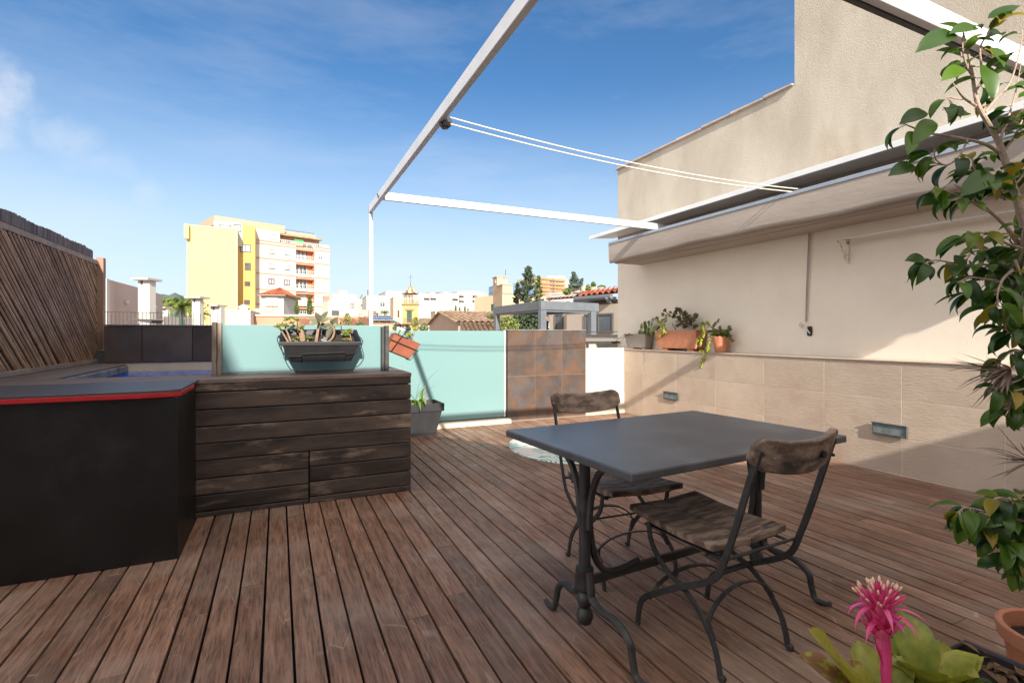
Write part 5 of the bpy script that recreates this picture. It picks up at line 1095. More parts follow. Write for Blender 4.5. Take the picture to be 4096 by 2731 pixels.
g = MB(); a0_ = C.sz(*k2(505,300))[0]; zq0, zq1 = C.sz(*k2(1180,392))[1], C.sz(*k2(1180,290))[1]
C.box(g, a0_, C.sz(*k2(1388,350))[0], zq0+.002, zq1, -11.5, -.5); g.build('roof_storey', pea, t)
g = MB(); q0, q1, z0 = C.sz(*k2(1395,400))[0], C.sz(*k2(1800,430))[0], C.sz(*k2(1640,455))[1]; z1 = C.sz(*k2(1640,375))[1]
for k in range(3): q = q0+(q1-q0)*k/2; C.box(g, q-.04, q+.04, z0, z1, -2.5, -2.42)
C.box(g, q0, q1, z1-.08, z1, -2.51, -2.41); g.build('roof_railing', fr_g, t)
g = MB(); C.box(g, C.sz(*k2(1315,430))[0], C.sz(*k2(1820,430))[0], zz1+.002, zz1+.9, -6, -2.3); g.build('roof_parapet', pea, t)
band = bmat('rose_band', (.34,.23,.185))
for z in [zT-.05]+zc[:0]+[zc[1], zc[2], zc[3], zc[4]]+[zc[0]]:
    g = MB(); C.box(g, sL, wb0-.02, z-.13, z+.13, .001, .10); C.box(g, wb1+.02, sR+.05, z-.13, z+.13, .001, .10); g.build('string_course', band, t)
for i, (ya, yb) in enumerate(((612,745), (790,925), (970,1105), (1155,1285), (1340,1425))):
    s0, s1 = wb0, wb1; z1 = C.sz(*k2(1640, ya+6))[1]; z0 = C.sz(*k2(1640, yb+30))[1]
    bal = MB(); C.box(bal, s0+.01, s1-.01, z0-.25, z0+.42, -1.39, .02); pb = bal.build('balcony', crm, t)
    g = MB(); C.box(g, s0+.01, s1-.01, z0+.43, z1, -1.395, -1.35); C.box(g, s0+.002, s0+.06, z0+.43, z1, -1.34, -.01); C.box(g, s1-.06, s1-.002, z0+.43, z1, -1.34, -.01); C.box(g, s0+.07, s1-.07, z1-.35, z1-.01, -1.34, -.05); g.build('recess', org, pb)
    g = MB(); 
    for k in range(10): q = s0+.1+(s1-s0-.2)*k/9; C.box(g, q-.03, q+.03, z0+.43, z0+1.05, -.06, .0)
    C.box(g, s0+.02, s1-.02, z0+1.05, z0+1.12, -.07, .01); g.build('railing', fr_w, pb)
    q0, q1 = s0+(s1-s0)*.10, s0+(s1-s0)*.70
    if i == 3: g = MB(); C.box(g, q0, q1, z0+.5, z1-.4, -1.34, -1.25); g.build('shutter', shut, pb)
    else:
        g = MB(); C.box(g, q0, q1, z0+.5, z1-.5, -1.34, -1.28); g.build('pane', pane_b if i == 0 else pane, pb); g = MB()
        for k in range(4): q = q0+(q1-q0)*k/3; C.box(g, q-.07, q+.07, z0+.5, z1-.5, -1.27, -1.2)
        g.build('door_frame', fr_g if i == 0 else fr_w, pb)
for a, b_, fz in (((1175,435),(1250,495),1), ((1177,628),(1252,680),.72), ((1375,648),(1446,700),.72), ((1173,806),(1252,868),.75), ((1370,825),(1445,885),.72), ((1790,875),(1860,930),1), ((1790,1048),(1858,1098),.82), ((1785,1220),(1862,1275),1), ((1370,1200),(1440,1250),.7)):
    shutter(C, k2(*a), k2(*b_), t, fz)
for a, b_, fm, pm in (((1170,985),(1247,1057),fr_b,pane_b), ((1367,1000),(1442,1070),fr_b,pane_b), ((1795,703),(1852,752),fr_w,pane), ((1368,1383),(1428,1432),fr_w,pane)): win(C, k2(*a), k2(*b_), t, pm, fm, 1, .14)
g = MB(); q = C.rect(k2(1508,495), k2(1618,542)); C.box(g, q[0], q[1], q[2], q[3], -.35, -.30); g.build('green_screen', bmat('green_cloth', (.02,.30,.07)), t)
g = MB(); z0 = zT
q0, q1 = sM, sR
for k in range(26): q = q0+(q1-q0)*k/25; C.box(g, q-.05, q+.05, z0+.002, z0+.55, -.25, -.15)
C.box(g, q0, q1, z0+.55, z0+.68, -.27, -.13); g.build('terrace_railing', fr_w, t)
for a, b_ in (((1450,500),(1500,545)), ((1660,535),(1700,575)), ((1720,540),(1770,580)), ((1835,548),(1860,575))):
    q = C.rect(k2(*a), k2(*b_)); g = MB(); C.box(g, q[0], q[1], q[2], q[3], -2.19, -2.1); g.build('window', pane, t)
# annex to the right of the block
A1 = Plane(k3(40,0)[0], 106, k3(435,0)[0], 110)
t = block('annex_building', 'low cream annex right of the cream apartment block, two windows', 'building', A1, k3(40,695), k3(435,1030), 10, crm)
s0, s1, z0, z1 = A1.rect(k3(110,590), k3(435,690)); g = MB(); A1.box(g, s0, s1, z0, z1, -9, -.5); g.build('upper_floor', wh, t)
s0, s1, z0, z1 = A1.rect(k3(245,540), k3(330,590)); g = MB(); A1.box(g, s0, s1, z0, z1, -4, -1.5); g.build('chimney', crm, t)
win(A1, k3(340,720), k3(395,778), t, pane_b, fr_g, 1, .12); win(A1, k3(88,812), k3(188,880), t, pane, fr_g, 2, .16); win(A1, k3(345,895), k3(392,955), t, pane, fr_w, 1, .14)
g = MB(); s0, s1, z0, z1 = A1.rect(k3(40,610), k3(110,690)); A1.box(g, s0, s1, z0, z1, -3, -2.5); g.build('shed_wall', bmat('brown_shade', (.22,.16,.13)), t)
# little house with the red hipped roof
H1 = Plane(k2(1075,0)[0], 72, k2(1365,0)[0], 72.5)
t = block('hip_roof_house', 'small white house with a red pyramid roof in front of the cream apartments', 'house', H1, k2(1078,1188), k2(1362,1440), 8, wh, cap=False)
q0, z0 = H1.sz(*k2(1058,1186)); q1, _ = H1.sz(*k2(1402,1195)); qa, za = H1.sz(*k2(1213,1100)); mid = H1.P(qa, za+.35, -4.2)
e_ = [H1.P(q0, z0, .7), H1.P(q1, z0, .7), H1.P(q1, z0, -8.7), H1.P(q0, z0, -8.7)]
for i in range(4):
    pass
tiled(e_[0], e_[1], mid-(e_[1]-e_[0])*.004, mid+(e_[1]-e_[0])*.004, .35, 10, .07, M['redtile'], 'roof', t); tiled(e_[1], e_[2], mid-(e_[2]-e_[1])*.004, mid+(e_[2]-e_[1])*.004, .35, 10, .07, M['redtile'], 'roof', t); tiled(e_[3], e_[0], mid-(e_[0]-e_[3])*.004, mid+(e_[0]-e_[3])*.004, .35, 10, .07, M['redtile'], 'roof', t)
g = MB(); g.hull8(e_, [p-Vector((0,0,.18)) for p in e_]); g.build('eaves', bmat('brown_shade', (.22,.16,.13)), t)
shutter(H1, k2(1142,1210), k2(1290,1278), t, .85)
g = MB(); s0, s1, z0, z1 = H1.rect(k2(1142,1283), k2(1290,1330))
for k in range(10): q = s0+(s1-s0)*k/9; H1.box(g, q-.06, q+.06, z0, z1-.1, .3, .42)
H1.box(g, s0-.1, s1+.1, z1-.1, z1, .26, .46); g.build('balustrade', crm, t)
g = MB(); s0, s1, z0, z1 = H1.rect(k2(1052,1370), k2(1366,1440))
for k in range(70): q = s0+(s1-s0)*k/70; H1.box(g, q, q+(s1-s0)/72, z0, z1+random.uniform(-.05,.05), 2.0, 2.04, random.random())
tag(g.build('reed_fence', mat('dry_reed', (.42,.30,.20), (.55,.42,.30), 3, .9, rnd=.2)), 'brown reed fence at the foot of the small red roofed house', 'fence')
for i, (x, yt, w_) in enumerate(((1527,1225,50), (1688,1185,66))):
    u, v = k2(x, yt); tree('cypress', ('shorter narrow cypress, left of the pair in front of the cream apartments', 'taller narrow cypress, right of the pair in front of the cream apartments')[i], 'tree', u, v, k2(0,1440)[1], 70, w_/3.136, fol['mid'], 900, 6, lambda h: min(1, (1-h)*1.6)**.7*(.75+.25*min(1, h*5)), seed=i+3, group='cypresses before the apartments')
# salmon parapet terrace and white box
S1 = Plane(k2(800,0)[0], 36, k2(2300,0)[0], 37)
t = block('salmon_terrace', 'salmon pink terrace wall with a white coping behind the glass screen', 'building', S1, k2(808,1456), k2(2300,1700), 6, bmat('salmon', (.44,.21,.135)), cap=False)
g = MB(); s0, s1, z0, z1 = S1.rect(k2(800,1436), k2(1755,1456)); S1.box(g, s0, s1, z0+.002, z1, -6, .12); g.build('coping', wh, t)
def lattice(pl, a, b_, n, name, par, m):
    s0, s1, z0, z1 = pl.rect(a, b_); g = MB(); h_ = z1-z0
    for k in range(n):
        q = s0+(s1-s0)*k/n
        for sg in (1, -1):
            g.bar(pl.P(q if sg > 0 else q+h_, z0, .14+.03*sg), pl.P(q+h_ if sg > 0 else q, z1, .14+.03*sg), .03, .04)
    return g.build(name, m, par)
lattice(S1, k2(1540,1480), k2(1640,1568), 7, 'trellis', t, bmat('brown_wood', (.22,.10,.06))); lattice(S1, k2(2060,1480), k2(2250,1568), 12, 'trellis', t, bmat('brown_wood', (.22,.10,.06)))
W1 = Plane(k2(635,0)[0], 34, k2(945,0)[0], 34.5)
t = block('white_box_building', 'plain white rooftop block in front of the yellow building', 'building', W1, k2(640,1400), k2(945,1700), 5, wh)
SH = Plane(k2(790,0)[0], 60, k2(925,0)[0], 60.5); t = thing('garden_shed', 'small white gabled shed below the yellow building', 'shed', tuple(SH.P(SH.w/2, 0)))
q = SH.rect(k2(800,1350), k2(915,1410)); qm, zm = SH.sz(*k2(858,1328)); g = MB(); g.prism([SH.P(q[0],-6), SH.P(q[1],-6), SH.P(q[1],q[3]), SH.P(qm,zm), SH.P(q[0],q[3])], SH.n*-4); g.build('walls', bmat('pale_grey', (.34,.37,.40)), t)
g = MB(); g.prism([SH.P(q[0]-.15,q[3]-.1,.1), SH.P(qm,zm+.05,.1), SH.P(q[1]+.15,q[3]-.1,.1), SH.P(q[1]+.15,q[3]+.06,.1), SH.P(qm,zm+.22,.1), SH.P(q[0]-.15,q[3]+.06,.1)], SH.n*-4.2); g.build('roof', wh, t)
# ---- left: neighbour terrace wall, chimneys, railing, palm
NW = Plane(c1(958,0)[0], 23, c1(1458,0)[0], 33)
t = thing('terrace_side_wall', 'long pinkish grey rendered wall with a sloping top beyond the bamboo fence', 'wall', tuple(NW.P(3, -3)))
pts = [(958,708), (1240,785), (1242,792), (1338,812), (1458,850)]; g = MB(); poly = [NW.P(NW.sz(*c1(x, y))[0], NW.sz(*c1(x, y))[1]) for x, y in pts]; poly = [NW.P(0, -6)]+poly+[NW.P(NW.w, -6)]
g.prism(poly, NW.n*-.35); g.build('render', bmat('pink_grey', (.40,.32,.285), .1), t)
g = MB(); NW.box(g, -.4, -.01, -6, NW.sz(*c1(945,706))[1], -.5, .1); g.build('end_pier', wh, t)
for x, y in ((1122,915), (1378,958)): g = MB(); s_, z_ = NW.sz(*c1(x, y)); NW.box(g, s_-.12, s_+.12, z_-.10, z_+.10, .002, .16); g.build('wall_light', fr_w, t, bevel=.03)
def chimney(lab, xc, w_, ytop, capw, d, ybot=1160):
    P_ = Plane(c1(xc-w_/2,0)[0], d, c1(xc+w_/2,0)[0], d); t = thing('chimney', lab, 'chimney', tuple(P_.P(P_.w/2, 0)), 0, 'white chimneys beyond the pool'); cw = capw/2.24*d/F
    z1 = P_.sz(*c1(xc, ytop))[1]; g = MB(); P_.box(g, 0, P_.w, -5, z1-.28, -P_.w*.8, 0); P_.box(g, P_.w*.0, P_.w*.2, z1-.279, z1-.08, -P_.w*.8, 0); P_.box(g, P_.w*.42, P_.w, z1-.279, z1-.08, -P_.w*.8, 0); g.build('shaft', wh, t)
    g = MB(); P_.box(g, P_.w/2-cw/2, P_.w/2+cw/2, z1-.079, z1+.02, -P_.w*.8-.25, .3); g.build('cap', bmat('grey_cap', (.34,.30,.27)), t)
chimney('tallest and nearest white chimney with a flat cap, in front of the pinkish wall', 1288, 102, 705, 155, 24)
chimney('middle white chimney with a flat cap, beside the palm fronds', 1755, 70, 868, 140, 26)
chimney('shorter white chimney with a flat cap, right of the palm', 1930, 90, 940, 92, 27)
chimney('smallest distant white chimney stump left of the palm', 1478, 42, 960, 50, 36)
RL = Plane(c1(940,0)[0], 20, c1(1458,0)[0], 21); t = thing('terrace_railing', 'thin grey metal railing in front of the pinkish wall beyond the pool', 'railing', tuple(RL.P(2, .2)))
zt_ = RL.sz(*c1(1200,1003))[1]; g = MB(); k = -3
while k < 62: q = RL.w*k/30; RL.box(g, q, q+.022, .2, zt_-.03, 0, .02); k += 2
g.build('bars', slit, t); g = MB(); RL.box(g, -1.5, RL.w*1.03, zt_-.028, zt_, -.005, .03); g.build('handrail', slit, t)
R2 = Plane(c1(1458,0)[0], 22, c1(1720,0)[0], 24); t = thing('panel_fence', 'grey upright panel fence below the palm', 'fence', tuple(R2.P(1, 0))); g = MB()
for k in range(44): q = R2.w*k/44; R2.box(g, q, q+R2.w/50, -2, R2.sz(*c1(1600,1050))[1], 0, .03, random.random())
g.build('panels', bmat('grey_panel', (.30,.27,.24)), t); g = MB(); s_, z_ = R2.sz(*c1(1605,1040)); R2.box(g, s_, s_+.08, -2, z_, .035, .11); g.build('post', fr_green, t)
# sun lounger on the neighbour terrace
t = thing('sun_lounger', 'dark folded sun lounger behind the grey railing', 'lounger', tuple(spot(*c1(1240,1120), 19))); g = MB(); LP = Plane(c1(1130,0)[0], 18.5, c1(1365,0)[0], 18.5)
def lp(x, y, o=0): s_, z_ = LP.sz(*c1(x, y)); return LP.P(s_, z_, o)
g.prism([lp(1185,1068), lp(1355,1076), lp(1340,1105), lp(1200,1078)], LP.n*-.6); g.build('cushion', bmat('dark_cloth', (.05,.045,.045)), t); g = MB(); g.tube([lp(1130,1112), lp(1185,1066), lp(1360,1072), lp(1340,1140)], .02, 6); g.tube([lp(1130,1112,-.6), lp(1185,1066,-.6), lp(1360,1072,-.6), lp(1340,1140,-.6)], .02, 6); g.build('frame', fr_g, t)
# palm
def palm(lab, u, v, d, r_, n, seed, fm=fol['lite']):
    c = spot(u, v, d); t = thing('palm_tree', lab, 'palm tree', (c.x, c.y, GZ)); rr = random.Random(seed); mb = MB(); R_ = r_*d/F
    for k in range(n):
        a = rr.uniform(0, 2*PI); e_ = rr.uniform(-.1, 1.1); d0 = Vector((math.cos(a)*math.cos(e_), math.sin(a)*math.cos(e_), math.sin(e_))); p = c.copy(); pts = []
        for i in range(9): pts.append(p.copy()); dd = (d0+Vector((0,0,-1))*(i/8)**1.3*1.35).normalized(); p = p+dd*R_/8
        s_ = d0.cross(Vector((0,0,1))).normalized()
        for i in range(1, 9):
            for q in range(2):
                b_ = pts[i-1].lerp(pts[i], q/2); dd = (pts[i]-pts[i-1]).normalized()
                for sg in (-1, 1): tip_ = b_+(s_*sg*.8+dd*.7+Vector((0,0,-.45)))*R_*.24*(1-.5*i/9); mb.add([b_, b_+dd*R_*.05, tip_], [(0,1,2)], rr.random())
    mb.build('fronds', fm, t, fix=False); mb = MB(); mb.tube([(c.x,c.y,GZ), (c.x,c.y,c.z-.3), (c.x,c.y,c.z)], [R_*.1,R_*.09,R_*.12], 8); mb.build('trunk', M['barkdark'], t)
palm('large palm between the white chimneys with spreading fronds', c1(1640,0)[0], c1(0,960)[1], 48, 88, 60, 2); palm('lower palm with fronds drooping behind the middle chimney', c1(1790,0)[0], c1(0,1020)[1], 44, 58, 34, 5)
tree('leafy_tree', 'round green tree left of the palms in front of the hills', 'tree', c1(1500,0)[0], c1(0,885)[1], c1(0,990)[1], 80, 80, fol['mid'], 1500, 8, seed=9)
# ---- middle distance, white blocks
mats_w = [wh, bmat('off_white', (.34,.32,.29)), bmat('warm_white', (.33,.275,.22))]
def blk(name, lab, pl, a, b_, depth, m, wins=(), pm=pane, fm=fr_w, group=None, mull=1):
    t = block(name, lab, 'building', pl, a, b_, depth, m, group=group)
    for wa, wb_ in wins: win(pl, wa, wb_, t, pm, fm, mull, .14)
    return t
G1 = 'white buildings in the middle distance'
PL = lambda f, x0, d0, x1, d1: Plane(f(x0,0)[0], d0, f(x1,0)[0], d1)
p_ = PL(k3, 430, 175, 560, 178); t = blk('white_building', 'narrow white building with a projecting terrace left of the pergola post', p_, k3(430,655), k3(560,860), 12, mats_w[1], [(k3(480,735), k3(553,765))], group=G1)
g = MB(); s0, s1, z0, z1 = p_.rect(k3(478,700), k3(556,735)); p_.box(g, s0, s1, z0, z1, .002, 1.2); g.build('balcony', wh, t)
p_ = PL(k3, 430, 130, 580, 130); blk('brick_shed', 'low terracotta roofed shed below the narrow white building', p_, k3(430,810), k3(580,905), 8, bmat('pale_brick', (.50,.33,.26)), [(k3(445,850), k3(510,880))], group=None)
p_ = PL(k3, 560, 150, 815, 152); blk('white_building', 'white building just right of the pergola post with one large dark window', p_, k3(560,618), k3(815,900), 15, wh, [(k3(735,700), k3(808,765)), (k3(682,722), k3(695,740))], group=G1)
p_ = PL(k3, 815, 162, 1030, 164); t = blk('white_building', 'tall plain white building left of the bell tower', p_, k3(818,560), k3(1030,900), 15, wh, group=G1)
p_ = PL(k3, 872, 148, 920, 142); blk('peach_building', 'thin peach side wall standing before the tall plain white building', p_, k3(874,648), k3(920,880), 5, bmat('peach_side', (.44,.32,.25)))
# balcony apartments, far
AP = Plane(k3(1180,0)[0], 215, k3(2135,0)[0], 232)
def apartments(lab, x0, x1, yt, yb, cols, rows, seed, o=0.0, wins=()):
    t = block('apartment_row', lab, 'building', AP, k3(x0, yt), k3(x1, yb), 14, mats_w[seed % 2], o=o, group='far white apartment row')
    for cx0, cx1 in cols:
        for ry in rows:
            s0, s1, z0, z1 = AP.rect(k3(cx0, ry), k3(cx1, ry+38)); g = MB(); AP.box(g, s0, s1, z0+(z1-z0)*.2, z1, o+.001, o+.05); w_ = g.build('window', pane, t)
            g = MB(); AP.box(g, s0, s1, z1, z1+.35, o+.001, o+1.5); g.build('awning', mats_w[2], w_); g = MB(); AP.box(g, s0-.2, s1+.2, z0-.9, z0+.3, o+.3, o+1.7); g.build('balcony', wh, w_)
    for a, b_ in wins: s0, s1, z0, z1 = AP.rect(k3(*a), k3(*b_)); g = MB(); AP.box(g, s0, s1, z0, z1, o+.001, o+.08); g.build('window', pane, t)
    return t
ta = apartments('far white apartment row directly right of the bell tower roof', 1190, 1530, 588, 900, ((1330,1397), (1415,1487)), (650, 700), 0, 0, (((1350,795),(1380,802)), ((1455,797),(1485,804))))
tb = apartments('middle stretch of the far white apartment row', 1530, 1770, 585, 900, ((1705,1768),), (660, 728), 1, .5, (((1590,718),(1640,732)), ((1555,796),(1585,806))))
td = apartments('rightmost taller stretch of the far white apartment row beside the beige tower', 1770, 2130, 568, 900, ((1788,1845), (1968,2030)), (620, 680, 742), 0, 1.0, (((2050,630),(2060,642)), ((2088,636),(2098,648)), ((2050,700),(2060,710)), ((1905,720),(1930,724)), ((2000,805),(2030,820)), ((2090,655),(2100,661))))
def clutter(x0, x1, y0, par, n, seed, o=0):
    rr = random.Random(seed)
    for k in range(n):
        x = rr.uniform(x0, x1); w_ = rr.uniform(15, 60); h_ = rr.uniform(8, 26); s0, s1, z0, z1 = AP.rect(k3(x, y0-h_), k3(x+w_, y0)); g = MB(); AP.box(g, s0, s1, z0+.15, z1, o-rr.uniform(4,9), o-rr.uniform(.8,2)); g.build('roof_room', rr.choice((wh, mats_w[2], bmat('grey_cap', (.34,.30,.27)), bmat('brown_wood', (.22,.10,.06)))) , par)
clutter(1190, 1470, 588, ta, 8, 3); clutter(1540, 1720, 585, tb, 6, 4, .5); clutter(1790, 2080, 568, td, 8, 5, 1)
p_ = PL(k3, 2085, 225, 2180, 225); blk('apartment_slab', 'small cream block with dark windows left of the beige tower', p_, k3(2125,668), k3(2180,900), 10, crm, [(k3(2138,730), k3(2165,745)), (k3(2138,770), k3(2170,783))], mull=0)
p_ = PL(k3, 2090, 260, 2190, 262); blk('orange_far_block', 'distant orange block peeking left of the beige tower', p_, k3(2132,590), k3(2185,670), 10, bmat('far_orange', (.66,.30,.14)))
p_ = PL(k3, 1255, 140, 1320, 141); blk('white_building', 'lower long white building below the far apartment row', PL(k3, 1225, 140, 2130, 146), k3(1225,722), k3(2130,940), 6, wh, [(k3(1258,826), k3(1302,905))], pm=bmat('grey_door', (.36,.40,.46)), group=G1, mull=0)
p_ = PL(k3, 1420, 120, 1485, 116); blk('peach_building', 'small peach box wall left of the gabled tile roof', p_, k3(1420,832), k3(1482,910), 4, bmat('peach_side', (.44,.32,.25)))
p_ = PL(k3, 1700, 130, 1815, 131); t = block('dark_roof_house', 'low white house with a dark flat roof before the far apartments', 'house', p_, k3(1700,812), k3(1815,850), 5, wh, roofm=slit)
p_ = PL(k3, 2045, 100, 2175, 96); t = block('lean_to', 'pale grey lean-to below the far apartment row', 'building', p_, k3(2050,812), k3(2180,860), 5, bmat('pale_grey', (.34,.37,.40)))
for i, (x, yt, yb, w_) in enumerate(((1757,742,812,26), (1812,765,812,22), (1880,750,826,28), (1922,785,826,22))):
    tree('small_cypress', ('bushy small conifer, leftmost of the four before the far apartments', 'tiny thin conifer, second of the four before the far apartments', 'slim cypress, third of the four before the far apartments', 'low conifer, rightmost of the four before the far apartments')[i], 'tree', *(k3(x, yt)), k3(0, yb)[1], 126, w_/3.36, fol['mid'], 240, 4, lambda h: (1-h)**.6, seed=20+i, group='small conifers before the far apartments')
# TV masts
t = thing('roof_mast', 'thin roof antenna mast between the cream annex and the pergola post', 'antenna', tuple(spot(*k3(575,700), 170))); g = MB(); g.tube([spot(*k3(575,700),170), spot(*k3(575,535),170)], .18, 5); g.build('mast', fr_g, t)
for x in (482,): t = thing('roof_mast', 'slanted faint antenna mast on the narrow white building', 'antenna', tuple(spot(*k3(x,650),176))); g = MB(); g.tube([spot(*k3(x-10,655),176), spot(*k3(x+18,600),176)], .15, 5); g.build('mast', fr_g, t)
# ---- bell tower
BT = Plane(k3(1050,0)[0], 94, k3(1255,0)[0], 94.6); och = bmat('ochre_wall', (.40,.245,.10), .15, scale=1.2); bw = BT.w
t = thing('bell_tower', 'ochre belvedere tower with green shutter, iron canopy and checkered tile roof', 'tower', tuple(BT.P(bw/2, GZ)))
zb_ = BT.sz(*k3(1150,742))[1]; g = MB(); BT.box(g, 0, bw, GZ, zb_, -bw, 0); g.build('shaft', och, t)
g = MB(); BT.box(g, -.12, bw+.12, zb_+.002, zb_+.12, -bw-.12, .12); BT.box(g, -.25, bw+.25, zb_+.122, zb_+.25, -bw-.25, .25); zc_ = BT.sz(*k3(1150,975))[1]; BT.box(g, -.15, bw+.15, zc_-.25, zc_, -bw-.15, .45); g.build('cornice', bmat('ochre_trim', (.30,.17,.085)), t)
win(BT, k3(1100,820), k3(1167,970), t, fr_green, fr_green, 1, .08, name='shuttered_door')
g = MB(); s0, s1, z0, z1 = BT.rect(k3(1082,790), k3(1192,806)); BT.box(g, s0, s1, z0, z1, .002, .3); BT.box(g, s0+.15, s1-.15, z0-.12, z0-.002, .002, .18); g.build('door_hood', bmat('ochre_trim', (.30,.17,.085)), t)
g = MB(); s0, s1, z0, z1 = BT.rect(k3(1040,915), k3(1245,972))
for k in range(18): q = s0+(s1-s0)*k/17; BT.box(g, q-.015, q+.015, z0, z1, .38, .41)
BT.box(g, s0, s1, z1-.04, z1, .37, .42); g.build('balcony_railing', bmat('rust_iron', (.20,.10,.06)), t)
lf = Plane(k3(968,0)[0], 96.4, k3(1050,0)[0], 94); win(lf, k3(985,812), k3(1003,905), t, fr_b, fr_b, 0, .06, .06)
g = MB(); z0 = zb_+.252; hh = BT.sz(*k3(1150,662))[1]-z0
for i in range(5):
    for e_ in (.08, -bw-.08+.16):
        q = bw*i/4; BT.box(g, q-.09, q+.09, z0, z0+hh, e_-.16, e_)
for q in (0, bw): 
    for k in range(5): BT.box(g, q-.08, q+.08, z0, z0+hh, -bw*k/4-.1, -bw*k/4+.06)
BT.box(g, -.1, bw+.1, z0+hh+.002, z0+hh+.06, -.09, .1); g.build('balustrade', och, t)
g = MB()
for k in range(22): q = bw*k/21; BT.box(g, q-.015, q+.015, z0, z0+hh*.85, .02, .05)
g.build('grille', fr_g, t)
cen = BT.P(bw*.5, 0, -bw*.5); cz = lambda y: BT.sz(*k3(1100,y))[1]*1.0; ze = cz(575)+.0; zr = cz(470); rw = 1.38
g = MB()
for i in range(6):
    a = PI/6+i*PI/3; p0 = cen+Vector((math.cos(a)*rw*.8, math.sin(a)*rw*.8, z0)); p1 = Vector((p0.x, p0.y, ze)); g.tube([p0, p1], .045, 5)
    b_ = a+PI/3; p2 = cen+Vector((math.cos(b_)*rw*.8, math.sin(b_)*rw*.8, z0)); p3 = Vector((p2.x, p2.y, ze)); g.tube([p1.lerp(p0,.35), p1.lerp(p3,.3), p1.lerp(p3,.5)], .02, 4); g.tube([p3.lerp(p2,.35), p3.lerp(p1,.3), p3.lerp(p1,.5)], .02, 4); g.tube([p1, p3], .04, 4)
g.build('iron_posts', bmat('rust_iron', (.20,.10,.06)), t)
ck = MB(); seg = 18; prof = [(rw*1.05, ze), (rw*.80, ze+(zr-ze)*.20), (rw*.56, ze+(zr-ze)*.42), (rw*.34, ze+(zr-ze)*.62), (rw*.2, ze+(zr-ze)*.76), (rw*.27, ze+(zr-ze)*.80), (rw*.22, ze+(zr-ze)*.88), (.05, zr)]
c_w = MB(); c_o = MB(); c_g = MB()
for j in range(len(prof)-1):
    for k in range(seg):
        a0_, a1_ = 2*PI*(k+.5*(j % 2))/seg, 2*PI*(k+1+.5*(j % 2))/seg; q = [cen+Vector((r_*math.cos(a), r_*math.sin(a), z_)) for r_, z_, a in ((prof[j][0],prof[j][1],a0_),(prof[j][0],prof[j][1],a1_),(prof[j+1][0],prof[j+1][1],a1_),(prof[j+1][0],prof[j+1][1],a0_))]
        c_w.add(q, [(0,1,2,3)], (.1, .5, .9)[(k+(j % 2)) % 3 if j < 5 else 1])
gz_ = bpy.data.materials.new('glazed_checker'); gz_.use_nodes = True; nt = gz_.node_tree; b = nt.nodes['Principled BSDF']; b.inputs['Roughness'].default_value = .35
at = N(nt, 'ShaderNodeAttribute', attribute_name='rnd'); cr = N(nt, 'ShaderNodeValToRGB'); cr.color_ramp.interpolation = 'CONSTANT'; e = cr.color_ramp.elements; e[0].position = 0; e[0].color = (.56,.55,.50,1); e[1].position = .33; e[1].color = (.42,.18,.03,1); x = e.new(.66); x.color = (.13,.09,.03,1)
L(nt, at.outputs['Fac'], cr.inputs[0]); L(nt, cr.outputs[0], b.inputs['Base Color']); c_w.build('roof', gz_, t)
g = MB(); g.lathe((cen.x,cen.y,0), [(rw*1.12, ze-.10), (rw*1.14, ze-.03), (rw*.2, ze-.02)], 18); g.build('eave_ring', bmat('dark_iron', (.09,.07,.055)), t)
g = MB(); zx = cz(315); g.tube([(cen.x,cen.y,zr-.1), (cen.x,cen.y,zx)], .035, 5); zy = cz(355); g.bar(tuple(cen+BT.x*.55+Vector((0,0,zy))), tuple(cen-BT.x*.55+Vector((0,0,zy))), .05, .05); g.tube([(cen.x,cen.y,zr), (cen.x,cen.y,zr+.4)], .07, 6); g.build('iron_cross', fr_g, t)
# ---- tiled roofs
def roofhouse(name, lab, pts, depths, wallm, pitch, rows, par=None, amp=.06, zb=GZ):
    """pts: eave L, eave R, ridge L, ridge R as (u, v)"""
    P_ = [spot(u, v, d) for (u, v), d in zip(pts, depths)]
    t = par or thing(name, lab, 'house', (P_[0].x, P_[0].y, zb)); tiled(P_[0], P_[1], P_[2], P_[3], pitch, rows, amp, M['rooftile'], 'roof', t)
    back = P_[2]+(P_[2]-P_[0]); back.z = P_[0].z; back2 = P_[3]+(P_[3]-P_[1]); back2.z = P_[1].z
    g = MB(); g.add([P_[0]-Vector((0,0,.08)), P_[1]-Vector((0,0,.08)), P_[3]-Vector((0,0,.12)), P_[2]-Vector((0,0,.12)), back, back2, Vector((P_[0].x,P_[0].y,zb)), Vector((P_[1].x,P_[1].y,zb)), Vector((back2.x,back2.y,zb)), Vector((back.x,back.y,zb))],
        [(0,1,3,2),(2,3,5,4),(0,6,7,1),(4,5,8,9),(0,2,4,9,6),(1,7,8,5,3)]); g.build('walls', wallm, t); return t, P_
brn = bmat('brown_render', (.34,.24,.18), .1)
GP = Plane(k3(1400,0)[0], 66, k3(1795,0)[0], 47)
def gp(x, y): s_, z_ = GP.sz(*k3(x, y)); return GP.P(s_, z_)
t = thing('gable_house', 'house with a wide old clay tile roof and brown gable wall behind the glass screen', 'house', tuple(gp(1600,1080)))
gl, ap_, gr = gp(1402,1010), gp(1556,838), gp(1792,972); g = MB(); b0, b1 = gl.copy(), gr.copy(); b0.z = b1.z = GZ
g.prism([b0, gl, ap_, gr, b1], Vector((GP.n.x*-26, GP.n.y*-26, 0))); g.build('walls', brn, t)
ext = Vector((GP.n.x*-26.3, GP.n.y*-26.3, 0)); ov = GP.n*.35; up_ = Vector((0,0,.06))
ex2 = (gr-ap_)*.06; tiled(gr+ex2+ov+up_, gr+ex2+ext+up_, ap_+ov+up_, ap_+ext+up_, .55, 18, .15, M['rooftile'], 'roof', t)
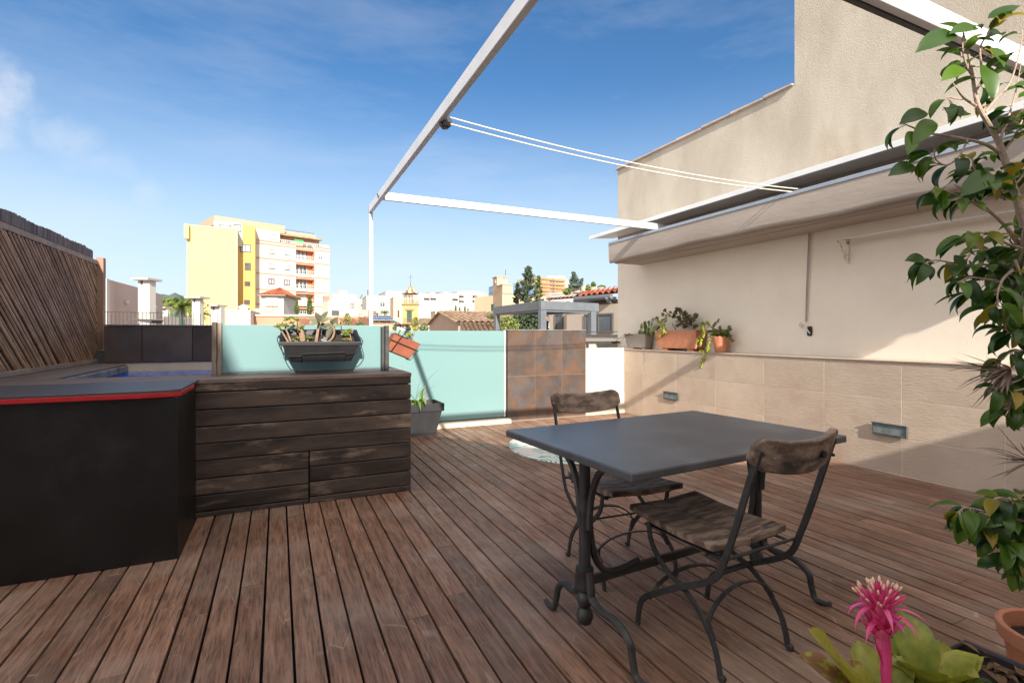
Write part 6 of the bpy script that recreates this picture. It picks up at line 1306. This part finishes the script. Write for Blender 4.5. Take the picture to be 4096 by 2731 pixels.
tiled(gl+(gl-ap_)*.05+ext+up_, gl+(gl-ap_)*.05+ov+up_, ap_+ext+up_, ap_+ov+up_, .30, 12, .08, M['rooftile'], 'roof', t)
g = MB(); g.bar(ap_+ov+Vector((0,0,.12)), ap_+ext+Vector((0,0,.12)), .32, .16); g.build('ridge', M['rooftile'], t)
t2_ = thing('lower_tile_roof', 'lower clay tile roof stepping down in front of the gabled house', 'house', tuple(gp(1830,1080)))
ea, eb = spot(*k3(1812,985), 45.5), spot(*k3(2500,1000), 41.5); ec, ed = spot(*k3(1880,1150), 37), spot(*k3(2620,1180), 33)
tiled(ec, ed, ea, eb, .50, 20, .14, M['rooftile'], 'roof', t2_); g = MB(); dn = Vector((0,0,-.1)); g.hull8([Vector((p.x,p.y,-6)) for p in (ec,ed,eb,ea)], [p+dn for p in (ec,ed,eb,ea)]); g.build('walls', wh, t2_)
sl, _ = roofhouse('solar_roof_house', 'low tiled house carrying blue solar panels behind the pergola post', [k3(425,990), k3(970,985), k3(520,888), k3(880,895)], [96, 98, 104, 105], brn, .4, 14)
a_, b_, c_, d_ = [spot(*k3(x, y), d) for x, y, d in ((640,958,97), (925,960,98), (640,897,103), (870,899,103.5))]
nn_ = (b_-a_).cross(c_-a_).normalized(); nn_ = nn_ if nn_.z > 0 else -nn_; nn_ *= .25
pv = mat('solar_cell', (.012,.022,.09), (.02,.035,.13), 2, .15)
for j in range(2):
    for i in range(3):
        q = [a_.lerp(b_, u).lerp(c_.lerp(d_, u), v)+nn_ for u, v in ((i/3+.01, j/2+.02), ((i+1)/3-.01, j/2+.02), ((i+1)/3-.01, (j+1)/2-.02), (i/3+.01, (j+1)/2-.02))]
        g = MB(); g.hull8([p-nn_*.3 for p in q], q); fr_ = g.build('solar_panel', fr_w, sl); g = MB(); ce = sum(q, Vector())/4
        for ii in range(3):
            for jj in range(2):
                qq = [q[0].lerp(q[1], u).lerp(q[3].lerp(q[2], u), v)+nn_*.12 for u, v in ((ii/3+.015, jj/2+.03), ((ii+1)/3-.015, jj/2+.03), ((ii+1)/3-.015, (jj+1)/2-.03), (ii/3+.015, (jj+1)/2-.03))]; g.add(qq, [(0,1,2,3)])
        g.build('cells', pv, fr_)
roofhouse('small_tile_house', 'small pale house with a clay tile roof right of the bell tower foot', [k3(1258,1000), k3(1485,1000), k3(1258,918), k3(1485,912)], [80, 80, 86, 86], crm, .38, 12)
palm('feathery round palm top in front of the white buildings left of the bell tower', *k3(800,845), 118, 22, 60, 8); palm('thin palm top close to the right of the pergola post', *k3(700,860), 119, 15, 26, 9)
# greenery right behind the glass
for i, (x, yt, yb, w_, d, m, lab, nm) in enumerate(((960,990,1110,110,30,'mid','dark green bush behind the tilted terracotta planter','bush'), (1215,905,1100,110,40,'lite','feathery tall green shrub right of the bell tower base','bush'), (1330,990,1110,170,32,'mid','low dark shrubs in front of the gabled house','bush'),
      (470,975,1110,180,30,'mid','low green shrubs in front of the solar roof','bush'), (300,850,1100,120,34,'lite','straggly yellow green climber before the cream annex','climber'), (1110,1010,1110,90,29,'dark','small dark bush under the bell tower','bush'))):
    u, v = k3(x, yt); tree(nm, lab, 'shrub', u, v, k3(0, yb)[1], d, w_/3.36, fol[m], 500, 5, seed=40+i, trunk=True, zb=-6)
PW = Plane(k3(960,0)[0], 26, k3(1080,0)[0], 26); block('white_low_wall', 'small white wall with dark coping behind the tilted planter', 'wall', PW, k3(965,1025), k3(1078,1110), .3, wh, z0=-4, roofm=slit)
# ---- beige tower house
TL = Plane(k4(160,0)[0], 80, k4(366,0)[0], 72); TR = Plane(k4(366,0)[0], 72, k4(640,0)[0], 73.5); bei = bmat('beige_render', (.40,.30,.205), .1)
t = thing('beige_tower_house', 'beige house with stepped rooftop tower and blue railing left of the conifers', 'building', tuple(TL.P(TL.w, GZ)))
z1 = TL.sz(*k4(300,598))[1]; fa = TL.P(0,0); fb_ = TL.P(TL.w,0); fc = TR.P(TR.w,0); fd = fc+(fa-fb_)
g = MB(); g.hull8([Vector((p.x,p.y,GZ)) for p in (fa,fb_,fc,fd)], [Vector((p.x,p.y,z1)) for p in (fa,fb_,fc,fd)]); g.build('main_block', bei, t)
def sub(xa, xb, xc, yt, name, lift=.002, f0=1.0):
    s0, s1 = TL.sz(*k4(xa, 560))[0], TL.sz(*k4(xb, 560))[0]; zt2 = TR.sz(*k4((xb+xc)/2, yt))[1]; q = TR.sz(*k4(xc, 560))[0]-TR.sz(*k4(xb,560))[0]; a = TL.P(s0,0); b_ = TL.P(s1,0); dx = TR.x*q
    g = MB(); g.hull8([Vector((p.x,p.y,z1+lift)) for p in (a,b_,b_+dx,a+dx)], [Vector((p.x,p.y,zt2)) for p in (a,b_,b_+dx,a+dx)]); g.build(name, bei, t)
    g = MB(); ex = [a-TR.x*.15, b_-TR.x*.15+TR.n*.1, b_+dx+TR.x*.1+TR.n*.1, a+dx+TR.x*.1]; g.hull8([Vector((p.x,p.y,zt2+.002)) for p in ex], [Vector((p.x,p.y,zt2+.14)) for p in ex]); g.build('coping', brn, t)
sub(243, 296, 440, 338, 'stair_tower'); sub(296, 370, 508, 474, 'lower_step')
g = MB(); s0, s1, z0_, z2 = TL.rect(k4(262,405), k4(282,452)); TL.box(g, s0, s1, z0_, z2, .01, .15); g.build('window', brn, t)
g = MB(); s0, s1, z0_, z2 = TL.rect(k4(230,728), k4(260,840)); TL.box(g, s0, s1, z0_, z2, .01, .2); g.build('shutter', fr_green, t)
blue = bmat('blue_iron', (.05,.16,.36)); g = MB(); s0, s1, z0_, z2 = TL.rect(k4(175,488), k4(243,598))
for k in range(8): q = s0+(s1-s0)*k/7; TL.box(g, q-.03, q+.03, z1, z2, -.2, -.14)
for zz in (z1+.5, z2-.06): TL.box(g, s0, s1, zz, zz+.05, -.21, -.13)
RR_ = Plane(k4(508,0)[0], 74, k4(815,0)[0], 78); s0, s1, z0_, z2 = RR_.rect(k4(510,465), k4(815,590))
for k in range(26): q = RR_.w*k/25; RR_.box(g, q-.03, q+.03, z1, z2, 0, .06)
for zz in (z1+.5, z2-.06): RR_.box(g, 0, RR_.w, zz, zz+.05, -.01, .07)
g.build('blue_railing', blue, t); g = MB(); g.tube([spot(*k4(412,340),74), spot(*k4(412,265),74)], .05, 5); g.build('antenna', fr_g, t)
g = MB(); RR_.box(g, 0, RR_.w, GZ, z1, -8, -.1); g.build('rear_wing', bei, t)
# ---- orange slab block far away
OB = Plane(k4(820,0)[0], 285, k4(1197,0)[0], 300); t = block('orange_banded_block', 'distant apartment block with orange balcony bands between the conifers', 'building', OB, k4(820,392), k4(1197,720), 16, mats_w[2])
obm = bmat('orange_band', (.42,.18,.075)); OT = OB.sz(*k4(1197,378))[1]
OS = Plane(k4(1197,0)[0], 300, k4(1285,0)[0], 335); g = MB(); z2 = OS.sz(*k4(1200,350))[1]; OS.box(g, 0, OS.w, GZ, z2, -10, 0); g.build('end_wall', wh, t)
for y in (395, 452, 500, 548, 590):
    z_ = OB.sz(*k4(1010, y))[1]; g = MB(); OB.box(g, -.2, OB.w+.1, z_-.62, z_+.62, .01, .8); g.build('balcony_band', obm, t)
for y in (425, 477, 524, 570, 615):
    for x0, x1 in ((880,905), (965,1000), (1008,1035), (1058,1070), (1090,1115), (1130,1150), (1160,1190)): s0, s1, z0_, z2 = OB.rect(k4(x0, y-9), k4(x1, y+9)); g = MB(); OB.box(g, s0, s1, z0_, z2, .01, .3); g.build('window', pane if x0 != 965 else brn, t)
t = thing('tall_mast', 'tall thin antenna mast in front of the orange banded block', 'antenna', tuple(spot(*k4(1052,650),40))); g = MB(); g.tube([spot(*k4(1052,650),40), spot(*k4(1050,365),40)], [.06,.03], 6); g.build('mast', fr_g, t)
# ---- conifers
def conifer(lab, x, yt, yb, w_, d, m, seed, n=1400, lean=0):
    top_, bot = spot(*k4(x, yt), d), spot(*k4(x-lean, yb), d); rr = random.Random(seed); t = thing('conifer', lab, 'tree', (bot.x, bot.y, GZ), 0, 'conifers right of the beige tower'); rx = w_/3.36/2*d/F; mb = MB(); tr = MB(); H_ = top_.z-bot.z
    tr.tube([(bot.x,bot.y,GZ), bot, top_], [.25,.18,.03], 7)
    nb = 46
    for k in range(nb):
        h_ = (k+rr.random())/nb; a = rr.uniform(0, 2*PI); ln = rx*(1-h_)**.8*rr.uniform(.55,1.25)+rx*.05; p0 = bot.lerp(top_, h_); dr = Vector((math.cos(a), math.sin(a), rr.uniform(.15,.75))); p1 = p0+dr*ln; tr.tube([p0,p1],[.03,.01],4)
        for q in range(int(n/nb)):
            s_ = rr.random()**.7; p = p0.lerp(p1, s_)+Vector((rr.gauss(0,1), rr.gauss(0,1), rr.gauss(0,.7)))*rx*.075; sz_ = 7*d/F*rr.uniform(.4,1.1); o1 = Vector((rr.uniform(-1,1), rr.uniform(-1,1), rr.uniform(-.2,1))).normalized()*sz_; o2 = o1.cross(Vector((rr.uniform(-1,1), rr.uniform(-1,1), rr.uniform(-1,1)))).normalized()*sz_*.4; mb.add([p-o2, p+o1, p+o2, p-o1*.6], [(0,1,2,3)], rr.random())
    mb.build('foliage', m, t, fix=False); tr.build('trunk', M['barkdark'], t)
conifer('tallest conifer with a leaning tip between the beige tower and orange block', 715, 238, 740, 360, 52, fol['dark'], 1, 3600, 25)
conifer('narrow conifer overlapping the left edge of the orange block', 850, 355, 720, 170, 56, fol['mid'], 2, 1500, -10)
conifer('short conifer before the blue railing, leftmost of the conifers', 572, 445, 730, 150, 55, fol['dark'], 3, 1200, 0)
conifer('bluish conifer behind the concrete planters, rightmost of the conifers', 1325, 305, 600, 210, 48, fol['grey'], 4, 2400, 0)
conifer('bluish low conifer leaning right above the concrete planters', 1440, 390, 600, 130, 47, fol['grey'], 6, 900, 60)
tree('big_dark_tree', 'dense dark green tree seen through the grey pergola', 'tree', *k4(720,790), k4(0,1240)[1], 33, 165, fol['dark'], 5200, 9, lambda h: math.sin(PI*(h*.75+.22))**.5, seed=60)
tree('tile_roof_shrub', 'sparse yellow green shrub on the clay tile roof left of the grey pergola', 'shrub', *k4(230,860), k4(0,925)[1], 40, 48, fol['mid'], 320, 5, seed=61, trunk=False)
tree('pergola_shrub', 'yellowish shrub spreading in the left opening of the grey pergola', 'shrub', *k4(420,900), k4(0,1120)[1], 30, 110, fol['lite'], 1300, 7, seed=62, zb=-6)
# ---- grey pergola
dN, dLl, dRr = 19.0, 23.5, 20.6
NA, NL, NR = k4(890,0)[0], k4(250,0)[0], k4(1638,0)[0]
gpm = mat('pergola_grey', (.085,.098,.115), (.105,.118,.135), 3, .5); PLf = Plane(NL, dLl, NA, dN); PRt = Plane(NA, dN, NR, dRr)
t = thing('grey_pergola', 'grey flat roofed aluminium pergola beyond the rusty wall', 'pergola', tuple(PRt.P(0, 0)))
zt_ = PRt.sz(*k4(892,680))[1]; zb2 = PRt.sz(*k4(892,800))[1]
g = MB(); PLf.box(g, 0, PLf.w-.002, zb2, zt_, -.18, 0); g.build('left_beam', gpm, t, bevel=.01); g = MB(); PRt.box(g, 0, PRt.w, zb2, zt_, -.18, 0); g.build('front_beam', gpm, t, bevel=.01)
bk = PLf.P(0, 0); off = PRt.x*PRt.w
g = MB(); p0, p1 = PLf.P(0,0), PLf.P(0,0)+off; g.bar(tuple(Vector((p0.x,p0.y,(zb2+zt_)/2))), tuple(Vector((p1.x,p1.y,(zb2+zt_)/2))), .18, zt_-zb2-.01); p0, p1 = PRt.P(PRt.w,0), PRt.P(PRt.w,0)+(PLf.P(0,0)-PRt.P(0,0)); g.bar(tuple(Vector((p0.x,p0.y,(zb2+zt_)/2))), tuple(Vector((p1.x,p1.y,(zb2+zt_)/2))), .18, zt_-zb2-.01); g.build('rear_beam', gpm, t)
g = MB(); c0, c1_, c2q, c3q = PRt.P(.1,0,-.1), PRt.P(PRt.w-.1,0,-.1), PRt.P(PRt.w-.1,0,-.1)+(PLf.P(0,0)-PRt.P(0,0)), PLf.P(0,0)
for k in range(24): a_ = c0.lerp(c3q, k/24); b_ = c1_.lerp(c2q, k/24); g.bar(Vector((a_.x,a_.y,zt_-.12)), Vector((b_.x,b_.y,zt_-.12)), .17, .03)
g.build('louvres', gpm, t)
for i, (pl, s_) in enumerate(((PRt, .0), (PRt, PRt.w-.30), (PLf, .0))):
    g = MB(); pl.box(g, s_, s_+(.28 if i else .26), -3, zb2-.002, -.20, -.002); 
    if i == 0: PLf.box(g, PLf.w-.22, PLf.w-.004, -3, zb2-.003, -.05, -.001)
    g.build('post', gpm, t, bevel=.01)
g = MB(); s0 = .03; PRt.box(g, .28, PRt.w-.32, zb2-.07, zb2-.003, -.13, -.05); PLf.box(g, .1, PLf.w-.3, zb2-.07, zb2-.003, -.13, -.05); g.build('guide_rail', gpm, t)
# ---- neighbour house with red tiles
NH = Plane(k4(1000,0)[0], 31, k4(2050,0)[0], 26); greige = bmat('greige_wall', (.31,.265,.225), .06)
t = thing('neighbour_house', 'neighbouring greige house with red tiled eaves, gutter and dark windows', 'house', tuple(NH.P(NH.w*.7, -3)))
s5, zt5 = NH.sz(*k4(1500,690)); g = MB(); NH.box(g, 0, NH.w, -8, zt5, -6, 0); g.build('wall', greige, t)
NF = Plane(k4(1232,0)[0], 28.6, k4(2050,0)[0], 24.8); g = MB(); NF.box(g, 0, NF.w, -8, zt5-.3, -1.4, 0); g.build('front_wall', greige, t)
win(NH, k4(1085,858), k4(1190,1120), t, pane, fr_g, 0, .08, .01, name='glass_door')
win(NF, k4(1482,855), k4(1868,1108), t, pane, fr_g, 1, .08, .01)
# red tiled eave sloping up to the right
eL, eR = spot(*k4(1355,640), 27.6), spot(*k4(2060,560), 24.4); rL, rR = spot(*k4(1480,572), 31), spot(*k4(2060,480), 30)
tiled(eL, eR, rL, rR, .40, 8, .13, M['redtile'], 'roof', t)
eL2, eR2 = spot(*k4(955,672), 31), spot(*k4(1372,640), 29.0); rL2, rR2 = spot(*k4(1000,655), 34), spot(*k4(1420,612), 33); tiled(eL2, eR2, rL2, rR2, .30, 6, .08, M['redtile'], 'roof', t)
g = MB(); ga, gb = spot(*k4(1345,660), 27.4), spot(*k4(1835,622), 25.2); g.tube([ga, gb], .13, 10); g.build('gutter', M['galv'], t, smooth=True)
g = MB(); g.tube(smooth_path([spot(*k4(1772,640),25.3), spot(*k4(1785,680),25.5), spot(*k4(1830,715),25.9), spot(*k4(1870,745),26.2), spot(*k4(1878,800),26.2), spot(*k4(1876,1150),26.2)],4), .085, 8); g.build('downpipe', M['galv'], t, smooth=True)
g = MB(); a_, b_ = spot(*k4(1360,690), 28), spot(*k4(1860,650), 26); g.bar(a_, b_, .5, .18); g.build('fascia', gpm, t)
NT = Plane(k4(1380,0)[0], 19.5, k4(2100,0)[0], 17.0)
t = thing('neighbour_parapet', 'greige parapet and dark rails below the neighbouring house windows', 'parapet', tuple(NT.P(2, -2)))
z1_ = NT.sz(*k4(1700,1160))[1]; g = MB(); NT.box(g, 0, NT.w, -6, z1_, -.2, 0); g.build('render', bmat('greige_pale', (.33,.30,.28)), t); g = MB(); NT.box(g, 0, NT.w, z1_+.002, z1_+.06, -.24, .04); z3_ = NT.sz(*k4(1700,1092))[1]; NT.box(g, 0, NT.w, z3_-.03, z3_, -.12, -.09); g.build('rail', fr_g, t)
t = thing('steel_rail', 'dark steel rail on a short post above the sunlit white wall', 'railing', (4.1, 6.5, .95)); g = MB(); a_, b_ = SP(*k4(1490,1243), 6.45), SP(*k4(2010,1243), 6.45)
g.box(a_.x, 4.815, 6.44, 6.46, a_.z-.022, a_.z+.018); g.box(a_.x+.01, a_.x+.045, 6.44, 6.46, .6, a_.z-.0225); g.build('rail', M['steel'], t)
t = thing('outer_wall', 'white rendered wall strip behind the steel rail', 'wall', (4.2, 6.8, 0)); g = MB(); g.box(3.7, 6.0, 6.9, 7.1, -3, 1.02); g.build('render', bmat('greige_pale', (.33,.30,.28)), t)
# terrace with white parapet, concrete planters
UP = Plane(k4(985,0)[0], 38, k4(1520,0)[0], 36); block('roof_terrace', 'white parapet of the planted roof terrace above the red tiles', 'building', UP, k4(990,588), k4(1520,700), 4, wh, z0=-4)
g = thing('terrace_pier', 'narrow white pier at the left end of the white roof parapet', 'pier', tuple(UP.P(.3, 0))); q = MB(); s0, s1, z0_, z2 = UP.rect(k4(988,572), k4(1035,660)); UP.box(q, s0, s1, z0_, z2, .01, .4); q.build('pier', greige, g)
def ringpot(lab, x0, x1, yt, yb, d, n=5):
    a, b_ = spot(*k4((x0+x1)/2, yt), d), spot(*k4((x0+x1)/2, yb), d); r_ = (x1-x0)/3.36/2*d/F; t = thing('concrete_planter', lab, 'planter', tuple(b_), 0, 'stacked ring planters on the roof terrace'); h_ = (a.z-b_.z)/n; g = MB()
    for k in range(n): z_ = b_.z+k*h_; g.lathe((b_.x,b_.y,0), [(r_*.80,z_),(r_*.98,z_+h_*.25),(r_,z_+h_*.6),(r_*.84,z_+h_*.98)], 14)
    g.build('rings', bmat('ring_concrete', (.42,.36,.30)), t)
ringpot('widest ring concrete planter, leftmost of the four on the roof terrace', 1308, 1412, 482, 578, 35); ringpot('ring concrete planter, second from left on the roof terrace', 1418, 1500, 486, 580, 35.5); ringpot('ring concrete planter, third from left on the roof terrace', 1548, 1640, 500, 582, 34); ringpot('ring concrete planter, rightmost and lowest on the roof terrace', 1648, 1740, 502, 560, 34, 4)
for i, (x, yt, yb, w_, m, lab) in enumerate(((1240,520,600,130,'lite','yellow green bush left of the ring concrete planters'), (1590,432,515,70,'mid','upright leafy plant in the third ring planter'), (1520,470,580,70,'lite','green plant between the second and third ring planters'), (1700,480,515,110,'mid','low spiky plants in the rightmost ring planter'), (1360,455,500,170,'grey','dark foliage topping the two left ring planters'))):
    tree('terrace_plant', lab, 'plant', *k4(x, yt), k4(0, yb)[1], 34.5, w_/3.36, fol[m], 420, 6, seed=80+i, trunk=False, group='plants on the roof terrace')
t = thing('dark_terrace_roof', 'low roof edge behind the greenery', 'building', tuple(spot(*k3(1150,1100), 60))) if False else None
